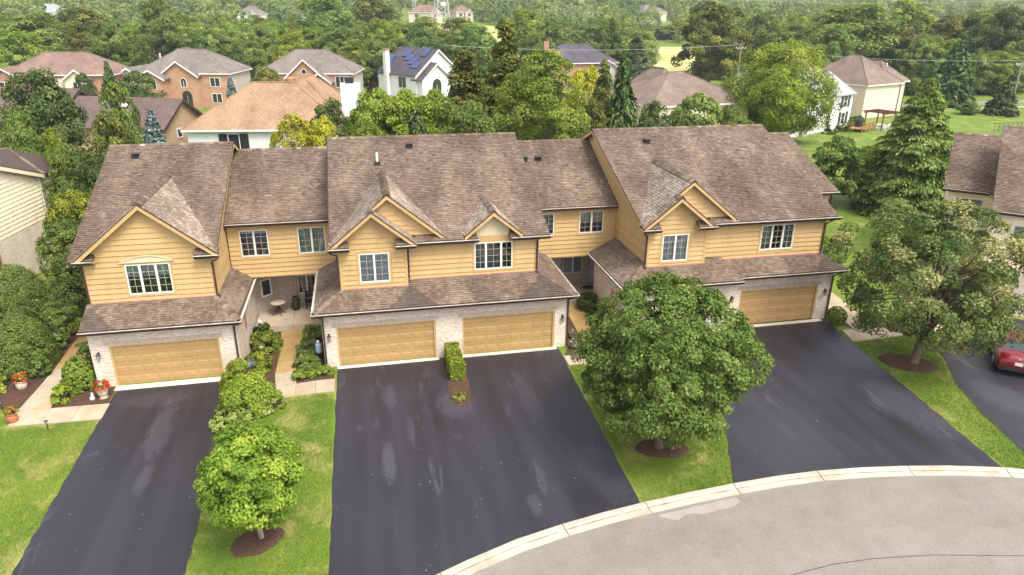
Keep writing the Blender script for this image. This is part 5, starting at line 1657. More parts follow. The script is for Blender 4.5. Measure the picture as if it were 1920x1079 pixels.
# ---- shrubs: (name, label, category, x, y, r, h, shape, leaf set, leaf size, leaves, clipped)
def shrub(name, label, cat, x, y, r, h, shape='dome', ls='mid', leaf=0.10, n=3500, clip=False, ry=None, z=None, seed=None, group=None, flowers=None, z0=0.03):
    seed = seed or int(abs(x * 131 + y * 17) * 10) + 5
    zb = gz(x, y) if z is None else z
    t = thing(name, label, cat, (x, y, zb), 0, group)
    k = max(14, int(n / 90))
    cr = crown(r * (0.86 if not clip else 0.97), (ry or r) * (0.86 if not clip else 0.97), h * (0.92 if not clip else 0.97), z0, k if not clip else k * 3, n, leaf, seed, shape, (0.16 if clip else 0.30) * min(r, h), 0.35, 0.10 if not clip else 0.02, 0.4 if not clip else 0.12, 0.75 if not clip else 0.32, clip, 0.4 if not clip else 0.2)
    set_parts(t, cr, LEAF[ls], None, None, (x, y, zb), 'foliage')
    rr = random.Random(seed)
    b = MB()
    for i in range(5):
        a = rr.uniform(0, 6.28)
        b.tube([(x, y, zb - 0.05), (x + 0.3 * r * math.cos(a), y + 0.3 * r * math.sin(a), zb + h * 0.4), (x + 0.62 * r * math.cos(a), y + 0.62 * r * math.sin(a), zb + h * 0.62)], [0.03, 0.02, 0.008], 5)
    b.build('stems', M_BARK, t)
    if clip:   # dense twiggy heart of a sheared shrub
        V, F, v = crown(r * 0.8, (ry or r) * 0.8, h * 0.85, z0, k, n // 2, leaf * 1.3, seed + 1, shape, 0.2 * min(r, h), 0.5)[:3]
        ob('inner_foliage', npmesh('inner_foliage', V + np.array((x, y, zb)), F, LEAF[ls], v), t)
    if flowers:
        fs, fn_, fsz = flowers
        rng = np.random.default_rng(seed + 9)
        ii = rng.choice(len(cr[3]), min(fn_, len(cr[3])), False)
        cc = cr[3][ii]
        cc = cc + unit(cc - np.array([0, 0, 0])) * 0.12 * r
        m = 26
        P = np.repeat(cc, m, 0) + sphere_dirs(len(cc) * m, rng) * fsz
        N = unit(P - np.repeat(cc, m, 0))
        V, F = leaf_arrays(P, N, np.full(len(P), fsz * 0.7), rng, 0.8)
        ob('flower_heads', npmesh('flower_heads', V + np.array((x, y, zb)), F, LEAF[fs], rng.uniform(0, 1, len(P))), t)
    return t


shrub('yew_shrub', 'big sheared dome yew nearest the left frame edge below the beige house', 'shrub', -18.3, 9.9, 1.95, 3.3, 'dome', 'mid', 0.085, 26000, True)
shrub('yew_shrub', 'big sheared dome yew in front of the other dome, beside the curved walk', 'shrub', -16.0, 3.75, 1.85, 2.75, 'dome', 'mid', 0.08, 26000, True)
shrub('bush', 'loose mid green bush between the domed yews and the walk', 'bush', -14.75, 6.6, 1.0, 2.3, 'ball', 'mid', 0.12, 5000)
shrub('bush', 'feathery blue green bush behind the domed yews beside the end unit', 'bush', -15.4, 9.8, 1.3, 2.4, 'ball', 'dark', 0.12, 6000)
shrub('bush', 'small bright bush close against the left wall of the end unit', 'bush', -12.6, 9.6, 0.9, 1.9, 'ball', 'bright', 0.11, 4000)
shrub('flowering_shrub', 'low shrub with pale blossom along the edge of the left walk', 'shrub', -14.75, 4.4, 0.55, 0.8, 'dome', 'dark', 0.09, 2500, flowers=('white', 22, 0.05))
shrub('flowering_shrub', 'low pale flowering shrub at the foot of the nearer domed yew', 'shrub', -14.6, 3.2, 0.45, 0.65, 'dome', 'mid', 0.09, 2000, flowers=('white', 10, 0.045))
shrub('flowering_shrub', 'pale flowering shrub beside the farther end of the left walk', 'shrub', -14.65, 5.6, 0.5, 0.8, 'dome', 'mid', 0.09, 2200, flowers=('white', 12, 0.05))
shrub('dwarf_conifer', 'dwarf pointed conifer beside the pot of red flowers', 'conifer', -14.3, 2.35, 0.5, 1.45, 'cone', 'mid', 0.10, 3500)
shrub('hosta', 'yellow green hosta clump at the lawn edge left of the flower pot', 'plant', -15.7, 1.25, 0.58, 0.5, 'dome', 'lime', 0.22, 420)
shrub('hedge_shrub', 'rounded green shrub beside the left jamb of the end unit garage', 'shrub', -12.05, 0.75, 0.72, 1.6, 'dome', 'bright', 0.10, 6000, True)
shrub('hedge_shrub', 'upright shrub behind the rounded one at the end unit corner', 'shrub', -12.2, 2.6, 0.55, 1.75, 'dome', 'mid', 0.10, 4000)
shrub('hosta', 'light green hosta where the left walk turns', 'plant', -12.5, -0.35, 0.55, 0.72, 'dome', 'lime', 0.2, 700)
shrub('shrub', 'tall lime green shrub beside the right jamb of the end unit garage', 'shrub', -4.55, -1.0, 0.85, 1.55, 'dome', 'lime', 0.11, 6000)
shrub('shrub', 'broad lime green shrub sprawling at the bend of the court walk', 'shrub', -3.95, -2.55, 1.25, 1.45, 'dome', 'lime', 0.12, 8500)
HL = ['cream edged hosta nearest the left drive, at the lower end of the row', 'second cream edged hosta of the row, counted from the left drive', 'third cream edged hosta of the row, counted from the left drive', 'fourth cream edged hosta of the row, counted from the left drive', 'cream edged hosta at the upper end of the row by the slabs', 'cream edged hosta set back between the row and the lime shrub']
for i, (x, y) in enumerate([(-5.0, -4.2), (-4.45, -3.95), (-3.85, -3.75), (-3.25, -3.45), (-2.8, -2.95), (-4.85, -3.5)]):
    shrub('hosta', HL[i], 'plant', x, y, 0.46, 0.42, 'dome', 'varieg', 0.19, 460, group='hostas edging the bed')
shrub('hydrangea', 'hydrangea with broad leaves and white heads left of the court walk', 'shrub', -3.85, 3.3, 0.85, 0.95, 'dome', 'bright', 0.16, 3200, flowers=('white', 6, 0.09))
shrub('shrub', 'small round bush left of the court walk below the hydrangea', 'shrub', -3.75, 0.6, 0.52, 1.1, 'ball', 'lime', 0.10, 3600)
shrub('ornamental_grass', 'dark tuft of ornamental grass at the corner of the first porch', 'plant', -4.2, 4.9, 0.5, 0.75, 'dome', 'dark', 0.24, 900)
shrub('shrub', 'feathery green shrub right of the court walk', 'shrub', -1.5, 1.5, 0.62, 0.95, 'ball', 'mid', 0.09, 4500)
shrub('hydrangea', 'hydrangea with pale yellow heads beside the double unit wall', 'shrub', -1.35, 3.5, 0.62, 0.9, 'dome', 'bright', 0.15, 2400, flowers=('pale', 9, 0.10))
shrub('shrub', 'low rounded green shrub near the statue at the double unit corner', 'shrub', -1.55, 0.4, 0.62, 0.62, 'dome', 'mid', 0.09, 4000)
shrub('juniper', 'low spreading juniper along the slabs at the double unit corner', 'shrub', -1.7, -0.75, 0.62, 0.42, 'dome', 'bright', 0.09, 3600, ry=0.42)
shrub('juniper', 'low spreading juniper touching the edge of the two door drive', 'shrub', -0.7, -0.65, 0.5, 0.38, 'dome', 'bright', 0.09, 3000, ry=0.4)
shrub('boxwood', 'dark oval boxwood at the step of the second porch', 'shrub', 14.5, 4.5, 0.72, 0.95, 'ball', 'dark', 0.07, 6500, True)
shrub('fern_bush', 'small loose bush below the dark boxwood', 'bush', 14.55, 3.1, 0.6, 0.85, 'dome', 'mid', 0.10, 3000)
shrub('flowering_plant', 'white flowering plant by the downspout of the double unit', 'plant', 12.35, 0.9, 0.26, 0.6, 'dome', 'grey', 0.09, 600, flowers=('white', 10, 0.05))
shrub('flowering_plant', 'white flowering plant near the end of the second court walk', 'plant', 12.1, -0.5, 0.32, 0.5, 'dome', 'grey', 0.09, 700, flowers=('white', 12, 0.055))
shrub('boxwood', 'round bright boxwood at the right jamb of the right end garage', 'shrub', 27.85, -0.25, 0.52, 1.0, 'ball', 'bright', 0.08, 5000, True)
shrub('hydrangea', 'pale hydrangea behind the corner of the right end unit', 'shrub', 28.4, 2.9, 0.55, 0.95, 'dome', 'lime', 0.13, 2200, flowers=('white', 4, 0.06))
shrub('hedge_shrub', 'large sheared round shrub behind the right end unit on the back lawn', 'shrub', 33.4, 8.8, 1.25, 1.85, 'ball', 'bright', 0.10, 8000, True)
shrub('shrub', 'lime green shrub at the left edge of the right drive behind the maple', 'shrub', 20.35, -1.2, 0.45, 1.15, 'dome', 'lime', 0.10, 3200)


def box_hedge(name, label, x0, x1, y0, y1, h, ls, n, leaf=0.085, seed=4):
    rng = np.random.default_rng(seed)
    t = thing(name, label, 'hedge', ((x0 + x1) / 2, (y0 + y1) / 2, 0))
    P = np.stack([rng.uniform(x0, x1, n), rng.uniform(y0, y1, n), rng.uniform(0.05, h, n)], 1)
    face = rng.integers(0, 5, n)
    wob_ = 0.05 * np.sin(P[:, 1] * 5 + P[:, 2] * 3) + rng.normal(0, 0.03, n)
    m = np.array([[-1, 0, 0], [1, 0, 0], [0, -1, 0], [0, 1, 0], [0, 0, 1]])[face].astype(float)
    for f_, (ax, val) in enumerate(((0, x0), (0, x1), (1, y0), (1, y1), (2, h))):
        s_ = face == f_
        P[s_, ax] = val + wob_[s_] - (rng.uniform(0, 0.12, s_.sum()) * (1 if f_ in (1, 3, 4) else -1))
    N = unit(m * 0.8 + np.array([0, 0, 0.3]) + rng.normal(size=(n, 3)) * 0.5)
    V, F = leaf_arrays(P, N, leaf * rng.uniform(0.7, 1.3, n), rng, 0.6)
    ob('foliage', npmesh('foliage', V, F, LEAF[ls], np.clip(rng.normal(0.5, 0.25, n), 0, 1)), t)
    b = MB()
    for i in range(6):
        x, y = rng.uniform(x0 + .1, x1 - .1), rng.uniform(y0 + .1, y1 - .1)
        b.tube([(x, y, -0.05), (x + .03, y, h * .5), (x + .1, y + .05, h * .85)], [0.03, 0.02, 0.01], 5)
    b.build('stems', M_BARK, t)
    return t


box_hedge('hedge', 'narrow box cut hedge on the island between the two garage doors', 5.26, 5.94, -2.6, -0.35, 0.98, 'lime', 9000)


# ---- grass blades on the front lawns, one mass
def blades(polys, dens, h, seed, holes=()):
    rng = np.random.default_rng(seed)
    Vs, vs = [], []
    for poly in polys:
        xs, ys = [p[0] for p in poly], [p[1] for p in poly]
        A = (max(xs) - min(xs)) * (max(ys) - min(ys))
        n = int(A * dens)
        x, y = rng.uniform(min(xs), max(xs), n), rng.uniform(min(ys), max(ys), n)
        k = inpoly(x, y, poly)
        for cx, cy, rx, ry in holes:
            k &= ((x - cx) / rx) ** 2 + ((y - cy) / ry) ** 2 > 1
        x, y = x[k], y[k]
        n = len(x)
        z = np.array([gz(a, b_) for a, b_ in zip(x, y)])
        a = rng.uniform(0, 6.28, n)
        hh = h * rng.uniform(0.5, 1.3, n)
        w = 0.011 + rng.uniform(0, 0.010, n)
        lean = rng.uniform(0.2, 0.9, n) * hh
        b0 = np.stack([x - np.cos(a) * w, y - np.sin(a) * w, z - 0.01], 1)
        b1 = np.stack([x + np.cos(a) * w, y + np.sin(a) * w, z - 0.01], 1)
        la = rng.uniform(0, 6.28, n)
        tp = np.stack([x + np.cos(la) * lean, y + np.sin(la) * lean, z + hh], 1)
        Vs.append(np.stack([b0, b1, tp], 1).reshape(-1, 3))
        vs.append(rng.uniform(0.15, 0.95, n))
    V = np.concatenate(Vs)
    me = npmesh('grass', V, np.arange(len(V)).reshape(-1, 3), M_BLADE, np.concatenate(vs))
    return tag(ob('grass', me), 'short mown grass on the front lawns', 'grass', None, 'stuff')


LAWN_A = [(-22, -2.3), (-14.2, -2.4), (-10.27, -2.5), (-10.2, -12.2), (-10.4, -16.5), (-22, -16.5)]
LAWN_B = [(-4.72, -16.2), (-4.8, -9), (-5.25, -4.7), (-3.9, -4.2), (-2.5, -2.9), (-2.0, -2.55), (-0.22, -2.55), (-0.18, -16.2)]
LAWN_C = [(11.35, -2.25), (13.4, -2.1), (15, -1.25), (19.7, -1.4), (14.75, -12.55), (11.0, -12.9)]
LAWN_D = [(27.55, -0.3), (27.3, -2.7), (31.2, -2.5), (31.1, -4.3), (29.15, -7.7), (27.4, -13.2), (27.3, -14.3), (25.85, -13.8), (26.2, -10.6), (26.75, -5.5)]
blades([LAWN_A, LAWN_B, LAWN_C, LAWN_D], 620, 0.055, 5, [(-2.58, -11.95, 0.8, 0.76), (13.0, -9.85, 1.0, 0.72), (28.45, -5.35, 1.3, 1.0)])

# ------------------------------------------------------------------ houses of the neighbourhood
RF_DARK = m_roof_far('dark_brown_roof', [(0.055, 0.036, 0.030, 1), (0.115, 0.075, 0.062, 1), (0.15, 0.10, 0.085, 1), (0.20, 0.15, 0.13, 1)])
RF_RED = m_roof_far('reddish_roof', [(0.11, 0.064, 0.05, 1), (0.205, 0.132, 0.104, 1), (0.25, 0.165, 0.13, 1), (0.30, 0.21, 0.17, 1)])
RF_GREY = m_roof_far('grey_brown_roof', [(0.085, 0.068, 0.06, 1), (0.165, 0.135, 0.12, 1), (0.21, 0.175, 0.155, 1), (0.27, 0.235, 0.21, 1)])
RF_ORNG = m_roof_far('orange_roof', [(0.15, 0.075, 0.04, 1), (0.30, 0.165, 0.088, 1), (0.37, 0.215, 0.125, 1), (0.46, 0.32, 0.21, 1)])
RF_SLATE = m_roof_far('slate_roof', [(0.035, 0.032, 0.042, 1), (0.075, 0.066, 0.085, 1), (0.095, 0.085, 0.105, 1), (0.13, 0.115, 0.14, 1)])
RF_BROWN = m_roof_far('brown_roof', [(0.095, 0.064, 0.048, 1), (0.18, 0.128, 0.098, 1), (0.23, 0.168, 0.13, 1), (0.29, 0.225, 0.18, 1)])
RF_PALE = m_roof_far('pale_grey_roof', [(0.20, 0.21, 0.21, 1), (0.30, 0.32, 0.32, 1), (0.36, 0.38, 0.38, 1), (0.44, 0.46, 0.46, 1)])
WB_ORNG = m_brick('orange_brick', (0.50, 0.235, 0.115, 1), (0.42, 0.18, 0.09, 1), (0.58, 0.32, 0.18, 1), (0.52, 0.38, 0.28, 1))
WB_RED = m_brick('red_brick', (0.40, 0.16, 0.09, 1), (0.48, 0.215, 0.13, 1), (0.34, 0.13, 0.085, 1), (0.5, 0.36, 0.28, 1))
WB_DARK = m_brick('dark_brick', (0.13, 0.075, 0.06, 1), (0.17, 0.10, 0.08, 1), (0.10, 0.06, 0.05, 1), (0.2, 0.15, 0.13, 1))
WS_WHITE = m_siding('white_siding', (0.84, 0.83, 0.81, 1))
WS_CREAM = m_siding('cream_siding', (0.72, 0.62, 0.47, 1))
WS_TAN = m_siding('tan_siding', (0.46, 0.33, 0.195, 1))
WS_BEIGE = m_siding('beige_siding', (0.95, 0.81, 0.57, 1))
WS_GREY = m_siding('pale_grey_siding', (0.60, 0.54, 0.46, 1))
M_TRIMW = m_plain('white_trim', (0.80, 0.78, 0.74, 1), 0.5, 0.04)
M_PANE = m_plain('dark_pane', (0.03, 0.035, 0.038, 1), 0.08, 0.2, spec=0.8)
M_SHUT = m_plain('green_shutter', (0.02, 0.05, 0.042, 1), 0.5, 0.1)
M_TEAK = m_plain('red_brown_timber', (0.20, 0.07, 0.04, 1), 0.7, 0.2)
M_DECK = m_plain('cedar_deck', (0.42, 0.20, 0.08, 1), 0.7, 0.2)
M_PV = m_plain('solar_cell', (0.035, 0.055, 0.16, 1), 0.15, 0.15, spec=0.8)


def fwin(parent, s, org, sx, nr, x, z, w, h, n=2, arch=False, frame=None, bars=0):
    """house window: white frame with dark pane"""
    o, sd_, n_ = Vector(org), Vector(sx), Vector(nr)
    pp = lambda a, q, d: o + sd_ * a + n_ * d + Vector((0, 0, q))

    def bx(b, a0, a1, q0, q1, d0, d1):
        b.hexa([pp(a0, q0, d0), pp(a1, q0, d0), pp(a1, q0, d1), pp(a0, q0, d1)], [pp(a0, q1, d0), pp(a1, q1, d0), pp(a1, q1, d1), pp(a0, q1, d1)])
    fr, pn = MB(), MB()
    t = 0.09
    x0, x1, z0, z1 = x - w / 2, x + w / 2, z, z + h
    bx(fr, x0 - t, x1 + t, z0 - t, z0, 0.0, 0.07)
    bx(fr, x0 - t, x0, z0, z1, 0.0, 0.07)
    bx(fr, x1, x1 + t, z0, z1, 0.0, 0.07)
    for k in range(1, n):
        e = x0 + w * k / n
        bx(fr, e - 0.04, e + 0.04, z0, z1, 0.0, 0.06)
    for k in range(bars):
        e = z0 + h * (k + 1) / (bars + 1)
        bx(fr, x0, x1, e - 0.025, e + 0.025, 0.0, 0.055)
    if arch:
        pts = [pp(x0, z0, 0.01), pp(x1, z0, 0.01)] + [pp(x + w / 2 * math.cos(a * math.pi / 10), z1 + w / 2 * math.sin(a * math.pi / 10), 0.01) for a in range(11)]
        pn.prism(pts, n_ * 0.02)
        for a in range(10):
            c0, c1 = a * math.pi / 10, (a + 1) * math.pi / 10
            q = lambda c, k, d: pp(x + (w / 2 + k) * math.cos(c), z1 + (w / 2 + k) * math.sin(c), d)
            fr.hexa([q(c0, 0, 0), q(c1, 0, 0), q(c1, t, 0), q(c0, t, 0)], [q(c0, 0, 0.07), q(c1, 0, 0.07), q(c1, t, 0.07), q(c0, t, 0.07)])
    else:
        bx(pn, x0, x1, z0, z1, 0.01, 0.03)
        bx(fr, x0 - t, x1 + t, z1, z1 + t, 0.0, 0.07)
    f_ = fr.build('window', frame or M_TRIMW, parent)
    pn.build('pane', M_PANE, f_)
    return f_


def hip_roof(parent, x0, x1, y0, y1, z, pitch, mt, over=0.45, name='roof', trim=None, ridge_cap=True):
    x0 -= over; x1 += over; y0 -= over; y1 += over
    w, d = x1 - x0, y1 - y0
    hh = min(w, d) / 2 * pitch
    if w >= d:
        a, c = (x0 + d / 2, (y0 + y1) / 2, z + hh), (x1 - d / 2 + 0.001, (y0 + y1) / 2, z + hh)
    else:
        a, c = ((x0 + x1) / 2, y0 + w / 2, z + hh), ((x0 + x1) / 2, y1 - w / 2 + 0.001, z + hh)
    V = [(x0, y0, z), (x1, y0, z), (x1, y1, z), (x0, y1, z), a, c, (x0, y0, z - 0.2), (x1, y0, z - 0.2), (x1, y1, z - 0.2), (x0, y1, z - 0.2)]
    if w >= d:
        F = [(0, 1, 5, 4), (1, 2, 5), (2, 3, 4, 5), (3, 0, 4)]
    else:
        F = [(0, 1, 4), (1, 2, 5, 4), (2, 3, 5), (3, 0, 4, 5)]
    o = MB().add(V[:6], F).build(name, mt, parent)
    k = MB().add(V, [(6, 7, 1, 0), (7, 8, 2, 1), (8, 9, 3, 2), (9, 6, 0, 3), (9, 8, 7, 6)])
    k.build('eaves', trim or M_TRIMW, o)
    if ridge_cap:
        r_ = MB()
        r_.tube([a, c], 0.10, 6)
        for q, e in ((V[0], a), (V[3], a), (V[1], c), (V[2], c)):
            r_.tube([q, e if w >= d else (a if q[1] == y0 else c)], 0.08, 5)
        r_.build('ridge_caps', mt, o)
    return o


def gable_block(parent, x0, x1, y0, y1, z0, z1, pitch, roof_m, wall_m, axis='y', over=0.4, trim=None, name='gable_wing', rake_w=0.25, wall_only=False):
    """walls plus a gabled roof, ridge along axis; the gable ends carry white barge boards"""
    tr = trim or M_TRIMW
    b = MB()
    if axis == 'y':
        xm = (x0 + x1) / 2
        zk = z1 + (x1 - x0) / 2 * pitch
        b.prism([(x0, y0, z0), (x1, y0, z0), (x1, y0, z1), (xm, y0, zk), (x0, y0, z1)], (0, y1 - y0, 0))
        e = over
        A, B, Cc = (x0 - e, z1 - e * pitch), (xm, zk), (x1 + e, z1 - e * pitch)
        ya, yb_ = y0 - e, y1
        V = [(A[0], ya, A[1]), (B[0], ya, B[1]), (Cc[0], ya, Cc[1]), (A[0], yb_, A[1]), (B[0], yb_, B[1]), (Cc[0], yb_, Cc[1])]
        nrm = (0, -1, 0)
        ends = [(V[0], V[1]), (V[1], V[2])]
    else:
        ym = (y0 + y1) / 2
        zk = z1 + (y1 - y0) / 2 * pitch
        b.prism([(x1, y0, z0), (x1, y1, z0), (x1, y1, z1), (x1, ym, zk), (x1, y0, z1)], (x0 - x1, 0, 0))
        e = over
        xa, xb = x0 - e, x1 + e
        V = [(xb, y0 - e, z1 - e * pitch), (xb, ym, zk), (xb, y1 + e, z1 - e * pitch), (xa, y0 - e, z1 - e * pitch), (xa, ym, zk), (xa, y1 + e, z1 - e * pitch)]
        ends = [(V[0], V[1]), (V[1], V[2]), (V[3], V[4]), (V[4], V[5])]
    w_ = b.build(name, wall_m, parent)
    V2 = [(x, y, z + 0.10) for x, y, z in V] + [(x, y, z - 0.04) for x, y, z in V]
    rf = MB().add(V2, [(0, 1, 4, 3), (1, 2, 5, 4), (6, 9, 10, 7), (7, 10, 11, 8), (0, 6, 7, 1), (1, 7, 8, 2), (3, 4, 10, 9), (4, 5, 11, 10), (0, 3, 9, 6), (2, 8, 11, 5)])
    ro = rf.build('gable_roof', roof_m, w_)
    for a, c in ends:
        r_ = MB()
        a, c = Vector(a), Vector(c)
        out = Vector((0, -0.04, 0)) if axis == 'y' else Vector((0.04 if a.x > (x0 + x1) / 2 else -0.04, 0, 0))
        r_.hexa([a - Vector((0, 0, rake_w)), c - Vector((0, 0, rake_w)), c - Vector((0, 0, rake_w)) + out, a - Vector((0, 0, rake_w)) + out], [a + Vector((0, 0, 0.05)), c + Vector((0, 0, 0.05)), c + Vector((0, 0, 0.05)) + out, a + Vector((0, 0, 0.05)) + out])
        r_.build('barge_board', tr, w_)
    return w_


def start_house(label, group='houses of the neighbourhood', cat='house', name='house'):
    return thing(name, label, cat, (0, 0, 0), 0, group)


def put(t, x, y, rz, z=0.0):
    t.matrix_basis = Matrix.Translation((x, y, z)) @ Matrix.Rotation(R(rz), 4, 'Z')


FX, FN = (1, 0, 0), (0, -1, 0)
SX, SN = (0, 1, 0), (1, 0, 0)
fwin(SMALLW[0], 0, (-5.1, 6.9, 0), SMALLW[1], (0.6, -0.8, 0), 1.2, 1.15, 0.5, 0.9, 1, frame=M_TRIMW, bars=0)

# reddish roofed brick house, far left
t = start_house('brick house with reddish brown hip roof and cream garage at the far left')
MB().box(-8.5, 8.5, -5, 5, -0.5, 5.4).build('wall', WB_RED, t)
hip_roof(t, -8.5, 8.5, -5, 5, 5.5, 0.62, RF_RED)
gable_block(t, -9.5, -4.2, -8.5, 0, -0.5, 5.2, 0.62, RF_RED, WB_RED)
gable_block(t, 1.2, 5.2, -5.9, 0, -0.5, 4.9, 0.75, RF_RED, WS_CREAM)
MB().box(-0.6, 1.7, -5.12, -5.0, 0, 4.9).build('cream_panel', WS_CREAM, t)
fwin(t, 0, (0, -5, 0), FX, FN, -2.4, 3.4, 1.7, 1.5, 2, bars=1)
fwin(t, 0, (0, -8.5, 0), FX, FN, -6.9, 3.2, 1.6, 1.4, 2)
fwin(t, 0, (0, -5.9, 0), FX, FN, 3.2, 3.0, 1.3, 1.3, 2)
put(t, -47.5, 111, -4)

# grey roofed orange brick house with arched entrance
t = start_house('orange brick house with grey hip roof and tall arched entrance')
MB().box(-8, 8, -5, 6, -0.5, 5.5).build('wall', WS_GREY, t)
MB().box(-7.9, 3.5, -5.15, -5, -0.5, 5.5).build('brick_front', WB_ORNG, t)
MB().box(3.5, 7.9, -5.15, -5, -0.5, 5.5).build('brick_front', WB_ORNG, t)
hip_roof(t, -8, 8, -5, 6, 5.6, 0.62, RF_GREY)
gable_block(t, -6.4, -1.9, -8.6, 0, -0.5, 5.0, 0.62, RF_GREY, WB_ORNG)
gable_block(t, -3.4, 3.0, -6.4, 0, -0.5, 5.4, 0.72, RF_GREY, WB_ORNG)
gable_block(t, -13.2, -8.2, -3, 6, -0.5, 4.7, 0.6, RF_GREY, WS_GREY)
fwin(t, 0, (0, -8.6, 0), FX, FN, -4.15, 3.2, 1.9, 1.5, 2)
fwin(t, 0, (0, -6.4, 0), FX, FN, 0.6, 3.4, 0.9, 1.0, 2, True)
fwin(t, 0, (0, -6.4, 0), FX, FN, 0.9, 0.2, 1.7, 1.7, 2, True, WB_ORNG)
fwin(t, 0, (0, -5.15, 0), FX, FN, 5.6, 3.4, 1.6, 1.4, 2)
fwin(t, 0, (0, -5.15, 0), FX, FN, 5.6, 0.6, 1.6, 1.5, 2)
MB().tube([(-7.2, 3, 6.5), (-7.2, 3, 8.4)], 0.16, 8).build('flue', M_GUTIN, t)
put(t, -26.8, 110.5, -12)

# second grey roofed brick house
t = start_house('brick house with grey brown hip roof and pale side wall behind the orange roof')
MB().box(-8.5, 8, -5, 6, -0.5, 5.5).build('wall', WS_GREY, t)
MB().box(-8.4, 7.9, -5.15, -5, -0.5, 5.5).build('brick_front', WB_RED, t)
hip_roof(t, -8.5, 8, -5, 6, 5.6, 0.62, RF_GREY)
gable_block(t, -3.3, 3.0, -6.6, 0, -0.5, 5.2, 0.9, RF_GREY, WB_ORNG)
gable_block(t, 0.6, 4.4, -7.6, -4, -0.5, 4.4, 0.75, RF_GREY, WB_ORNG)
fwin(t, 0, (0, -6.6, 0), FX, FN, -0.2, 5.6, 0.7, 0.4, 1, True)
fwin(t, 0, (0, -7.6, 0), FX, FN, 2.5, 1.2, 2.2, 1.8, 2, True, WB_ORNG)
fwin(t, 0, (0, -5.15, 0), FX, FN, 6.1, 3.2, 2.2, 1.8, 3)
fwin(t, 0, (8.0, 0, 0), SX, SN, -2, 1.0, 0.8, 1.6, 1)
put(t, -5.6, 108, -10)

# orange roofed white house
t = start_house('white house with broad orange shingled hip roof and white chimney')
MB().box(-7.6, 7.6, -5, 6.5, -0.5, 5.3).build('wall', WS_WHITE, t)
hip_roof(t, -7.6, 7.6, -5, 6.0, 5.4, 0.66, RF_ORNG)
hip_roof(t, -1.5, 7.0, -1.5, 11, 5.6, 0.85, RF_ORNG, name='upper_roof')
fwin(t, 0, (0, -5, 0), FX, FN, -3.2, 2.8, 1.0, 2.1, 1)
for xx in (-4.2, -2.2):
    MB().box(xx - 0.42, xx + 0.42, -5.08, -5.0, 2.7, 4.95).build('shutter', M_BLACK, t)
ch = MB().box(7.0, 8.9, -1.0, 0.4, -0.5, 9.3).build('chimney', WS_WHITE, t)
MB().box(7.5, 8.3, -0.7, 0.1, 9.3, 9.9).build('flue_cap', M_BLACK, ch)
MB().lathe([(0.55, 0), (0.55, 0.25), (0.35, 0.42), (0.1, 0.5)], (1.0, 4.2, 9.1), 14).build('roof_turbine', RF_ORNG, t)
put(t, -6.6, 46.6, -7)

# dark brown roofed house in two parts
t = start_house('dark brown roofed house with tan sided gable end and round roof vents')
gable_block(t, -6, 6, -3.75, 3.75, -0.5, 5.3, 0.62, RF_DARK, WS_TAN, 'x', 0.45, M_GUT)
fwin(t, 0, (6.0, 0, 0), SX, SN, -0.9, 3.9, 0.75, 0.8, 1)
MB().lathe([(0.5, 0), (0.5, 0.2), (0.3, 0.38), (0.05, 0.45)], (0.5, -1.4, 6.9), 14).build('roof_turbine', M_GUTIN, t)
hb = gable_block(t, -16.5, -6, -4.5, 5.5, -0.5, 5.3, 0.6, RF_DARK, WB_DARK, 'x', 0.45, M_GUT, 'brick_part')
MB().lathe([(0.55, 0), (0.55, 0.2), (0.3, 0.4), (0.05, 0.48)], (-10.2, -1.6, 7.0), 14).build('roof_turbine', M_GUTIN, hb)
fwin(t, 0, (0, -4.5, 0), FX, FN, -9.6, 2.9, 2.2, 1.9, 2)
put(t, -21.9, 50.5, -20)

# white house with solar panels
t = start_house('white house with slate roof carrying blue solar panels and a tall chimney')
gable_block(t, -5.2, 5.2, -5.5, 6, -0.5, 5.4, 0.80, RF_SLATE, WS_WHITE)
gable_block(t, -4.9, 1.7, -7.0, -4, -0.5, 4.7, 0.80, RF_SLATE, WS_WHITE)
fwin(t, 0, (0, -7.0, 0), FX, FN, -1.6, 2.0, 2.1, 1.6, 2, True)
fwin(t, 0, (-5.2, 0, 0), (0, -1, 0), (-1, 0, 0), 1.5, 2.9, 2.2, 1.9, 2)
MB().box(5.2, 11, 0, 6, -0.5, 4.5).build('side_wall', WS_WHITE, t)
hip_roof(t, 5.2, 11, 0, 6, 4.6, 0.6, RF_SLATE, name='side_roof')
ch = MB().box(-6.1, -5.25, 2.0, 2.9, -0.5, 9.3).build('chimney', WS_WHITE, t)
MB().box(-6.2, -5.15, 1.9, 3.0, 9.3, 9.55).build('chimney_cap', WB_RED, ch)
sn = Vector((-0.80, 0, 1)).normalized()
for i, (yy, xx) in enumerate(((-3.6, -3.6), (-1.9, -2.9), (-0.2, -2.2), (1.5, -1.5), (-3.4, -0.9), (4.2, -4.2), (5.0, -2.8))):
    c = Vector((xx, yy, 5.4 + 0.80 * (5.2 + xx) + 0.24))
    uu, vv = Vector((0, 1.05, 0)), Vector((1, 0, 0.80)).normalized() * 0.78
    if i > 3: uu, vv = uu * 0.8, vv * 1.4
    pv = MB().hexa([c - uu - vv, c + uu - vv, c + uu + vv, c - uu + vv], [c - uu - vv + sn * 0.06, c + uu - vv + sn * 0.06, c + uu + vv + sn * 0.06, c - uu + vv + sn * 0.06])
    pv.build('solar_panel', M_PV, t)
put(t, 13.8, 106.5, 33)

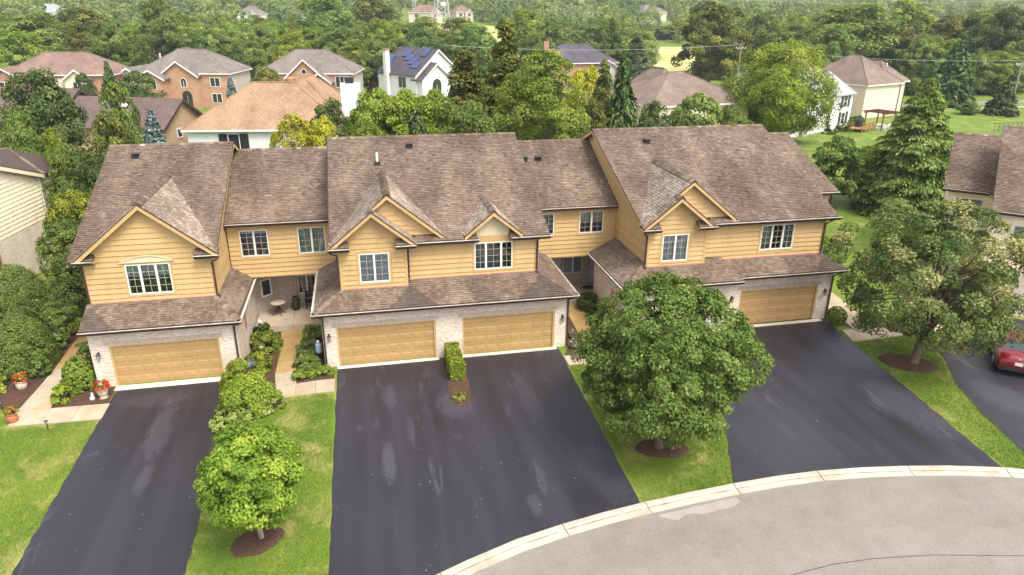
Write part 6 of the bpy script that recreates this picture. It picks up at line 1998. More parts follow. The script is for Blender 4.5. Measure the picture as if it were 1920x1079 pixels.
# slate roofed brick house
t = start_house('brick house with dark slate hip roof and brick chimney beyond the golden tree')
MB().box(-8.5, 8.5, -5.5, 5.5, -0.5, 5.4).build('wall', WB_RED, t)
hip_roof(t, -8.5, 8.5, -5.5, 5.5, 5.5, 0.62, RF_SLATE)
gable_block(t, 3.5, 7.5, -6.6, 0, -0.5, 5.0, 0.55, RF_SLATE, WS_WHITE)
fwin(t, 0, (0, -6.6, 0), FX, FN, 5.5, 3.2, 1.4, 1.7, 2)
MB().box(-6.0, -4.8, 2.5, 3.5, 5, 9.7).build('chimney', WB_RED, t)
put(t, 50.5, 128.5, 8)

# brown roofed house behind the right end unit
t = start_house('beige house with wide mottled brown roof behind the right end unit')
MB().box(-7.5, 7.5, -6.5, 6.5, -0.5, 5.2).build('wall', WS_BEIGE, t)
hip_roof(t, -7.5, 7.5, -6.5, 6.5, 5.4, 0.50, RF_BROWN)
hip_roof(t, -3.5, 1.5, -1, 7, 6.3, 0.98, RF_BROWN, name='upper_roof')
gable_block(t, -11.5, -7.6, -3, 6, -0.5, 4.8, 0.55, RF_BROWN, WS_BEIGE)
fwin(t, 0, (0, -6.5, 0), FX, FN, 3.5, 2.9, 1.8, 1.5, 2)
put(t, 44.3, 59.6, 9)

# white two storey house behind the big round tree
t = start_house('white two storey house with dark green shutters behind the big round tree')
gable_block(t, -9.5, 8.5, -4.5, 4.5, -0.5, 5.2, 0.58, RF_PALE, WS_WHITE, 'x')
for xx, zz, ww in ((6.3, 3.2, 0.95), (6.3, 0.7, 0.95), (1.8, 0.7, 1.2), (1.8, 3.2, 1.2), (-3, 3.2, 1.1), (-3, 0.7, 1.1)):
    fwin(t, 0, (0, -4.5, 0), FX, FN, xx, zz, ww, 1.6, 1, bars=1)
    if xx > 6:
        for s_ in (-1.05, 1.05):
            MB().box(xx + s_ - 0.24, xx + s_ + 0.24, -4.6, -4.5, zz - 0.05, zz + 1.75).build('shutter', M_SHUT, t)
fwin(t, 0, (8.5, 0, 0), SX, SN, -2.2, 0.7, 0.9, 1.6, 1)
put(t, 66.2, 64.5, 27)

# cream house
t = start_house('cream sided house with tall brown hip roofs right of the big round tree')
MB().box(-7, 3.0, -6, 6, -0.5, 5.3).build('wall', WS_CREAM, t)
MB().box(3.0, 7.2, -4.6, 6, -0.5, 5.3).build('side_wall', WS_CREAM, t)
hip_roof(t, -7, 3.0, -6, 6, 5.4, 0.78, RF_BROWN)
hip_roof(t, 0.5, 7.2, -4.6, 6, 5.4, 0.85, RF_BROWN, name='side_roof')
hip_roof(t, -16, -6, 0, 9, 5.4, 0.72, RF_BROWN, name='rear_roof')
MB().box(-16, -6.0, 0, 9, -0.5, 5.2).build('rear_wall', WS_CREAM, t)
MB().tube([(4.2, -2.2, 6.2), (4.2, -2.2, 8.3)], 0.18, 8).build('flue', M_GUTIN, t)
downspout(t, [(3.0, -6.05, 5.2), (3.0, -6.05, 0.0)], 0.14)
downspout(t, [(7.1, -4.65, 5.2), (7.1, -4.65, 0.0)], 0.14)
t_cream = t
put(t, 87.8, 79.5, 21)

# next row of townhouses at the right: a wing and a block
t = start_house('beige townhouse with brown shingled roofs behind the sunburnt maple at the right edge', 'attached townhouses beyond the right drive', 'townhouse', 'townhouse')
sl, sh = MB(), Shingles()
roof_plane([(-0.4, 0, 6.0), (2.6, 0, 6.0), (2.6, 6.1, 8.75), (-0.4, 6.1, 8.75)], (1, 0, 0), sl, sh)
roof_plane([(2.2, -4.9, 6.0), (13.5, -4.9, 6.0), (13.5, 4.0, 9.75), (2.2, 4.0, 9.75)], (1, 0, 0), sl, sh)
caps(sh, (-0.4, 6.1, 8.75), (2.6, 6.1, 8.75), 0.2, 0.25)
caps(sh, (2.2, 4.0, 9.75), (13.5, 4.0, 9.75), 0.2, 0.25)
rf = sl.build('roof', M_UNDER, t)
sh.build('shingles', rf)
gutter(rf, (-0.45, 0, 6.0), (2.2, 0, 6.0), (0, -1, 0))
gutter(rf, (2.15, -4.9, 6.0), (13.5, -4.9, 6.0), (0, -1, 0))
siding(t, (0, 0.4, 0), FX, FN, [(0, 2.9), (2.5, 2.9), (2.5, 5.85), (0, 5.85)], [(0.35, 2.1, 3.9, 5.5)], mt=WS_BEIGE)
window(t, (0, 0.4, 0), FX, FN, 0.45, 2.0, 4.0, 5.4, 2, (2, 4), ('curtains', 0.5), 0.09, mt_case=WS_BEIGE)
siding(t, (2.5, -4.5, 0), FX, FN, [(0, 2.9), (11, 2.9), (11, 5.85), (0, 5.85)], [(0.9, 2.6, 3.7, 5.3)], mt=WS_BEIGE)
window(t, (2.5, -4.5, 0), FX, FN, 1.0, 2.5, 3.8, 5.2, 2, (2, 4), ('blind', 1.0), 0.09, mt_case=WS_BEIGE)
siding(t, (0, 0.4, 0), (0, 1, 0), (-1, 0, 0), [(0, 2.9), (11, 2.9), (11, 6.2), (5.7, 8.5), (0, 6.0)], mt=WS_BEIGE)
siding(t, (2.5, -4.5, 0), (0, 1, 0), (-1, 0, 0), [(0, 2.9), (5, 2.9), (5, 8.1), (0, 6.05)], mt=WS_BEIGE)
MB().box(0, 2.4, 0.4, 12, -0.4, 2.9).build('brick_wall', M_BRICK, t)
MB().box(2.5, 13.4, -5.4, 12, -0.4, 2.88).build('brick_wall', M_BRICK, t)
put(t, 39.4, 5.75, -43.5)

# beige end wall at the left edge
t = start_house('beige sided house end with brick base and brown roof corner at the left frame edge', 'attached townhouses beyond the left garden', 'townhouse', 'townhouse')
siding(t, (0, 0, 0), (0, 1, 0), (1, 0, 0), [(-8.4, 3.0), (5.1, 3.0), (5.1, 5.85), (-1.78, 8.18), (-8.4, 5.95)], mt=WS_BEIGE, expo=0.27)
MB().box(-9, 0.03, -8.4, 5.1, -0.4, 3.0).build('brick_wall', M_BRICK, t)
fwin(t, 0, (0.03, 0, 0), SX, SN, -1.6, 0.9, 1.2, 1.5, 1, frame=M_FLASH)
MB().box(-9, -0.12, -8.4, 5.0, 3.0, 5.8).build('wall', WS_BEIGE, t)
fwin(t, 0, (0, -8.4, 0), FX, FN, -4.5, 3.7, 1.9, 1.4, 3)
MB().box(-0.03, 0.09, 5.0, 5.14, 3.0, 5.85).build('corner_board', M_TRIMW, t)
sl, sh = MB(), Shingles()
roof_plane([(0.35, -1.78, 8.34), (0.35, 5.27, 5.96), (-9, 5.27, 5.96), (-9, -1.78, 8.34)], (1, 0, 0), sl, sh)
roof_plane([(0.35, -8.85, 5.95), (-9, -8.85, 5.95), (-9, -1.78, 8.34), (0.35, -1.78, 8.34)], (1, 0, 0), sl, sh)
caps(sh, (0.35, -1.78, 8.34), (-9, -1.78, 8.34), 0.2, 0.25)
rake(t, (0.33, -1.78, 8.34), (0.33, -8.85, 5.95), (1, 0, 0), 0.28, 0.035, WS_BEIGE)
roof_plane([(0.35, 5.3, 5.98), (-1.83, 5.72, 7.62), (-4.4, 5.72, 7.62), (-4.4, 2.0, 7.0)], (1, 0, 0), sl, sh, th=0.25)
caps(sh, (0.35, 5.3, 5.98), (-1.83, 5.72, 7.62), 0.15, 0.22)
caps(sh, (-1.83, 5.72, 7.62), (-9, 5.72, 7.62), 0.2, 0.25)
sl.add([(0.3, 5.3, 5.95), (-1.83, 5.72, 7.58), (-9, 5.72, 7.58), (-9, 9.5, 5.9), (0.3, 9.5, 5.9), (-9, 1.0, 7.4), (0.3, 5.2, 5.6), (-9, 5.2, 5.6)], [(0, 4, 3, 2, 1), (1, 2, 5), (0, 1, 5)])
MB().box(-9, 0.0, 5.1, 9.2, -0.4, 5.85).build('rear_wall', WS_BEIGE, t)
rf = sl.build('roof', M_UNDER, t)
sh.build('shingles', rf)
rake(t, (0.33, -1.78, 8.34), (0.33, 5.3, 5.97), (1, 0, 0), 0.28, 0.035, WS_BEIGE)
MB().box(-0.3, 0.5, 5.2, 5.42, 5.72, 5.93).build('gutter', M_GUT, t)
put(t, -20.55, 15.7, -8)


# ------------------------------------------------------------------ yard things behind the right end unit
def timber_frame(name, label, cat, x, y, rz, posts, beams, rafters, mt, h=2.4):
    t = thing(name, label, cat, (0, 0, 0))
    for px_, py_ in posts:
        MB().box(px_ - 0.08, px_ + 0.08, py_ - 0.08, py_ + 0.08, 0, h).build('post', mt, t)
    for a, c in beams:
        MB().bar((*a, h + 0.08), (*c, h + 0.08), 0.08, 0.2).build('beam', mt, t)
    for a, c in rafters:
        MB().bar((*a, h + 0.24), (*c, h + 0.24), 0.06, 0.14).build('rafter', mt, t)
    put(t, x, y, rz)
    return t


timber_frame('pergola', 'red brown timber pergola over the white patio furniture', 'pergola', 79.0, 61.5, 20, [(-1.6, -1.4), (1.6, -1.4), (-1.6, 1.4), (1.6, 1.4)], [((-2.1, -1.4), (2.1, -1.4)), ((-2.1, 1.4), (2.1, 1.4))], [((x_, -1.9), (x_, 1.9)) for x_ in (-1.8, -1.2, -0.6, 0, 0.6, 1.2, 1.8)], M_TEAK)


def patio_chair(label, x, y, rz):
    t = thing('patio_chair', label, 'chair', (0, 0, 0), 0, 'white patio chairs under the pergola')
    MB().box(-0.28, 0.28, -0.28, 0.28, 0.40, 0.46).build('seat', M_TRIMW, t)
    MB().hexa([(-0.28, 0.26, 0.46), (0.28, 0.26, 0.46), (0.28, 0.31, 0.46), (-0.28, 0.31, 0.46)], [(-0.28, 0.36, 1.0), (0.28, 0.36, 1.0), (0.28, 0.41, 1.0), (-0.28, 0.41, 1.0)]).build('backrest', M_TRIMW, t)
    for a in (-0.25, 0.25):
        for c in (-0.25, 0.25):
            MB().box(a - 0.025, a + 0.025, c - 0.025, c + 0.025, 0, 0.40).build('leg', M_TRIMW, t)
    put(t, x, y, rz)


for i, (x, y, rz) in enumerate(((77.7, 60.4, 100), (78.6, 60.0, 160), (79.6, 60.6, 200), (80.6, 61.4, 250))):
    patio_chair(['leftmost white patio chair under the pergola', 'second white patio chair from the left under the pergola', 'third white patio chair from the left under the pergola', 'rightmost white patio chair under the pergola'][i], x, y, rz)
t = thing('patio_table', 'round white patio table under the red brown pergola', 'table', (0, 0, 0))
MB().lathe([(0.6, 0.70), (0.6, 0.74)], (0, 0, 0), 18).build('table_top', M_TRIMW, t)
MB().lathe([(0.28, 0), (0.26, 0.04), (0.05, 0.08), (0.05, 0.70)], (0, 0, 0), 12).build('pedestal', M_TRIMW, t)
put(t, 79.2, 61.4, 0)
# small cedar deck with rail at the white house
t = thing('deck', 'small cedar deck with rails at the corner of the white house', 'deck', (0, 0, 0))
for k in range(8):
    MB().box(-1.6 + k * 0.4, -1.6 + k * 0.4 + 0.37, -1.2, 1.2, 0.45, 0.5).build('plank', M_DECK, t)
for xx in (-1.55, -0.5, 0.5, 1.55):
    MB().box(xx - 0.06, xx + 0.06, -1.2, -1.08, 0, 1.35).build('post', M_DECK, t)
for zz in (0.8, 1.3):
    MB().box(-1.6, 1.6, -1.17, -1.11, zz, zz + 0.09).build('rail', M_DECK, t)
put(t, 75.0, 60.6, 27)
t = thing('grill_cover', 'black covered grill on the cedar deck', 'grill', (0, 0, 0))
MB().hexa([(-0.6, -0.35, 0), (0.6, -0.35, 0), (0.6, 0.35, 0), (-0.6, 0.35, 0)], [(-0.5, -0.3, 1.0), (0.5, -0.3, 1.0), (0.5, 0.3, 1.0), (-0.5, 0.3, 1.0)]).build('cover', M_BLACK, t)
MB().lathe([(0.45, 0), (0.42, 0.12), (0.2, 0.25)], (0, 0, 0.98), 12).build('hood', M_BLACK, t)
put(t, 75.3, 61.2, 27, 0.5)
t = thing('air_conditioner', 'grey air conditioner unit at the foot of the white house', 'air conditioner', (0, 0, 0))
MB().box(-0.42, 0.42, -0.42, 0.42, 0, 0.85).build('case', M_GUTIN, t)
g = MB()
for k in range(9):
    g.box(-0.44, 0.44, -0.45, -0.42, 0.08 + k * 0.085, 0.12 + k * 0.085)
g.build('louvre', M_BLIND, t)
MB().lathe([(0.34, 0.85), (0.34, 0.89)], (0, 0, 0), 16).build('fan_guard', M_BLACK, t)
put(t, 63.6, 57.7, 15)
for i, (x, y, r_, h_, ls, lab) in enumerate(((68.2, 58.6, 0.9, 1.3, 'dark', 'dark round bush at the white house wall beside the lone window'), (70.6, 59.6, 0.7, 1.1, 'mid', 'low bush below the green shutters of the white house'), (72.3, 60.2, 1.0, 1.5, 'dark', 'taller dark bush at the white house corner'), (76.5, 64.0, 1.5, 1.6, 'olive', 'olive bush between the white house and the cream house'), (78.6, 66.0, 1.1, 1.4, 'dark', 'dark bush before the cream house wall'))):
    shrub('bush', lab, 'bush', x, y, r_, h_, 'dome', ls, 0.22, 900)
# distant road, meadow clearings
sheet('road', [(96, 84.2), (160, 86.5), (160, 90), (96, 87.8)], M_STREET, 0.02)
sheet('path', [(96, 79.5), (160, 80.2), (160, 81.4), (96, 80.9)], M_WALK, 0.02)


def field(xa0, xa1, xb0, xb1, y0, y1, n=14):
    """open ground following the rise"""
    b = MB()
    for j in range(n + 1):
        t_ = j / n
        y = y0 + (y1 - y0) * t_
        for i in range(7):
            x = (xa0 + (xb0 - xa0) * t_) * (1 - i / 6) + (xa1 + (xb1 - xa1) * t_) * i / 6
            b.v.append((x, y, hill(x, y) + 0.12))
    for j in range(n):
        for i in range(6):
            b.f.append((j * 7 + i, j * 7 + i + 1, j * 7 + i + 8, j * 7 + i + 7))
    return tag(b.build('meadow', M_FIELD), kind='structure')


field(84, 106, 116, 152, 158, 268)
field(24, 62, 26, 80, 225, 352)
t = thing('fence', 'thin black metal fence on the lawn beyond the right roofs', 'fence', (0, 0, 0))
for k in range(8):
    MB().box(k * 0.8 - 0.02, k * 0.8 + 0.02, -0.02, 0.02, 0, 1.2).build('post', M_BLACK, t)
for zz in (0.2, 0.65, 1.15):
    MB().box(0, 5.6, -0.015, 0.015, zz, zz + 0.03).build('rail', M_BLACK, t)
put(t, 95.4, 57.0, 0)
t = thing('playhouse', 'small red timber playhouse with white rail beside the big right spruce', 'playhouse', (0, 0, 0))
for a in (-1, 1):
    for c in (-0.9, 0.9):
        MB().box(a - 0.06, a + 0.06, c - 0.06, c + 0.06, 0, 2.7).build('post', M_TEAK, t)
MB().prism([(-1.3, -1.1, 2.6), (1.3, -1.1, 2.6), (0, -1.1, 3.6)], (0, 2.2, 0)).build('roof', M_TEAK, t)
MB().box(-1.05, 1.05, -0.95, 0.95, 1.2, 1.3).build('platform', M_TEAK, t)
for k in range(6):
    MB().box(-1 + k * 0.38, -0.9 + k * 0.38, -1.0, -0.95, 1.3, 1.95).build('slat', M_TEAK, t)
for k in range(5):
    MB().box(-1.1 + k * 0.5, -1.0 + k * 0.5, -1.6, -1.55, 0.1, 0.8).build('rail_post', M_TRIMW, t)
MB().box(-1.15, 1.1, -1.62, -1.53, 0.75, 0.85).build('rail', M_TRIMW, t)
put(t, 74.0, 34.6, 0)
BG_TREES = [
    ('ball', 'yellow', -3.3, 27.0, 0.0, 2.00, 9.11, 'yellow leaved shrub tree left of the pair behind the first wing roof'),
    ('ball', 'yellow', -1.1, 28.0, 0.0, 1.47, 8.68, 'yellow leaved shrub tree right of the pair behind the first wing roof'),
    ('egg', 'dark', -0.6, 31.0, 0.0, 2.25, 9.59, 'dark green tree against the orange roof beside the white chimney'),
    ('ball', 'bright', 3.3, 31.0, 0.0, 2.48, 10.50, 'bright green tree just right of the white chimney'),
    ('ball', 'lime', 5.8, 30.0, 0.0, 2.84, 10.54, 'lime green tree below the white house with solar panels'),
    ('ball', 'bright', 8.3, 30.0, 0.0, 2.71, 10.52, 'bright green tree left of the olive cedars'),
    ('cone', 'spruce', 6.3, 25.0, 0.0, 2.03, 9.42, 'low dark pine peeking over the double unit roof'),
    ('cone', 'olive', 11.7, 34.0, 0.0, 3.85, 12.89, 'shorter olive cedar of the pair behind the double unit'),
    ('cone', 'olive', 16.3, 38.0, 0.0, 3.87, 15.35, 'tallest olive cedar behind the double unit'),
    ('egg', 'yellow', 24.2, 37.0, 0.0, 2.18, 11.66, 'golden yellow tree between the bright maple and the dark spruces'),
    ('cone', 'olive', 24.7, 33.0, 0.0, 2.01, 12.04, 'slim olive cedar in front of the golden tree'),
    ('cone', 'spruce', 25.6, 30.0, 0.0, 2.50, 12.97, 'narrow dark spruce rising over the right end roof'),
    ('ball', 'dark', 28.9, 30.0, 0.0, 2.03, 9.21, 'dark round pine left of the pair over the right end ridge'),
    ('ball', 'mid', 33.6, 31.0, 0.0, 3.06, 9.61, 'broad green pine right of the pair over the right end ridge'),
    ('egg', 'dark', -23.6, 33.0, 0.0, 3.09, 12.23, 'dark tree at the left edge before the brown roofed house'),
    ('column', 'lime', -19.4, 23.0, 0.0, 1.00, 9.31, 'light green upright young tree at the left edge'),
    ('egg', 'mid', -22.8, 27.0, 0.0, 1.54, 9.54, 'mid green tree at the left frame edge behind the beige house'),
    ('column', 'mid', -16.7, 30.0, 0.0, 1.90, 11.99, 'tall leafy upright tree before the brown roofed house'),
    ('column', 'olive', -16.4, 26.0, 0.0, 1.96, 10.05, 'olive green tree left of the blue spruce'),
    ('ball', 'mid', -17.9, 21.0, 0.0, 1.57, 8.21, 'mid green tree between the beige house and the end unit, back row'),
    ('ball', 'dark', -15.8, 19.5, 0.0, 1.61, 7.84, 'dark green tree touching the left rake of the end unit'),
    ('ball', 'lime', -16.0, 15.0, 0.0, 1.55, 6.24, 'lime green shrub behind the beige house corner'),
    ('ball', 'mid', -15.8, 12.5, 0.0, 1.55, 5.14, 'loose olive tinged shrub before the beige wall'),
    ('cone', 'spruce', -36.6, 95.0, 0.0, 1.97, 8.62, 'small dark conifer behind the brown roofed house'),
    ('ball', 'dark', -26.4, 72.0, 0.0, 3.0, 8.9, 'dark bushy tree in front of the orange brick house'),
    ('ball', 'dark', -39.4, 92.0, 0.0, 1.58, 7.11, 'dark shrub before the pale garage of the far left house'),
    ('cone', 'blue', -17.9, 92.0, 0.0, 1.47, 6.16, 'small blue spruce in front of the orange brick house'),
    ('ball', 'olive', -11.8, 88.0, 0.0, 2.62, 7.97, 'olive bushy tree left of the orange roof peak'),
    ('cone', 'spruce', 111.5, 84.0, 0.0, 4.39, 12.14, 'tall dark conifer beside the grey road at the right'),
    ('cone', 'spruce', 111.5, 72.0, 0.0, 2.86, 6.05, 'dense dark round conifer at the right frame edge'),
    ('ball', 'mid', 105.8, 73.0, 0.0, 1.67, 2.29, 'low round bush on the lawn beyond the right roofs'),
    ('ball', 'bright', 48.0, 24.0, 0.0, 1.74, 5.49, 'light green shrub left of the big right spruce'),
]
BG_TREES += [
    ('ball', 'mid', 10.8, 25.5, 0.0, 2.53, 10.04, 'mid green tree in front of the olive cedars, low over the double unit ridge'),
    ('ball', 'olive', 22.4, 29.5, 0.0, 1.9, 9.6, 'olive tinged tree right of the bright maple over the second wing'),
    ('egg', 'dark', 20.6, 41.0, 0.0, 2.6, 11.2, 'dark tree behind the bright maple'),
    ('ball', 'bright', 2.2, 27.0, 0.0, 1.9, 8.6, 'small bright tree over the left end of the double unit ridge'),
    ('ball', 'mid', 38.0, 33.0, 0.0, 2.4, 8.2, 'low green tree over the right end ridge, right of the broad pine'),
]
FAR_TREES = [
    ('vase', 'mid', -40.2, 150.0, 0.0, 5.83, 19.05, 'big spreading tree with a dark forked trunk among the far left woods'),
    ('egg', 'mid', -65.8, 150.0, 0.0, 7.09, 15.56, 'round tree at the far left edge of the woods'),
    ('egg', 'olive', -62.0, 165.0, 0.0, 7.73, 16.70, 'olive tree in the far left woods behind the reddish roof'),
    ('egg', 'mid', -49.4, 140.0, 0.0, 4.56, 13.63, 'round topped tree directly behind the reddish roof'),
    ('egg', 'bright', -61.1, 128.0, 0.0, 4.68, 12.45, 'bright tree left of the reddish roofed house'),
    ('egg', 'mid', -32.2, 145.0, 0.0, 4.81, 12.51, 'green tree behind the grey roofed brick house, left'),
    ('egg', 'bright', -27.4, 150.0, 0.0, 5.29, 12.18, 'bright tree right behind the grey roofed brick house'),
    ('egg', 'mid', -20.6, 132.0, 0.0, 4.53, 10.55, 'rounded tree between the two brick houses'),
    ('egg', 'lime', -11.4, 140.0, 0.0, 4.20, 11.58, 'yellowish tree behind the second brick house'),
    ('egg', 'bright', -7.8, 150.0, 0.0, 5.73, 12.46, 'leafy tree behind the second brick house, right'),
    ('egg', 'mid', -6.2, 190.0, 0.0, 8.48, 19.75, 'tall tree at the top edge left of the pylon'),
    ('egg', 'olive', 7.5, 200.0, 0.0, 8.96, 20.63, 'tall olive tree at the top edge beside the pylons'),
    ('egg', 'bright', 1.8, 140.0, 0.0, 4.28, 10.01, 'bright tree right behind the second brick house'),
    ('egg', 'bright', 6.9, 150.0, 0.0, 3.89, 10.82, 'light tree beside the utility poles'),
    ('egg', 'mid', 19.0, 180.0, 0.0, 6.08, 13.24, 'tree in front of the second pylon'),
    ('ball', 'fardark', 38.7, 210.0, 0.0, 3.53, 5.57, 'round bush standing on the green clearing by the pylon'),
    ('column', 'mid', 51.2, 150.0, 0.0, 4.21, 15.50, 'upright tree left of the slate roofed house'),
    ('egg', 'bright', 47.8, 165.0, 0.0, 6.18, 17.09, 'pale green tree behind the tall cedar'),
    ('egg', 'mid', 44.0, 140.0, 0.0, 2.57, 11.18, 'small tree beside the slate roof, left'),
    ('cone', 'mid', 63.2, 138.0, 0.0, 3.88, 14.49, 'pointed tree right behind the slate roof'),
    ('cone', 'grey', 61.6, 118.0, 0.0, 4.05, 11.26, 'grey green conifer left of the straw field'),
    ('egg', 'olive', 80.3, 120.0, 0.0, 7.74, 18.64, 'tall tree with a pale leaning trunk by the straw field'),
    ('egg', 'bright', 145.8, 300.0, 3.6, 8.89, 5.79, 'bright tree behind the straw field'),
    ('egg', 'mid', 159.2, 300.0, 3.6, 10.23, 7.68, 'green tree behind the straw field, right'),
    ('egg', 'mid', 116.8, 160.0, 0.0, 6.86, 16.51, 'tree above the big round tree'),
    ('egg', 'bright', 133.5, 170.0, 0.0, 5.67, 15.82, 'pale tree above the big round tree, right'),
    ('egg', 'mid', 113.9, 118.0, 0.0, 10.43, 18.72, 'largest spreading tree behind the cream house'),
    ('egg', 'mid', 102.4, 110.0, 0.0, 5.22, 14.03, 'green tree directly behind the cream house roof'),
    ('egg', 'bright', 145.2, 140.0, 0.0, 7.83, 19.92, 'tall tree right of the cream house'),
    ('egg', 'tan', 122.6, 112.0, 0.0, 3.62, 13.71, 'withered tan tree right of the cream house'),
    ('egg', 'mid', 123.0, 105.0, 0.0, 4.06, 12.60, 'green tree between the withered tree and the dark conifer'),
    ('egg', 'olive', 139.9, 118.0, 0.0, 6.35, 16.19, 'light topped tree behind the dark conifer'),
    ('egg', 'mid', 143.9, 112.0, 0.0, 6.78, 17.62, 'tall tree at the right edge behind the road'),
    ('egg', 'dark', 143.1, 105.0, 0.0, 5.32, 18.05, 'dark tree at the right frame edge behind the road'),
    ('ball', 'bright', 136.0, 100.0, 0.0, 5.17, 9.35, 'leafy thicket along the grey road'),
    ('egg', 'mid', 11.4, 130.0, 0.0, 4.08, 10.61, 'olive tree behind the white chimney house'),
    ('ball', 'plum', 4.5, 88.0, 0.0, 1.31, 5.68, 'plum leaved shrub beside the white chimney house'),
]


# ------------------------------------------------------------------ trees behind the houses
# one crown and trunk of each habit; every tree is a copy of its own, sized and coloured for itself
def norm_crown(shape, seed, n=9000, leaf=0.085, k=110, lump=0.2, inner=0.3, rc=0.24, z0=0.14, h=0.86):
    V, F, v, C = crown(0.86, 0.86, h * 0.95, z0, k, n, leaf, seed, shape, rc, inner, lump, 0.45, 0.75, cvar=0.55)
    return V, F, v, C


ARCH = {}
for nm, sh_, sd_, kw in (('ball', 'ball', 31, dict(z0=0.06, h=0.92)), ('ball2', 'ball', 32, dict(z0=0.05, h=0.93, lump=0.28)), ('egg', 'egg', 33, {}), ('egg2', 'egg', 34, dict(lump=0.3, k=110)), ('egg3', 'egg', 35, dict(lump=0.26, k=130)), ('column', 'column', 36, dict(z0=0.06, h=0.92, lump=0.22)), ('vase', 'vase', 37, dict(z0=0.25, h=0.75, lump=0.3, k=70, n=11000))):
    # the arrays are built in a box one wide and three tall so leaves stay leaf shaped when scaled
    V, F, v, C = crown(0.84, 0.84, kw.get('h', 0.86) * 2.6 * 0.93, kw.get('z0', 0.14) * 2.6, kw.get('k', 150), kw.get('n', 17000), 0.078, sd_, sh_, 0.25, 0.3, kw.get('lump', 0.2), 0.45, 0.75, cvar=0.55)
    me = npmesh('crown_' + nm, V, F, LEAF['mid'], v)
    tb = limbs(C, 0.55 if nm != 'vase' else 0.8, 0.06, 2.0, sd_, 12 if nm != 'vase' else 30, twig=0.006)
    ARCH[nm] = (me, tb.mesh('trunk_' + nm, M_BARK, True), 2.6)
for nm, sd_, kw in (('cone', 41, dict(power=0.8)), ('cone2', 42, dict(power=0.65)), ('cedar', 43, None)):
    if kw:
        V, F, v = conifer(1.0, 3.2, sd_, card=0.30, dens=1.25, per_m=11, nbr=12, spread=1.0, droop=0.35, **kw)
    else:
        V, F, v, C = crown(0.86, 0.86, 3.1, 0.08, 260, 15000, 0.12, sd_, 'cone', 0.22, 0.3, 0.2, 0.7, 0.6, cvar=0.5, aspect=0.4)
    me = npmesh('crown_' + nm, V, F, LEAF['spruce'], v)
    tb = MB().tube([(0, 0, -0.1), (0, 0, 1.6), (0, 0, 2.9)], [0.07, 0.045, 0.008], 7)
    ARCH[nm] = (me, tb.mesh('trunk_' + nm, M_BARK, True), 3.2)
print('conifer leaves', len(F))
TR = random.Random(77)


def bg_tree(name, label, cat, shape, ls, x, y, z, r_, h_, group, bark=None):
    key = shape
    if shape == 'egg': key = TR.choice(['egg', 'egg2', 'egg3'])
    if shape == 'ball': key = TR.choice(['ball', 'ball2'])
    if shape == 'cone': key = 'cedar' if ls in ('olive', 'mid', 'grey') else TR.choice(['cone', 'cone2'])
    me, tm, hh = ARCH[key]
    t = thing(name, label, cat, (0, 0, 0), 0, group)
    c = ob('crown', me, t)
    c.material_slots[0].link = 'OBJECT'
    c.material_slots[0].material = LEAF[ls]
    ob('trunk', tm, t)
    t.matrix_basis = Matrix.Translation((x, y, z)) @ Matrix.Rotation(TR.uniform(0, 6.28), 4, 'Z') @ Matrix.Diagonal((r_ * 1.02, r_ * 1.02, h_ / hh, 1))
    return t


KIND = {'ball': 'round_tree', 'egg': 'leafy_tree', 'column': 'upright_tree', 'cone': 'conifer_tree', 'vase': 'spreading_tree'}
for sh_, ls, x, y, z, r_, h_, lab in BG_TREES:
    if h_ < 6.5 and sh_ == 'ball':
        bg_tree('shrub', lab, 'shrub', sh_, ls, x, y, z, r_, h_, 'trees behind the townhouses')
    else:
        bg_tree(KIND[sh_], lab, 'tree', sh_, ls, x, y, z, r_, h_, 'trees behind the townhouses')
for sh_, ls, x, y, z, r_, h_, lab in FAR_TREES:
    bg_tree(KIND[sh_], lab, 'tree', sh_, ls, x, y, z, r_, h_, 'trees beyond the houses')

t = thing('leafy_tree', 'big bright green maple behind the second wing roof', 'tree', (17.2, 27, 0))
cr = crown(3.65, 3.65, 11.2, 1.9, 230, 34000, 0.22, 61, 'egg', 0.85, 0.35, 0.17, 0.45, 0.75, cvar=0.5)
set_parts(t, cr, LEAF['bright'], limbs(cr[3], 2.6, 0.22, 11.5, 61, 18), M_BARK, (17.3, 27, 0))
t = thing('round_tree', 'very large round tree with yellow green left side before the white house', 'tree', (60.2, 56, 0))
cr = crown(5.9, 5.3, 10.6, 1.9, 260, 34000, 0.30, 51, 'egg', 1.5, 0.3, 0.16, 0.45, 0.75, cvar=0.6, hang=0.6)
set_parts(t, cr, LEAF['lime_tree'], limbs(cr[3], 2.6, 0.34, 10.5, 51, 24), M_BARK, (57.0, 54.2, 0))
cr = crown(3.4, 3.0, 6.2, 3.4, 60, 9000, 0.30, 52, 'ball', 1.2, 0.3, 0.2, 0.45, 0.75)
ob('yellow_boughs', npmesh('yellow_boughs', cr[0] + np.array((54.0, 50.4, 0)), cr[1], LEAF['lime'], cr[2]), t)
t = thing('leafy_tree', 'compact green tree on the back lawn left of the big right spruce', 'tree', (43.5, 22.7, 0))
cr = crown(2.05, 2.05, 5.0, 1.35, 130, 15000, 0.20, 55, 'egg', 0.55, 0.4, 0.14, 0.45, 0.75)
set_parts(t, cr, LEAF['mid'], limbs(cr[3], 1.4, 0.11, 5.8, 55, 10), M_BARK, (43.5, 22.7, 0))
t = thing('spruce_tree', 'largest dark spruce spreading to the ground at the right', 'tree', (49.0, 19.5, 0))
cf = conifer(5.2, 11.8, 56, card=0.50, dens=1.5, per_m=9, nbr=15, spread=1.0, power=0.72, droop=0.3)
set_parts(t, cf, LEAF['mid'], MB().tube([(0, 0, -0.2), (0, 0, 6), (0, 0, 11.6)], [0.26, 0.16, 0.02], 8), M_BARK, (48.9, 19.8, 0))
print('spruce leaves', len(cf[1]))
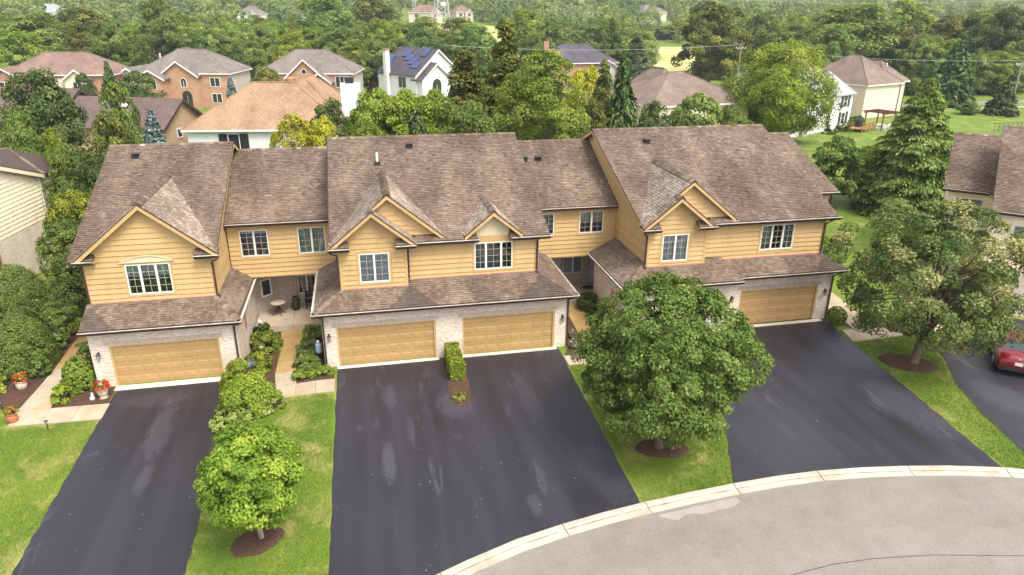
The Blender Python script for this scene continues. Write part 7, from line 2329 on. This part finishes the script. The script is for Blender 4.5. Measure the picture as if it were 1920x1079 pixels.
t = thing('spruce_tree', 'blue spruce before the tan gable wall', 'tree', (-13.2, 24, 0))
cf = conifer(1.95, 9.9, 57, card=0.46, dens=1.3, per_m=9, nbr=12, spread=1.0, power=0.7)
set_parts(t, cf, LEAF['blue'], MB().tube([(0, 0, -0.2), (0, 0, 5), (0, 0, 9.7)], [0.16, 0.1, 0.02], 8), M_BARK, (-12.9, 24, 0))

# ------------------------------------------------------------------ far houses on the rise
FARH = [('far house with dark roof and brick gable at the top left edge', -80, 360, 12, 10, RF_SLATE, WB_RED, 8, True), ('far grey roofed house with white gable window at the top edge', -46, 362, 12, 10, RF_GREY, WS_WHITE, -15, True),
        ('far white house with slate roof among dark trees', -26.5, 360, 8, 12, RF_SLATE, WS_WHITE, 35, False), ('far reddish roofed house behind the pylon', 41.5, 372, 17, 11, RF_RED, WS_CREAM, -12, True),
        ('far house with red gable right of the pylon', 61.5, 378, 10, 10, RF_RED, WS_CREAM, 15, True), ('far cream house with grey brown roof at the top middle', 124, 372, 18, 11, RF_GREY, WS_CREAM, 10, True),
        ('far house with low grey brown roof in the trees at the top', 172, 380, 18, 11, RF_GREY, WS_CREAM, 20, False), ('far pale house at the top left corner', -140, 370, 16, 10, RF_PALE, WS_WHITE, 0, False)]
for lab, x, y, w_, d_, rm, wm, rz, gb in FARH:
    t = start_house(lab, 'far houses on the rise')
    MB().box(-w_ / 2, w_ / 2, -d_ / 2, d_ / 2, -1.5, 5.3).build('wall', wm, t)
    hip_roof(t, -w_ / 2, w_ / 2, -d_ / 2, d_ / 2, 5.4, 0.66, rm, ridge_cap=False)
    if gb:
        gable_block(t, w_ / 2 - 5.2, w_ / 2 - 0.8, -d_ / 2 - 1.4, 0, -1.5, 5.0, 0.85, rm, wm)
        fwin(t, 0, (0, -d_ / 2 - 1.4, 0), FX, FN, w_ / 2 - 3.0, 3.2, 1.6, 1.6, 2)
    fwin(t, 0, (0, -d_ / 2, 0), FX, FN, -w_ / 4, 3.0, 1.8, 1.6, 2)
    fwin(t, 0, (0, -d_ / 2, 0), FX, FN, -w_ / 4, 0.4, 1.8, 1.6, 2)
    put(t, x, y, rz, hill(x, y) - 0.6)

# ------------------------------------------------------------------ far woods: one mass
mW, nt = newmat('woodland_leaf')
v_ = nd(nt, 'ShaderNodeAttribute', attribute_name='v').outputs['Fac']
c_ = ramp(nt, v_, [(0.0, (0.055, 0.092, 0.030)), (0.3, (0.13, 0.19, 0.055)), (0.55, (0.21, 0.275, 0.075)), (0.8, (0.30, 0.345, 0.095)), (1.0, (0.39, 0.39, 0.125))])
pb = nd(nt, 'ShaderNodeBsdfPrincipled', {'Base Color': c_, 'Roughness': 0.6, 'Specular IOR Level': 0.25})
tl = nd(nt, 'ShaderNodeBsdfTranslucent', {'Color': c_})
nd(nt, 'ShaderNodeOutputMaterial', {0: nd(nt, 'ShaderNodeMixShader', {0: 0.36, 1: pb.outputs[0], 2: tl.outputs[0]}).outputs[0]})
rng = np.random.default_rng(99)
protos = []
for i in range(7):
    V, F, v, C = crown(0.84, 0.84, 2.0, 0.12, 60, 1050, 0.20, 200 + i, ['egg', 'egg', 'ball', 'egg', 'column', 'ball', 'egg'][i], 0.28, 0.2, 0.26, 0.5, 0.7, cvar=0.6)
    protos.append((V, F, v))
pos = []


def scatter(x0, x1, y0, y1, n, h0, h1, keep):
    for _ in range(n):
        x, y = rng.uniform(x0, x1), rng.uniform(y0, y1)
        if keep(x, y):
            pos.append((x, y, rng.uniform(h0, h1)))


def free(x, y):
    if 84 + (y - 160) * 0.32 < x < 106 + (y - 160) * 0.45 and 150 < y < 266: return False      # straw field
    if 24 < x < 66 + (y - 225) * 0.12 and 200 < y < 352: return False                                           # clearing by the pylon
    if x > 92 and y < 98: return False
    for _, hx, hy_, w_, *r_ in FARH:
        k = (hy_ - y) / (hy_ + 32)
        cx = 1.8 + (hx - 1.8) * (y + 32) / (hy_ + 32)
        if -8 < hy_ - y < 26 and abs(x - cx) < w_ * 0.5: return False
    if 36 < 1.8 + (x - 1.8) * (325 + 32) / (y + 32) < 53 and 195 < y < 330: return False     # the pylon stands clear
    return True


scatter(-150, 30, 136, 235, 150, 9, 15, free)
scatter(-95, -20, 118, 140, 60, 3.0, 7.0, free)
scatter(-20, 30, 122, 150, 26, 4, 8, free)
scatter(-260, 480, 240, 420, 480, 9, 15, free)
scatter(-330, 720, 420, 640, 520, 11, 17, lambda x, y: True)
scatter(66, 280, 128, 250, 140, 9, 15, free)
scatter(100, 230, 99, 130, 60, 6, 13, free)
Vs, Fs, vs = [], [], []
base = 0
wood = tag(bpy.data.objects.new('woodland', None), 'green woods closing the view behind the houses', 'woods', None, 'stuff')
COL.objects.link(wood)
WSETS = ['far', 'far', 'mid', 'fardark', 'olive', 'bright', 'mid']
for x, y, h in pos:
    a = rng.uniform(0, 6.28)
    rr_ = h * rng.uniform(0.30, 0.46)
    if y < 255:      # near enough to show leaves: full crowns
        me_, tm_, hh = ARCH[TR.choice(['egg', 'egg2', 'egg3', 'ball', 'ball2', 'egg', 'column'])]
        o = ob('crown', me_, wood)
        o.matrix_basis = Matrix.Translation((x, y, hill(x, y) - 0.3)) @ Matrix.Rotation(a, 4, 'Z') @ Matrix.Diagonal((rr_, rr_, h / hh, 1))
        o.material_slots[0].link = 'OBJECT'
        o.material_slots[0].material = LEAF[TR.choice(WSETS)]
        continue
    V, F, v = protos[rng.integers(0, 7)]
    ca, sa = np.cos(a), np.sin(a)
    X = np.stack([(V[:, 0] * ca - V[:, 1] * sa) * rr_ + x, (V[:, 0] * sa + V[:, 1] * ca) * rr_ + y, V[:, 2] * h / 2.12 + hill(x, y) - 0.3], 1)
    Vs.append(X)
    Fs.append(F + base)
    base += len(V)
    vs.append(np.clip(v * 0.5 + rng.normal(0.30, 0.13), 0, 1))
me = npmesh('far_crowns', np.concatenate(Vs), np.concatenate(Fs), mW, np.concatenate(vs))
ob('far_crowns', me, wood)['kind'] = 'stuff'
print('woodland trees', len(pos), 'leaves', base // 4)

# ------------------------------------------------------------------ pylons, poles and wires
M_STEEL = m_plain('galvanised_steel', (0.55, 0.56, 0.55, 1), 0.5, 0.15, spec=0.5)
M_WOODP = m_plain('weathered_pole', (0.30, 0.26, 0.21, 1), 0.85, 0.2)
M_WIRE = m_plain('wire', (0.42, 0.44, 0.44, 1), 0.5, 0.05)


def pylon(label, x, y, z, h, w0, w1, rz, arm=9, th=0.30, plate=False):
    t = thing('pylon', label, 'pylon', (0, 0, 0), 0, 'lattice pylons of the power line')
    legs = [(-1, -1), (1, -1), (1, 1), (-1, 1)]
    wd = lambda z_: w0 + (w1 - w0) * min(1, z_ / (h * 0.72))
    for a, c in legs:
        MB().bar((a * w0 / 2, c * w0 / 2, -1), (a * w1 / 2, c * w1 / 2, h * 0.72), th, th).bar((a * w1 / 2, c * w1 / 2, h * 0.72), (a * w1 / 3, c * w1 / 3, h), th, th).build('leg', M_STEEL, t)
    br = MB()
    n = 7
    for k in range(n):
        z0_, z1_ = h * 0.72 * k / n, h * 0.72 * (k + 1) / n
        a, c = wd(z0_) / 2, wd(z1_) / 2
        for i in range(4):
            p, q = legs[i], legs[(i + 1) % 4]
            br.bar((p[0] * a, p[1] * a, z0_), (q[0] * c, q[1] * c, z1_), th * 0.5, th * 0.5)
            br.bar((q[0] * a, q[1] * a, z0_), (p[0] * c, p[1] * c, z1_), th * 0.5, th * 0.5)
            br.bar((p[0] * c, p[1] * c, z1_), (q[0] * c, q[1] * c, z1_), th * 0.5, th * 0.5)
    br.build('bracing', M_STEEL, t)
    for zz in (0.72, 0.84, 0.95):
        for sg in (-1, 1):
            MB().bar((0, 0, h * zz), (sg * arm * (1.15 - zz * 0.3), 0, h * zz + 0.6), th, th).bar((0, 0, h * zz + 2.0), (sg * arm * (1.15 - zz * 0.3), 0, h * zz + 0.6), th * 0.8, th * 0.8).build('cross_arm', M_STEEL, t)
    if plate:
        MB().box(-1.1, 1.1, -2.6, -2.5, 12.0, 13.3).build('equipment_box', M_TRIMW, t)
    put(t, x, y, rz, z)
    return t


p1 = pylon('nearest lattice steel pylon standing in the green clearing', 44.4, 326, hill(44, 326), 44, 7.0, 2.6, 12, plate=True)
pylon('second lattice steel pylon half hidden left of the nearest one', 42.5, 425, hill(42, 425), 46, 7.0, 2.6, 12)
pylon('far lattice steel pylon at the top right over the woods', 502, 520, hill(502, 520) - 12, 36, 8.0, 3.2, -35, 13, 0.34)


def pole(label, x, y, h, cross=True, can=False):
    z = hill(x, y)
    t = thing('utility_pole', label, 'utility pole', (x, y, z), 0, 'wooden utility poles along the field')
    MB().tube([(x, y, z - 0.5), (x, y, z + h)], [0.19, 0.13], 8).build('pole', M_WOODP, t)
    if cross:
        MB().box(x - 1.2, x + 1.2, y - 0.08, y + 0.08, z + h - 0.7, z + h - 0.52).build('cross_arm', M_WOODP, t)
        for q in (-1.05, -0.45, 0.45, 1.05):
            MB().lathe([(0.06, 0), (0.08, 0.1), (0.04, 0.22)], (x + q, y, z + h - 0.52), 8).build('insulator', M_TRIMW, t)
    if can:
        MB().lathe([(0.3, 0), (0.32, 0.1), (0.32, 0.9), (0.26, 1.0)], (x + 0.45, y, z + h - 2.6), 12).build('transformer', M_GUTIN, t)


pole('utility pole left of the pair behind the white chimney house', 8.6, 193.4, 10, False)
pole('utility pole with a transformer can behind the white chimney house', 15.6, 191.9, 10.5, True, True)
pole('utility pole beside the big round tree at the straw field', 79.0, 105.1, 10)
pole('utility pole beyond the straw field', 130.5, 285.8, 11 - 2.6)
pole('utility pole at the right frame edge by the grey road', 112.5, 71.2, 9)
pole('utility pole among the trees behind the second brick house', -1.4, 173.7, 9.5)


def wire(label, a, b_, sag, r_=0.035):
    pts = []
    for i in range(13):
        t_ = i / 12
        p = Vector(a).lerp(Vector(b_), t_)
        p.z -= sag * 4 * t_ * (1 - t_)
        pts.append(p)
    tag(MB().tube(pts, r_, 4).build('overhead_wire', M_WIRE), label, 'wire', 'overhead wires across the background')


wire('wire from the left woods to the pole behind the second brick house', (-120, 190, 11), (-1.4, 173.7, 9.6), 1.5)
wire('wire between the poles left of the white chimney house', (-1.4, 173.7, 9.6), (8.6, 193.4, 10.1), 0.4)
wire('short wire between the two poles behind the white chimney house', (8.6, 193.4, 10.1), (15.6, 191.9, 10.6), 0.15)
wire('wire from the transformer pole past the pylon to the right', (15.6, 191.9, 10.6), (130.5, 285.8, 11.4), 2.2)
wire('wire running right from the pole beyond the straw field', (130.5, 285.8, 11.4), (330, 330, 13), 3)
wire('wire from the slate roof trees to the pole at the straw field', (20, 118, 9.5), (79.0, 105.1, 10.1), 1.0, 0.03)
wire('wire ending at the pole by the right frame edge', (85, 96, 9), (112.5, 71.2, 9.1), 0.6, 0.025)
wire('lower power line crossing at the top left', (-300, 330, 29), (44, 326, 33), 9, 0.06)
wire('upper power line crossing at the top right of the pylon', (44, 326, 33), (420, 330, 26), 9, 0.06)

# ------------------------------------------------------------------ small things in the front gardens
M_TERRA = m_plain('terracotta', (0.42, 0.145, 0.06, 1), 0.75, 0.25, 5)
M_STONE = m_plain('cast_stone', (0.52, 0.42, 0.31, 1), 0.85, 0.25, 7)
M_BLUEG = m_plain('pale_blue_glaze', (0.34, 0.42, 0.55, 1), 0.35, 0.15, 6)
M_SOIL = m_plain('potting_soil', (0.05, 0.032, 0.022, 1), 0.95, 0.3, 20)
M_MAT = m_plain('rubber_mat', (0.022, 0.021, 0.021, 1), 0.9, 0.2)


def potted(name, label, x, y, prof, mt, fl, green, n=500, r_=0.3, h_=0.4, z=None, ls2='bright'):
    prof = [(a * 0.82, c * 0.82) for a, c in prof]
    r_, h_, n = r_ * 0.85, h_ * 0.8, int(n * 0.6)
    zb = (gz(x, y) if z is None else z)
    t = thing(name, label, 'planter', (x, y, zb))
    MB().lathe(prof, (x, y, zb), 20).build('pot', mt, t, True)
    top = prof[-1]
    k = max(p[1] for p in prof)
    rim = [p for p in prof if p[1] == k][0][0]
    MB().lathe([(rim * 0.86, k - 0.06), (rim * 0.86, k + 0.004)], (x, y, zb), 16).build('soil', M_SOIL, t)
    cr = crown(r_, r_, h_, k, 24, green, 0.10, int(x * -77) + 3, 'dome', 0.11, 0.3, 0.1)
    ob('foliage', npmesh('foliage', cr[0] + np.array((x, y, zb)), cr[1], LEAF[ls2], cr[2]), t)
    if fl:
        cf_ = crown(r_ * 1.05, r_ * 1.05, h_ * 1.08, k + 0.02, 20, n, 0.085, int(x * -77) + 9, 'dome', 0.10, 0.1, 0.1)
        ob('flowers', npmesh('flowers', cf_[0] + np.array((x, y, zb)), cf_[1], LEAF[fl], cf_[2]), t)
    return t


POT = [(0.20, 0), (0.27, 0.12), (0.30, 0.28), (0.26, 0.42), (0.22, 0.47), (0.27, 0.52), (0.27, 0.55)]
URN = [(0.22, 0), (0.24, 0.05), (0.17, 0.12), (0.25, 0.26), (0.29, 0.46), (0.27, 0.52), (0.33, 0.58), (0.33, 0.63)]
potted('flower_pot', 'round terracotta pot of greenery and faded orange bloom at the walk corner', -13.95, -1.9, POT, M_TERRA, 'red', 260, 90, 0.24, 0.34)
potted('stone_urn', 'pale stone urn with red flowers at the left garage jamb', -10.72, -0.45, URN, M_STONE, 'red', 120, 900, 0.30, 0.42)
potted('flower_pot', 'beige pot with red flowers on the lawn beside the dwarf conifer', -14.75, 1.2, POT, M_STONE, 'red', 260, 300, 0.30, 0.42)
potted('stone_urn', 'urn with red flowers half hidden by the lime shrub at the right garage jamb', -5.02, 0.2, URN, M_STONE, 'red', 120, 800, 0.30, 0.40, gz(-5, 0))
potted('flower_pot', 'dark green potted plant on the first porch beside the bench', -2.55, 7.3, POT, M_BLACK, None, 380, 0, 0.24, 0.42, 0.21, 'dark')
potted('flower_pot', 'pale blue glazed pot at the foot of the end unit side wall', -4.45, 1.35, POT, M_BLUEG, None, 150, 0, 0.2, 0.22, gz(-4.4, 1), 'mid')


def ornament(name, label, x, y, parts, z=None):
    zb = gz(x, y) if z is None else z
    t = thing(name, label, 'ornament', (x, y, zb))
    for nm, prof, mt, off in parts:
        MB().lathe(prof, (x + off[0], y + off[1], zb + off[2]), 14).build(nm, mt, t, True)
    return t


BALL = lambda r_: [(r_ * math.sin(math.pi * i / 8) + 1e-3, r_ - r_ * math.cos(math.pi * i / 8)) for i in range(9)]
ornament('garden_ornament', 'small white animal ornament beside the stone urn', -11.15, -0.6, [('body', BALL(0.11), M_TRIMW, (0, 0, 0)), ('head', BALL(0.07), M_TRIMW, (0.04, -0.05, 0.17)), ('ear', [(0.02, 0), (0.03, 0.08), (0.005, 0.16)], M_TRIMW, (0.02, -0.04, 0.28)), ('ear', [(0.02, 0), (0.03, 0.08), (0.005, 0.16)], M_TRIMW, (0.07, -0.05, 0.28))])
ornament('garden_statue', 'pale blue white statue on a dark pedestal at the double unit corner', -0.98, 0.75, [('pedestal', [(0.16, 0), (0.14, 0.06), (0.10, 0.1), (0.10, 0.45), (0.15, 0.5)], M_BLACK, (0, 0, 0)), ('figure', [(0.14, 0), (0.17, 0.15), (0.13, 0.35), (0.16, 0.48), (0.05, 0.58)], M_BLUEG, (0, 0, 0.5)), ('head', BALL(0.08), M_TRIMW, (0, 0, 1.05))])
ornament('garden_globe', 'white glass globe light at the edge of the first porch', -4.35, 5.35, [('globe', BALL(0.12), M_TRIMW, (0, 0, 0.12)), ('base', [(0.08, 0), (0.06, 0.12)], M_BLACK, (0, 0, 0))], 0.21)
for x, y, lab in ((-14.75, -0.85, 'thin black garden stake light beside the left walk'), (-12.2, -2.9, 'short black garden stake light in the lawn below the left slabs')):
    t = thing('stake_light', lab, 'garden light', (x, y, gz(x, y)))
    MB().tube([(x, y, gz(x, y) - 0.05), (x, y, gz(x, y) + 0.42)], 0.018, 6).build('stake', M_BLACK, t)
    MB().lathe([(0.03, 0), (0.09, 0.02), (0.03, 0.09)], (x, y, gz(x, y) + 0.42), 10).build('cap', M_BLACK, t)

# first porch: bistro table, chair and bench
t = thing('bistro_table', 'round dark bistro table on curved legs on the first porch', 'table', (-3.45, 6.7, 0.21))
x, y, z = -3.45, 6.7, 0.21
MB().lathe([(0.42, 0.72), (0.44, 0.735), (0.44, 0.76), (0.42, 0.77)], (x, y, z), 22).build('table_rim', m_plain('bronze_metal', (0.16, 0.10, 0.065, 1), 0.45, 0.15), t)
MB().lathe([(0.41, 0.765), (0.41, 0.775)], (x, y, z), 22).build('table_top', M_SOLD, t)
for k in range(4):
    a = k * math.pi / 2 + 0.5
    MB().tube([(x + 0.12 * math.cos(a), y + 0.12 * math.sin(a), z + 0.73), (x + 0.05 * math.cos(a), y + 0.05 * math.sin(a), z + 0.4), (x + 0.38 * math.cos(a), y + 0.38 * math.sin(a), z + 0.01)], 0.018, 6).build('leg', M_BLACK, t)
t = thing('porch_bench', 'dark timber bench against the first porch wall', 'bench', (-1.5, 7.4, 0.21))
for k in range(4):
    MB().box(-2.0, -0.9, 7.2 + k * 0.12, 7.3 + k * 0.12, 0.62, 0.66).build('seat_slat', M_BLACK, t)
for k in range(3):
    MB().box(-2.0, -0.9, 7.72, 7.76, 0.78 + k * 0.14, 0.88 + k * 0.14).build('back_slat', M_BLACK, t)
for xx in (-1.97, -0.93):
    MB().box(xx - 0.03, xx + 0.03, 7.2, 7.26, 0.21, 0.85).build('leg', M_BLACK, t)
    MB().box(xx - 0.03, xx + 0.03, 7.68, 7.74, 0.21, 1.2).build('leg', M_BLACK, t)
    MB().box(xx - 0.03, xx + 0.03, 7.2, 7.7, 0.85, 0.9).build('armrest', M_BLACK, t)
b = MB()
n = 24
b.v = [(15.45 + 0.48 * math.cos(2 * math.pi * i / n) * (1 if math.sin(2 * math.pi * i / n) > -0.2 else 1.05), 7.35 + 0.30 * math.sin(2 * math.pi * i / n), 0.228) for i in range(n)]
b.v += [(p[0], p[1], 0.214) for p in b.v]
b.f = [tuple(range(n)), tuple(range(n, 2 * n))[::-1]] + [(i, n + i, n + (i + 1) % n, (i + 1) % n) for i in range(n)]
tag(b.build('doormat', M_MAT), 'black half round doormat before the lilac door', 'doormat')
shrub('grass_tuft', 'yellow green grass tuft at the tip of the drive island', 'plant', 5.5, -4.3, 0.40, 0.2, 'dome', 'varieg', 0.15, 700)

# petals and crumbs blown over the drives and lawns
rng = np.random.default_rng(123)
px_, py_ = rng.uniform(-20, 30, 240), rng.uniform(-16, -0.6, 240)
ok = inpoly(px_, py_, DRV_M) | inpoly(px_, py_, DRV_L) | inpoly(px_, py_, DRV_R) | inpoly(px_, py_, LAWN_B)
px_, py_ = px_[ok], py_[ok]
pz_ = np.array([gz(a, c) for a, c in zip(px_, py_)]) + np.where(inpoly(px_, py_, LAWN_B), 0.06, 0.022)
V, F = leaf_arrays(np.stack([px_, py_, pz_], 1), unit(np.array([0, 0, 1.0]) + rng.normal(size=(len(px_), 3)) * 0.12), rng.uniform(0.015, 0.045, len(px_)), rng, 0.7, 0.1)
tag(ob('petals', npmesh('petals', V, F, LEAF['white'], rng.uniform(0, 1, len(px_)))), 'white petals scattered on the drives and lawns', 'petals', None, 'stuff')

# ------------------------------------------------------------------ the red car
M_RED = m_plain('red_car_paint', (0.20, 0.002, 0.007, 1), 0.28, 0.03, 1, 0.4, 0.2, 0.5)
M_TYRE = m_plain('tyre_rubber', (0.02, 0.02, 0.021, 1), 0.85, 0.1)
M_RIM = m_plain('alloy', (0.5, 0.5, 0.51, 1), 0.3, 0.05, metal=0.8)
M_CARG = m_plain('tinted_car_glass', (0.015, 0.02, 0.02, 1), 0.05, 0.1, spec=0.9)
M_TAIL = m_plain('tail_lamp', (0.42, 0.01, 0.012, 1), 0.15, 0.1, spec=0.7)
car = thing('red_car', 'shiny red sedan parked under the sunburnt maple at the right edge', 'car', (0, 0, 0))
ST = [(-2.36, 0.74, 0.42, 0.60, 0.66, 0.60), (-2.32, 0.84, 0.32, 0.74, 0.84, 0.72), (-2.22, 0.89, 0.26, 0.86, 0.98, 0.76), (-1.95, 0.91, 0.22, 0.93, 1.06, 0.76), (-1.45, 0.92, 0.20, 0.95, 1.07, 0.76), (-0.6, 0.92, 0.18, 0.95, 1.02, 0.78), (0.6, 0.92, 0.18, 0.93, 1.0, 0.78), (1.15, 0.91, 0.2, 0.90, 0.98, 0.74), (1.8, 0.89, 0.22, 0.80, 0.90, 0.68), (2.15, 0.84, 0.26, 0.68, 0.78, 0.58), (2.32, 0.72, 0.34, 0.56, 0.62, 0.45)]
b = MB()
ring = []
for y, hw, zb, zs, zt, tw in ST:
    half = [(hw * 0.88, zb), (hw * 0.97, zb + 0.10), (hw, (zb + zs) * 0.52), (hw * 0.985, zs * 0.93), (hw * 0.94, zs), (tw, zt), (tw * 0.5, zt + 0.025)]
    pts = [(x_, y, z_) for x_, z_ in half] + [(0, y, zt + 0.032)] + [(-x_, y, z_) for x_, z_ in half[::-1]]
    b.v += pts
    ring.append(len(pts))
n = ring[0]
for i in range(len(ST) - 1):
    for k in range(n):
        k2 = (k + 1) % n
        b.f.append((i * n + k, i * n + k2, (i + 1) * n + k2, (i + 1) * n + k))
b.f.append(tuple(range(n))[::-1])
b.f.append(tuple((len(ST) - 1) * n + k for k in range(n)))
body = b.build('body', M_RED, car, True)
# cabin: pillars and roof
base = [(-0.76, -1.72), (0.76, -1.72), (0.78, 1.05), (-0.78, 1.05)]
top = [(-0.56, -0.88), (0.56, -0.88), (0.58, 0.22), (-0.58, 0.22)]
MB().hexa([(x_, y_, 1.0) for x_, y_ in base], [(x_, y_, 1.43) for x_, y_ in top]).add([(-0.55, -0.87, 1.43), (0.55, -0.87, 1.43), (0.57, 0.21, 1.43), (-0.57, 0.21, 1.43), (-0.4, -0.72, 1.465), (0.4, -0.72, 1.465), (0.42, 0.1, 1.465), (-0.42, 0.1, 1.465)], [(0, 1, 5, 4), (1, 2, 6, 5), (2, 3, 7, 6), (3, 0, 4, 7), (4, 5, 6, 7)]).build('cabin', M_RED, car)


def glass_on(name, a, b_, c, d, ins=0.07, off=0.012):
    a, b_, c, d = map(Vector, (a, b_, c, d))
    n_ = (b_ - a).cross(d - a).normalized()
    cen = (a + b_ + c + d) / 4
    if n_.dot(cen - Vector((0, -0.3, 1.15))) < 0: n_ = -n_
    q = [p + (cen - p).normalized() * ins * 1.3 + n_ * off for p in (a, b_, c, d)]
    MB().prism(q, n_ * -0.01).build(name, M_CARG, car)


glass_on('rear_window', (-0.76, -1.72, 1.0), (0.76, -1.72, 1.0), (0.56, -0.88, 1.43), (-0.56, -0.88, 1.43))
glass_on('windscreen', (0.78, 1.05, 1.0), (-0.78, 1.05, 1.0), (-0.58, 0.22, 1.43), (0.58, 0.22, 1.43))
for s_ in (-1, 1):
    glass_on('side_window', (s_ * 0.765, -1.62, 1.0), (s_ * 0.775, -0.36, 1.0), (s_ * 0.572, -0.36, 1.43), (s_ * 0.562, -0.84, 1.43))
    glass_on('side_window', (s_ * 0.775, -0.32, 1.0), (s_ * 0.78, 0.95, 1.0), (s_ * 0.578, 0.18, 1.43), (s_ * 0.572, -0.32, 1.43))
    MB().hexa([(s_ * 0.46, -2.315, 0.74), (s_ * 0.83, -2.26, 0.74), (s_ * 0.86, -2.05, 0.78), (s_ * 0.5, -2.2, 0.78)], [(s_ * 0.46, -2.29, 0.90), (s_ * 0.83, -2.24, 0.90), (s_ * 0.86, -2.03, 0.92), (s_ * 0.5, -2.2, 0.92)]).build('tail_light', M_TAIL, car)
    MB().hexa([(s_ * 0.92, 0.62, 0.98), (s_ * 1.08, 0.64, 0.98), (s_ * 1.08, 0.78, 0.98), (s_ * 0.92, 0.80, 0.98)], [(s_ * 0.90, 0.62, 1.10), (s_ * 1.07, 0.64, 1.12), (s_ * 1.07, 0.76, 1.12), (s_ * 0.90, 0.78, 1.10)]).build('mirror', M_RED, car)
    for yy in (-1.42, 1.42):
        w_ = MB().tube([(s_ * 0.72, yy, 0.33), (s_ * 0.76, yy, 0.33), (s_ * 0.90, yy, 0.33), (s_ * 0.93, yy, 0.33)], [0.30, 0.33, 0.33, 0.29], 22).build('wheel', M_TYRE, car, True)
        rm_ = MB().tube([(s_ * 0.90, yy, 0.33), (s_ * 0.938, yy, 0.33)], [0.215, 0.20], 18)
        for k in range(5):
            a = k * 2 * math.pi / 5
            rm_.bar((s_ * 0.945, yy, 0.33), (s_ * 0.945, yy + 0.2 * math.cos(a), 0.33 + 0.2 * math.sin(a)), 0.05, 0.02)
        rm_.build('rim', M_RIM, w_)
    MB().bar((s_ * 0.925, -0.55, 0.86), (s_ * 0.925, -0.38, 0.86), 0.03, 0.025).build('door_handle', M_RIM, car)
MB().box(-0.78, 0.78, -2.40, -2.30, 0.30, 0.48).build('bumper', M_BLACK, car)
pl = MB().box(-0.17, 0.17, -2.375, -2.36, 0.62, 0.78).build('licence_plate', M_TRIMW, car)
MB().lathe([(0.001, 0), (0.055, 0.004), (0.05, 0.016)], (0, 0, 0), 14).build('emblem', M_RIM, car).matrix_basis = Matrix.Translation((0, -2.27, 0.93)) @ Matrix.Rotation(R(75), 4, 'X')
put(car, 34.1, -5.9, -40.5, 0.016)

# ------------------------------------------------------------------ air
mh, nt = newmat('thin_haze')
vol = nd(nt, 'ShaderNodeVolumePrincipled', {'Color': (0.90, 0.94, 1.0, 1), 'Density': 0.0002, 'Anisotropy': 0.2})
oo = nd(nt, 'ShaderNodeOutputMaterial')
nt.links.new(vol.outputs[0], oo.inputs['Volume'])
HAZE = MB().box(-1490, 1490, -290, 1590, -2.0, 82).build('haze', mh)
HAZE['kind'] = 'stuff'
HAZE['label'] = 'thin summer haze over the whole neighbourhood'
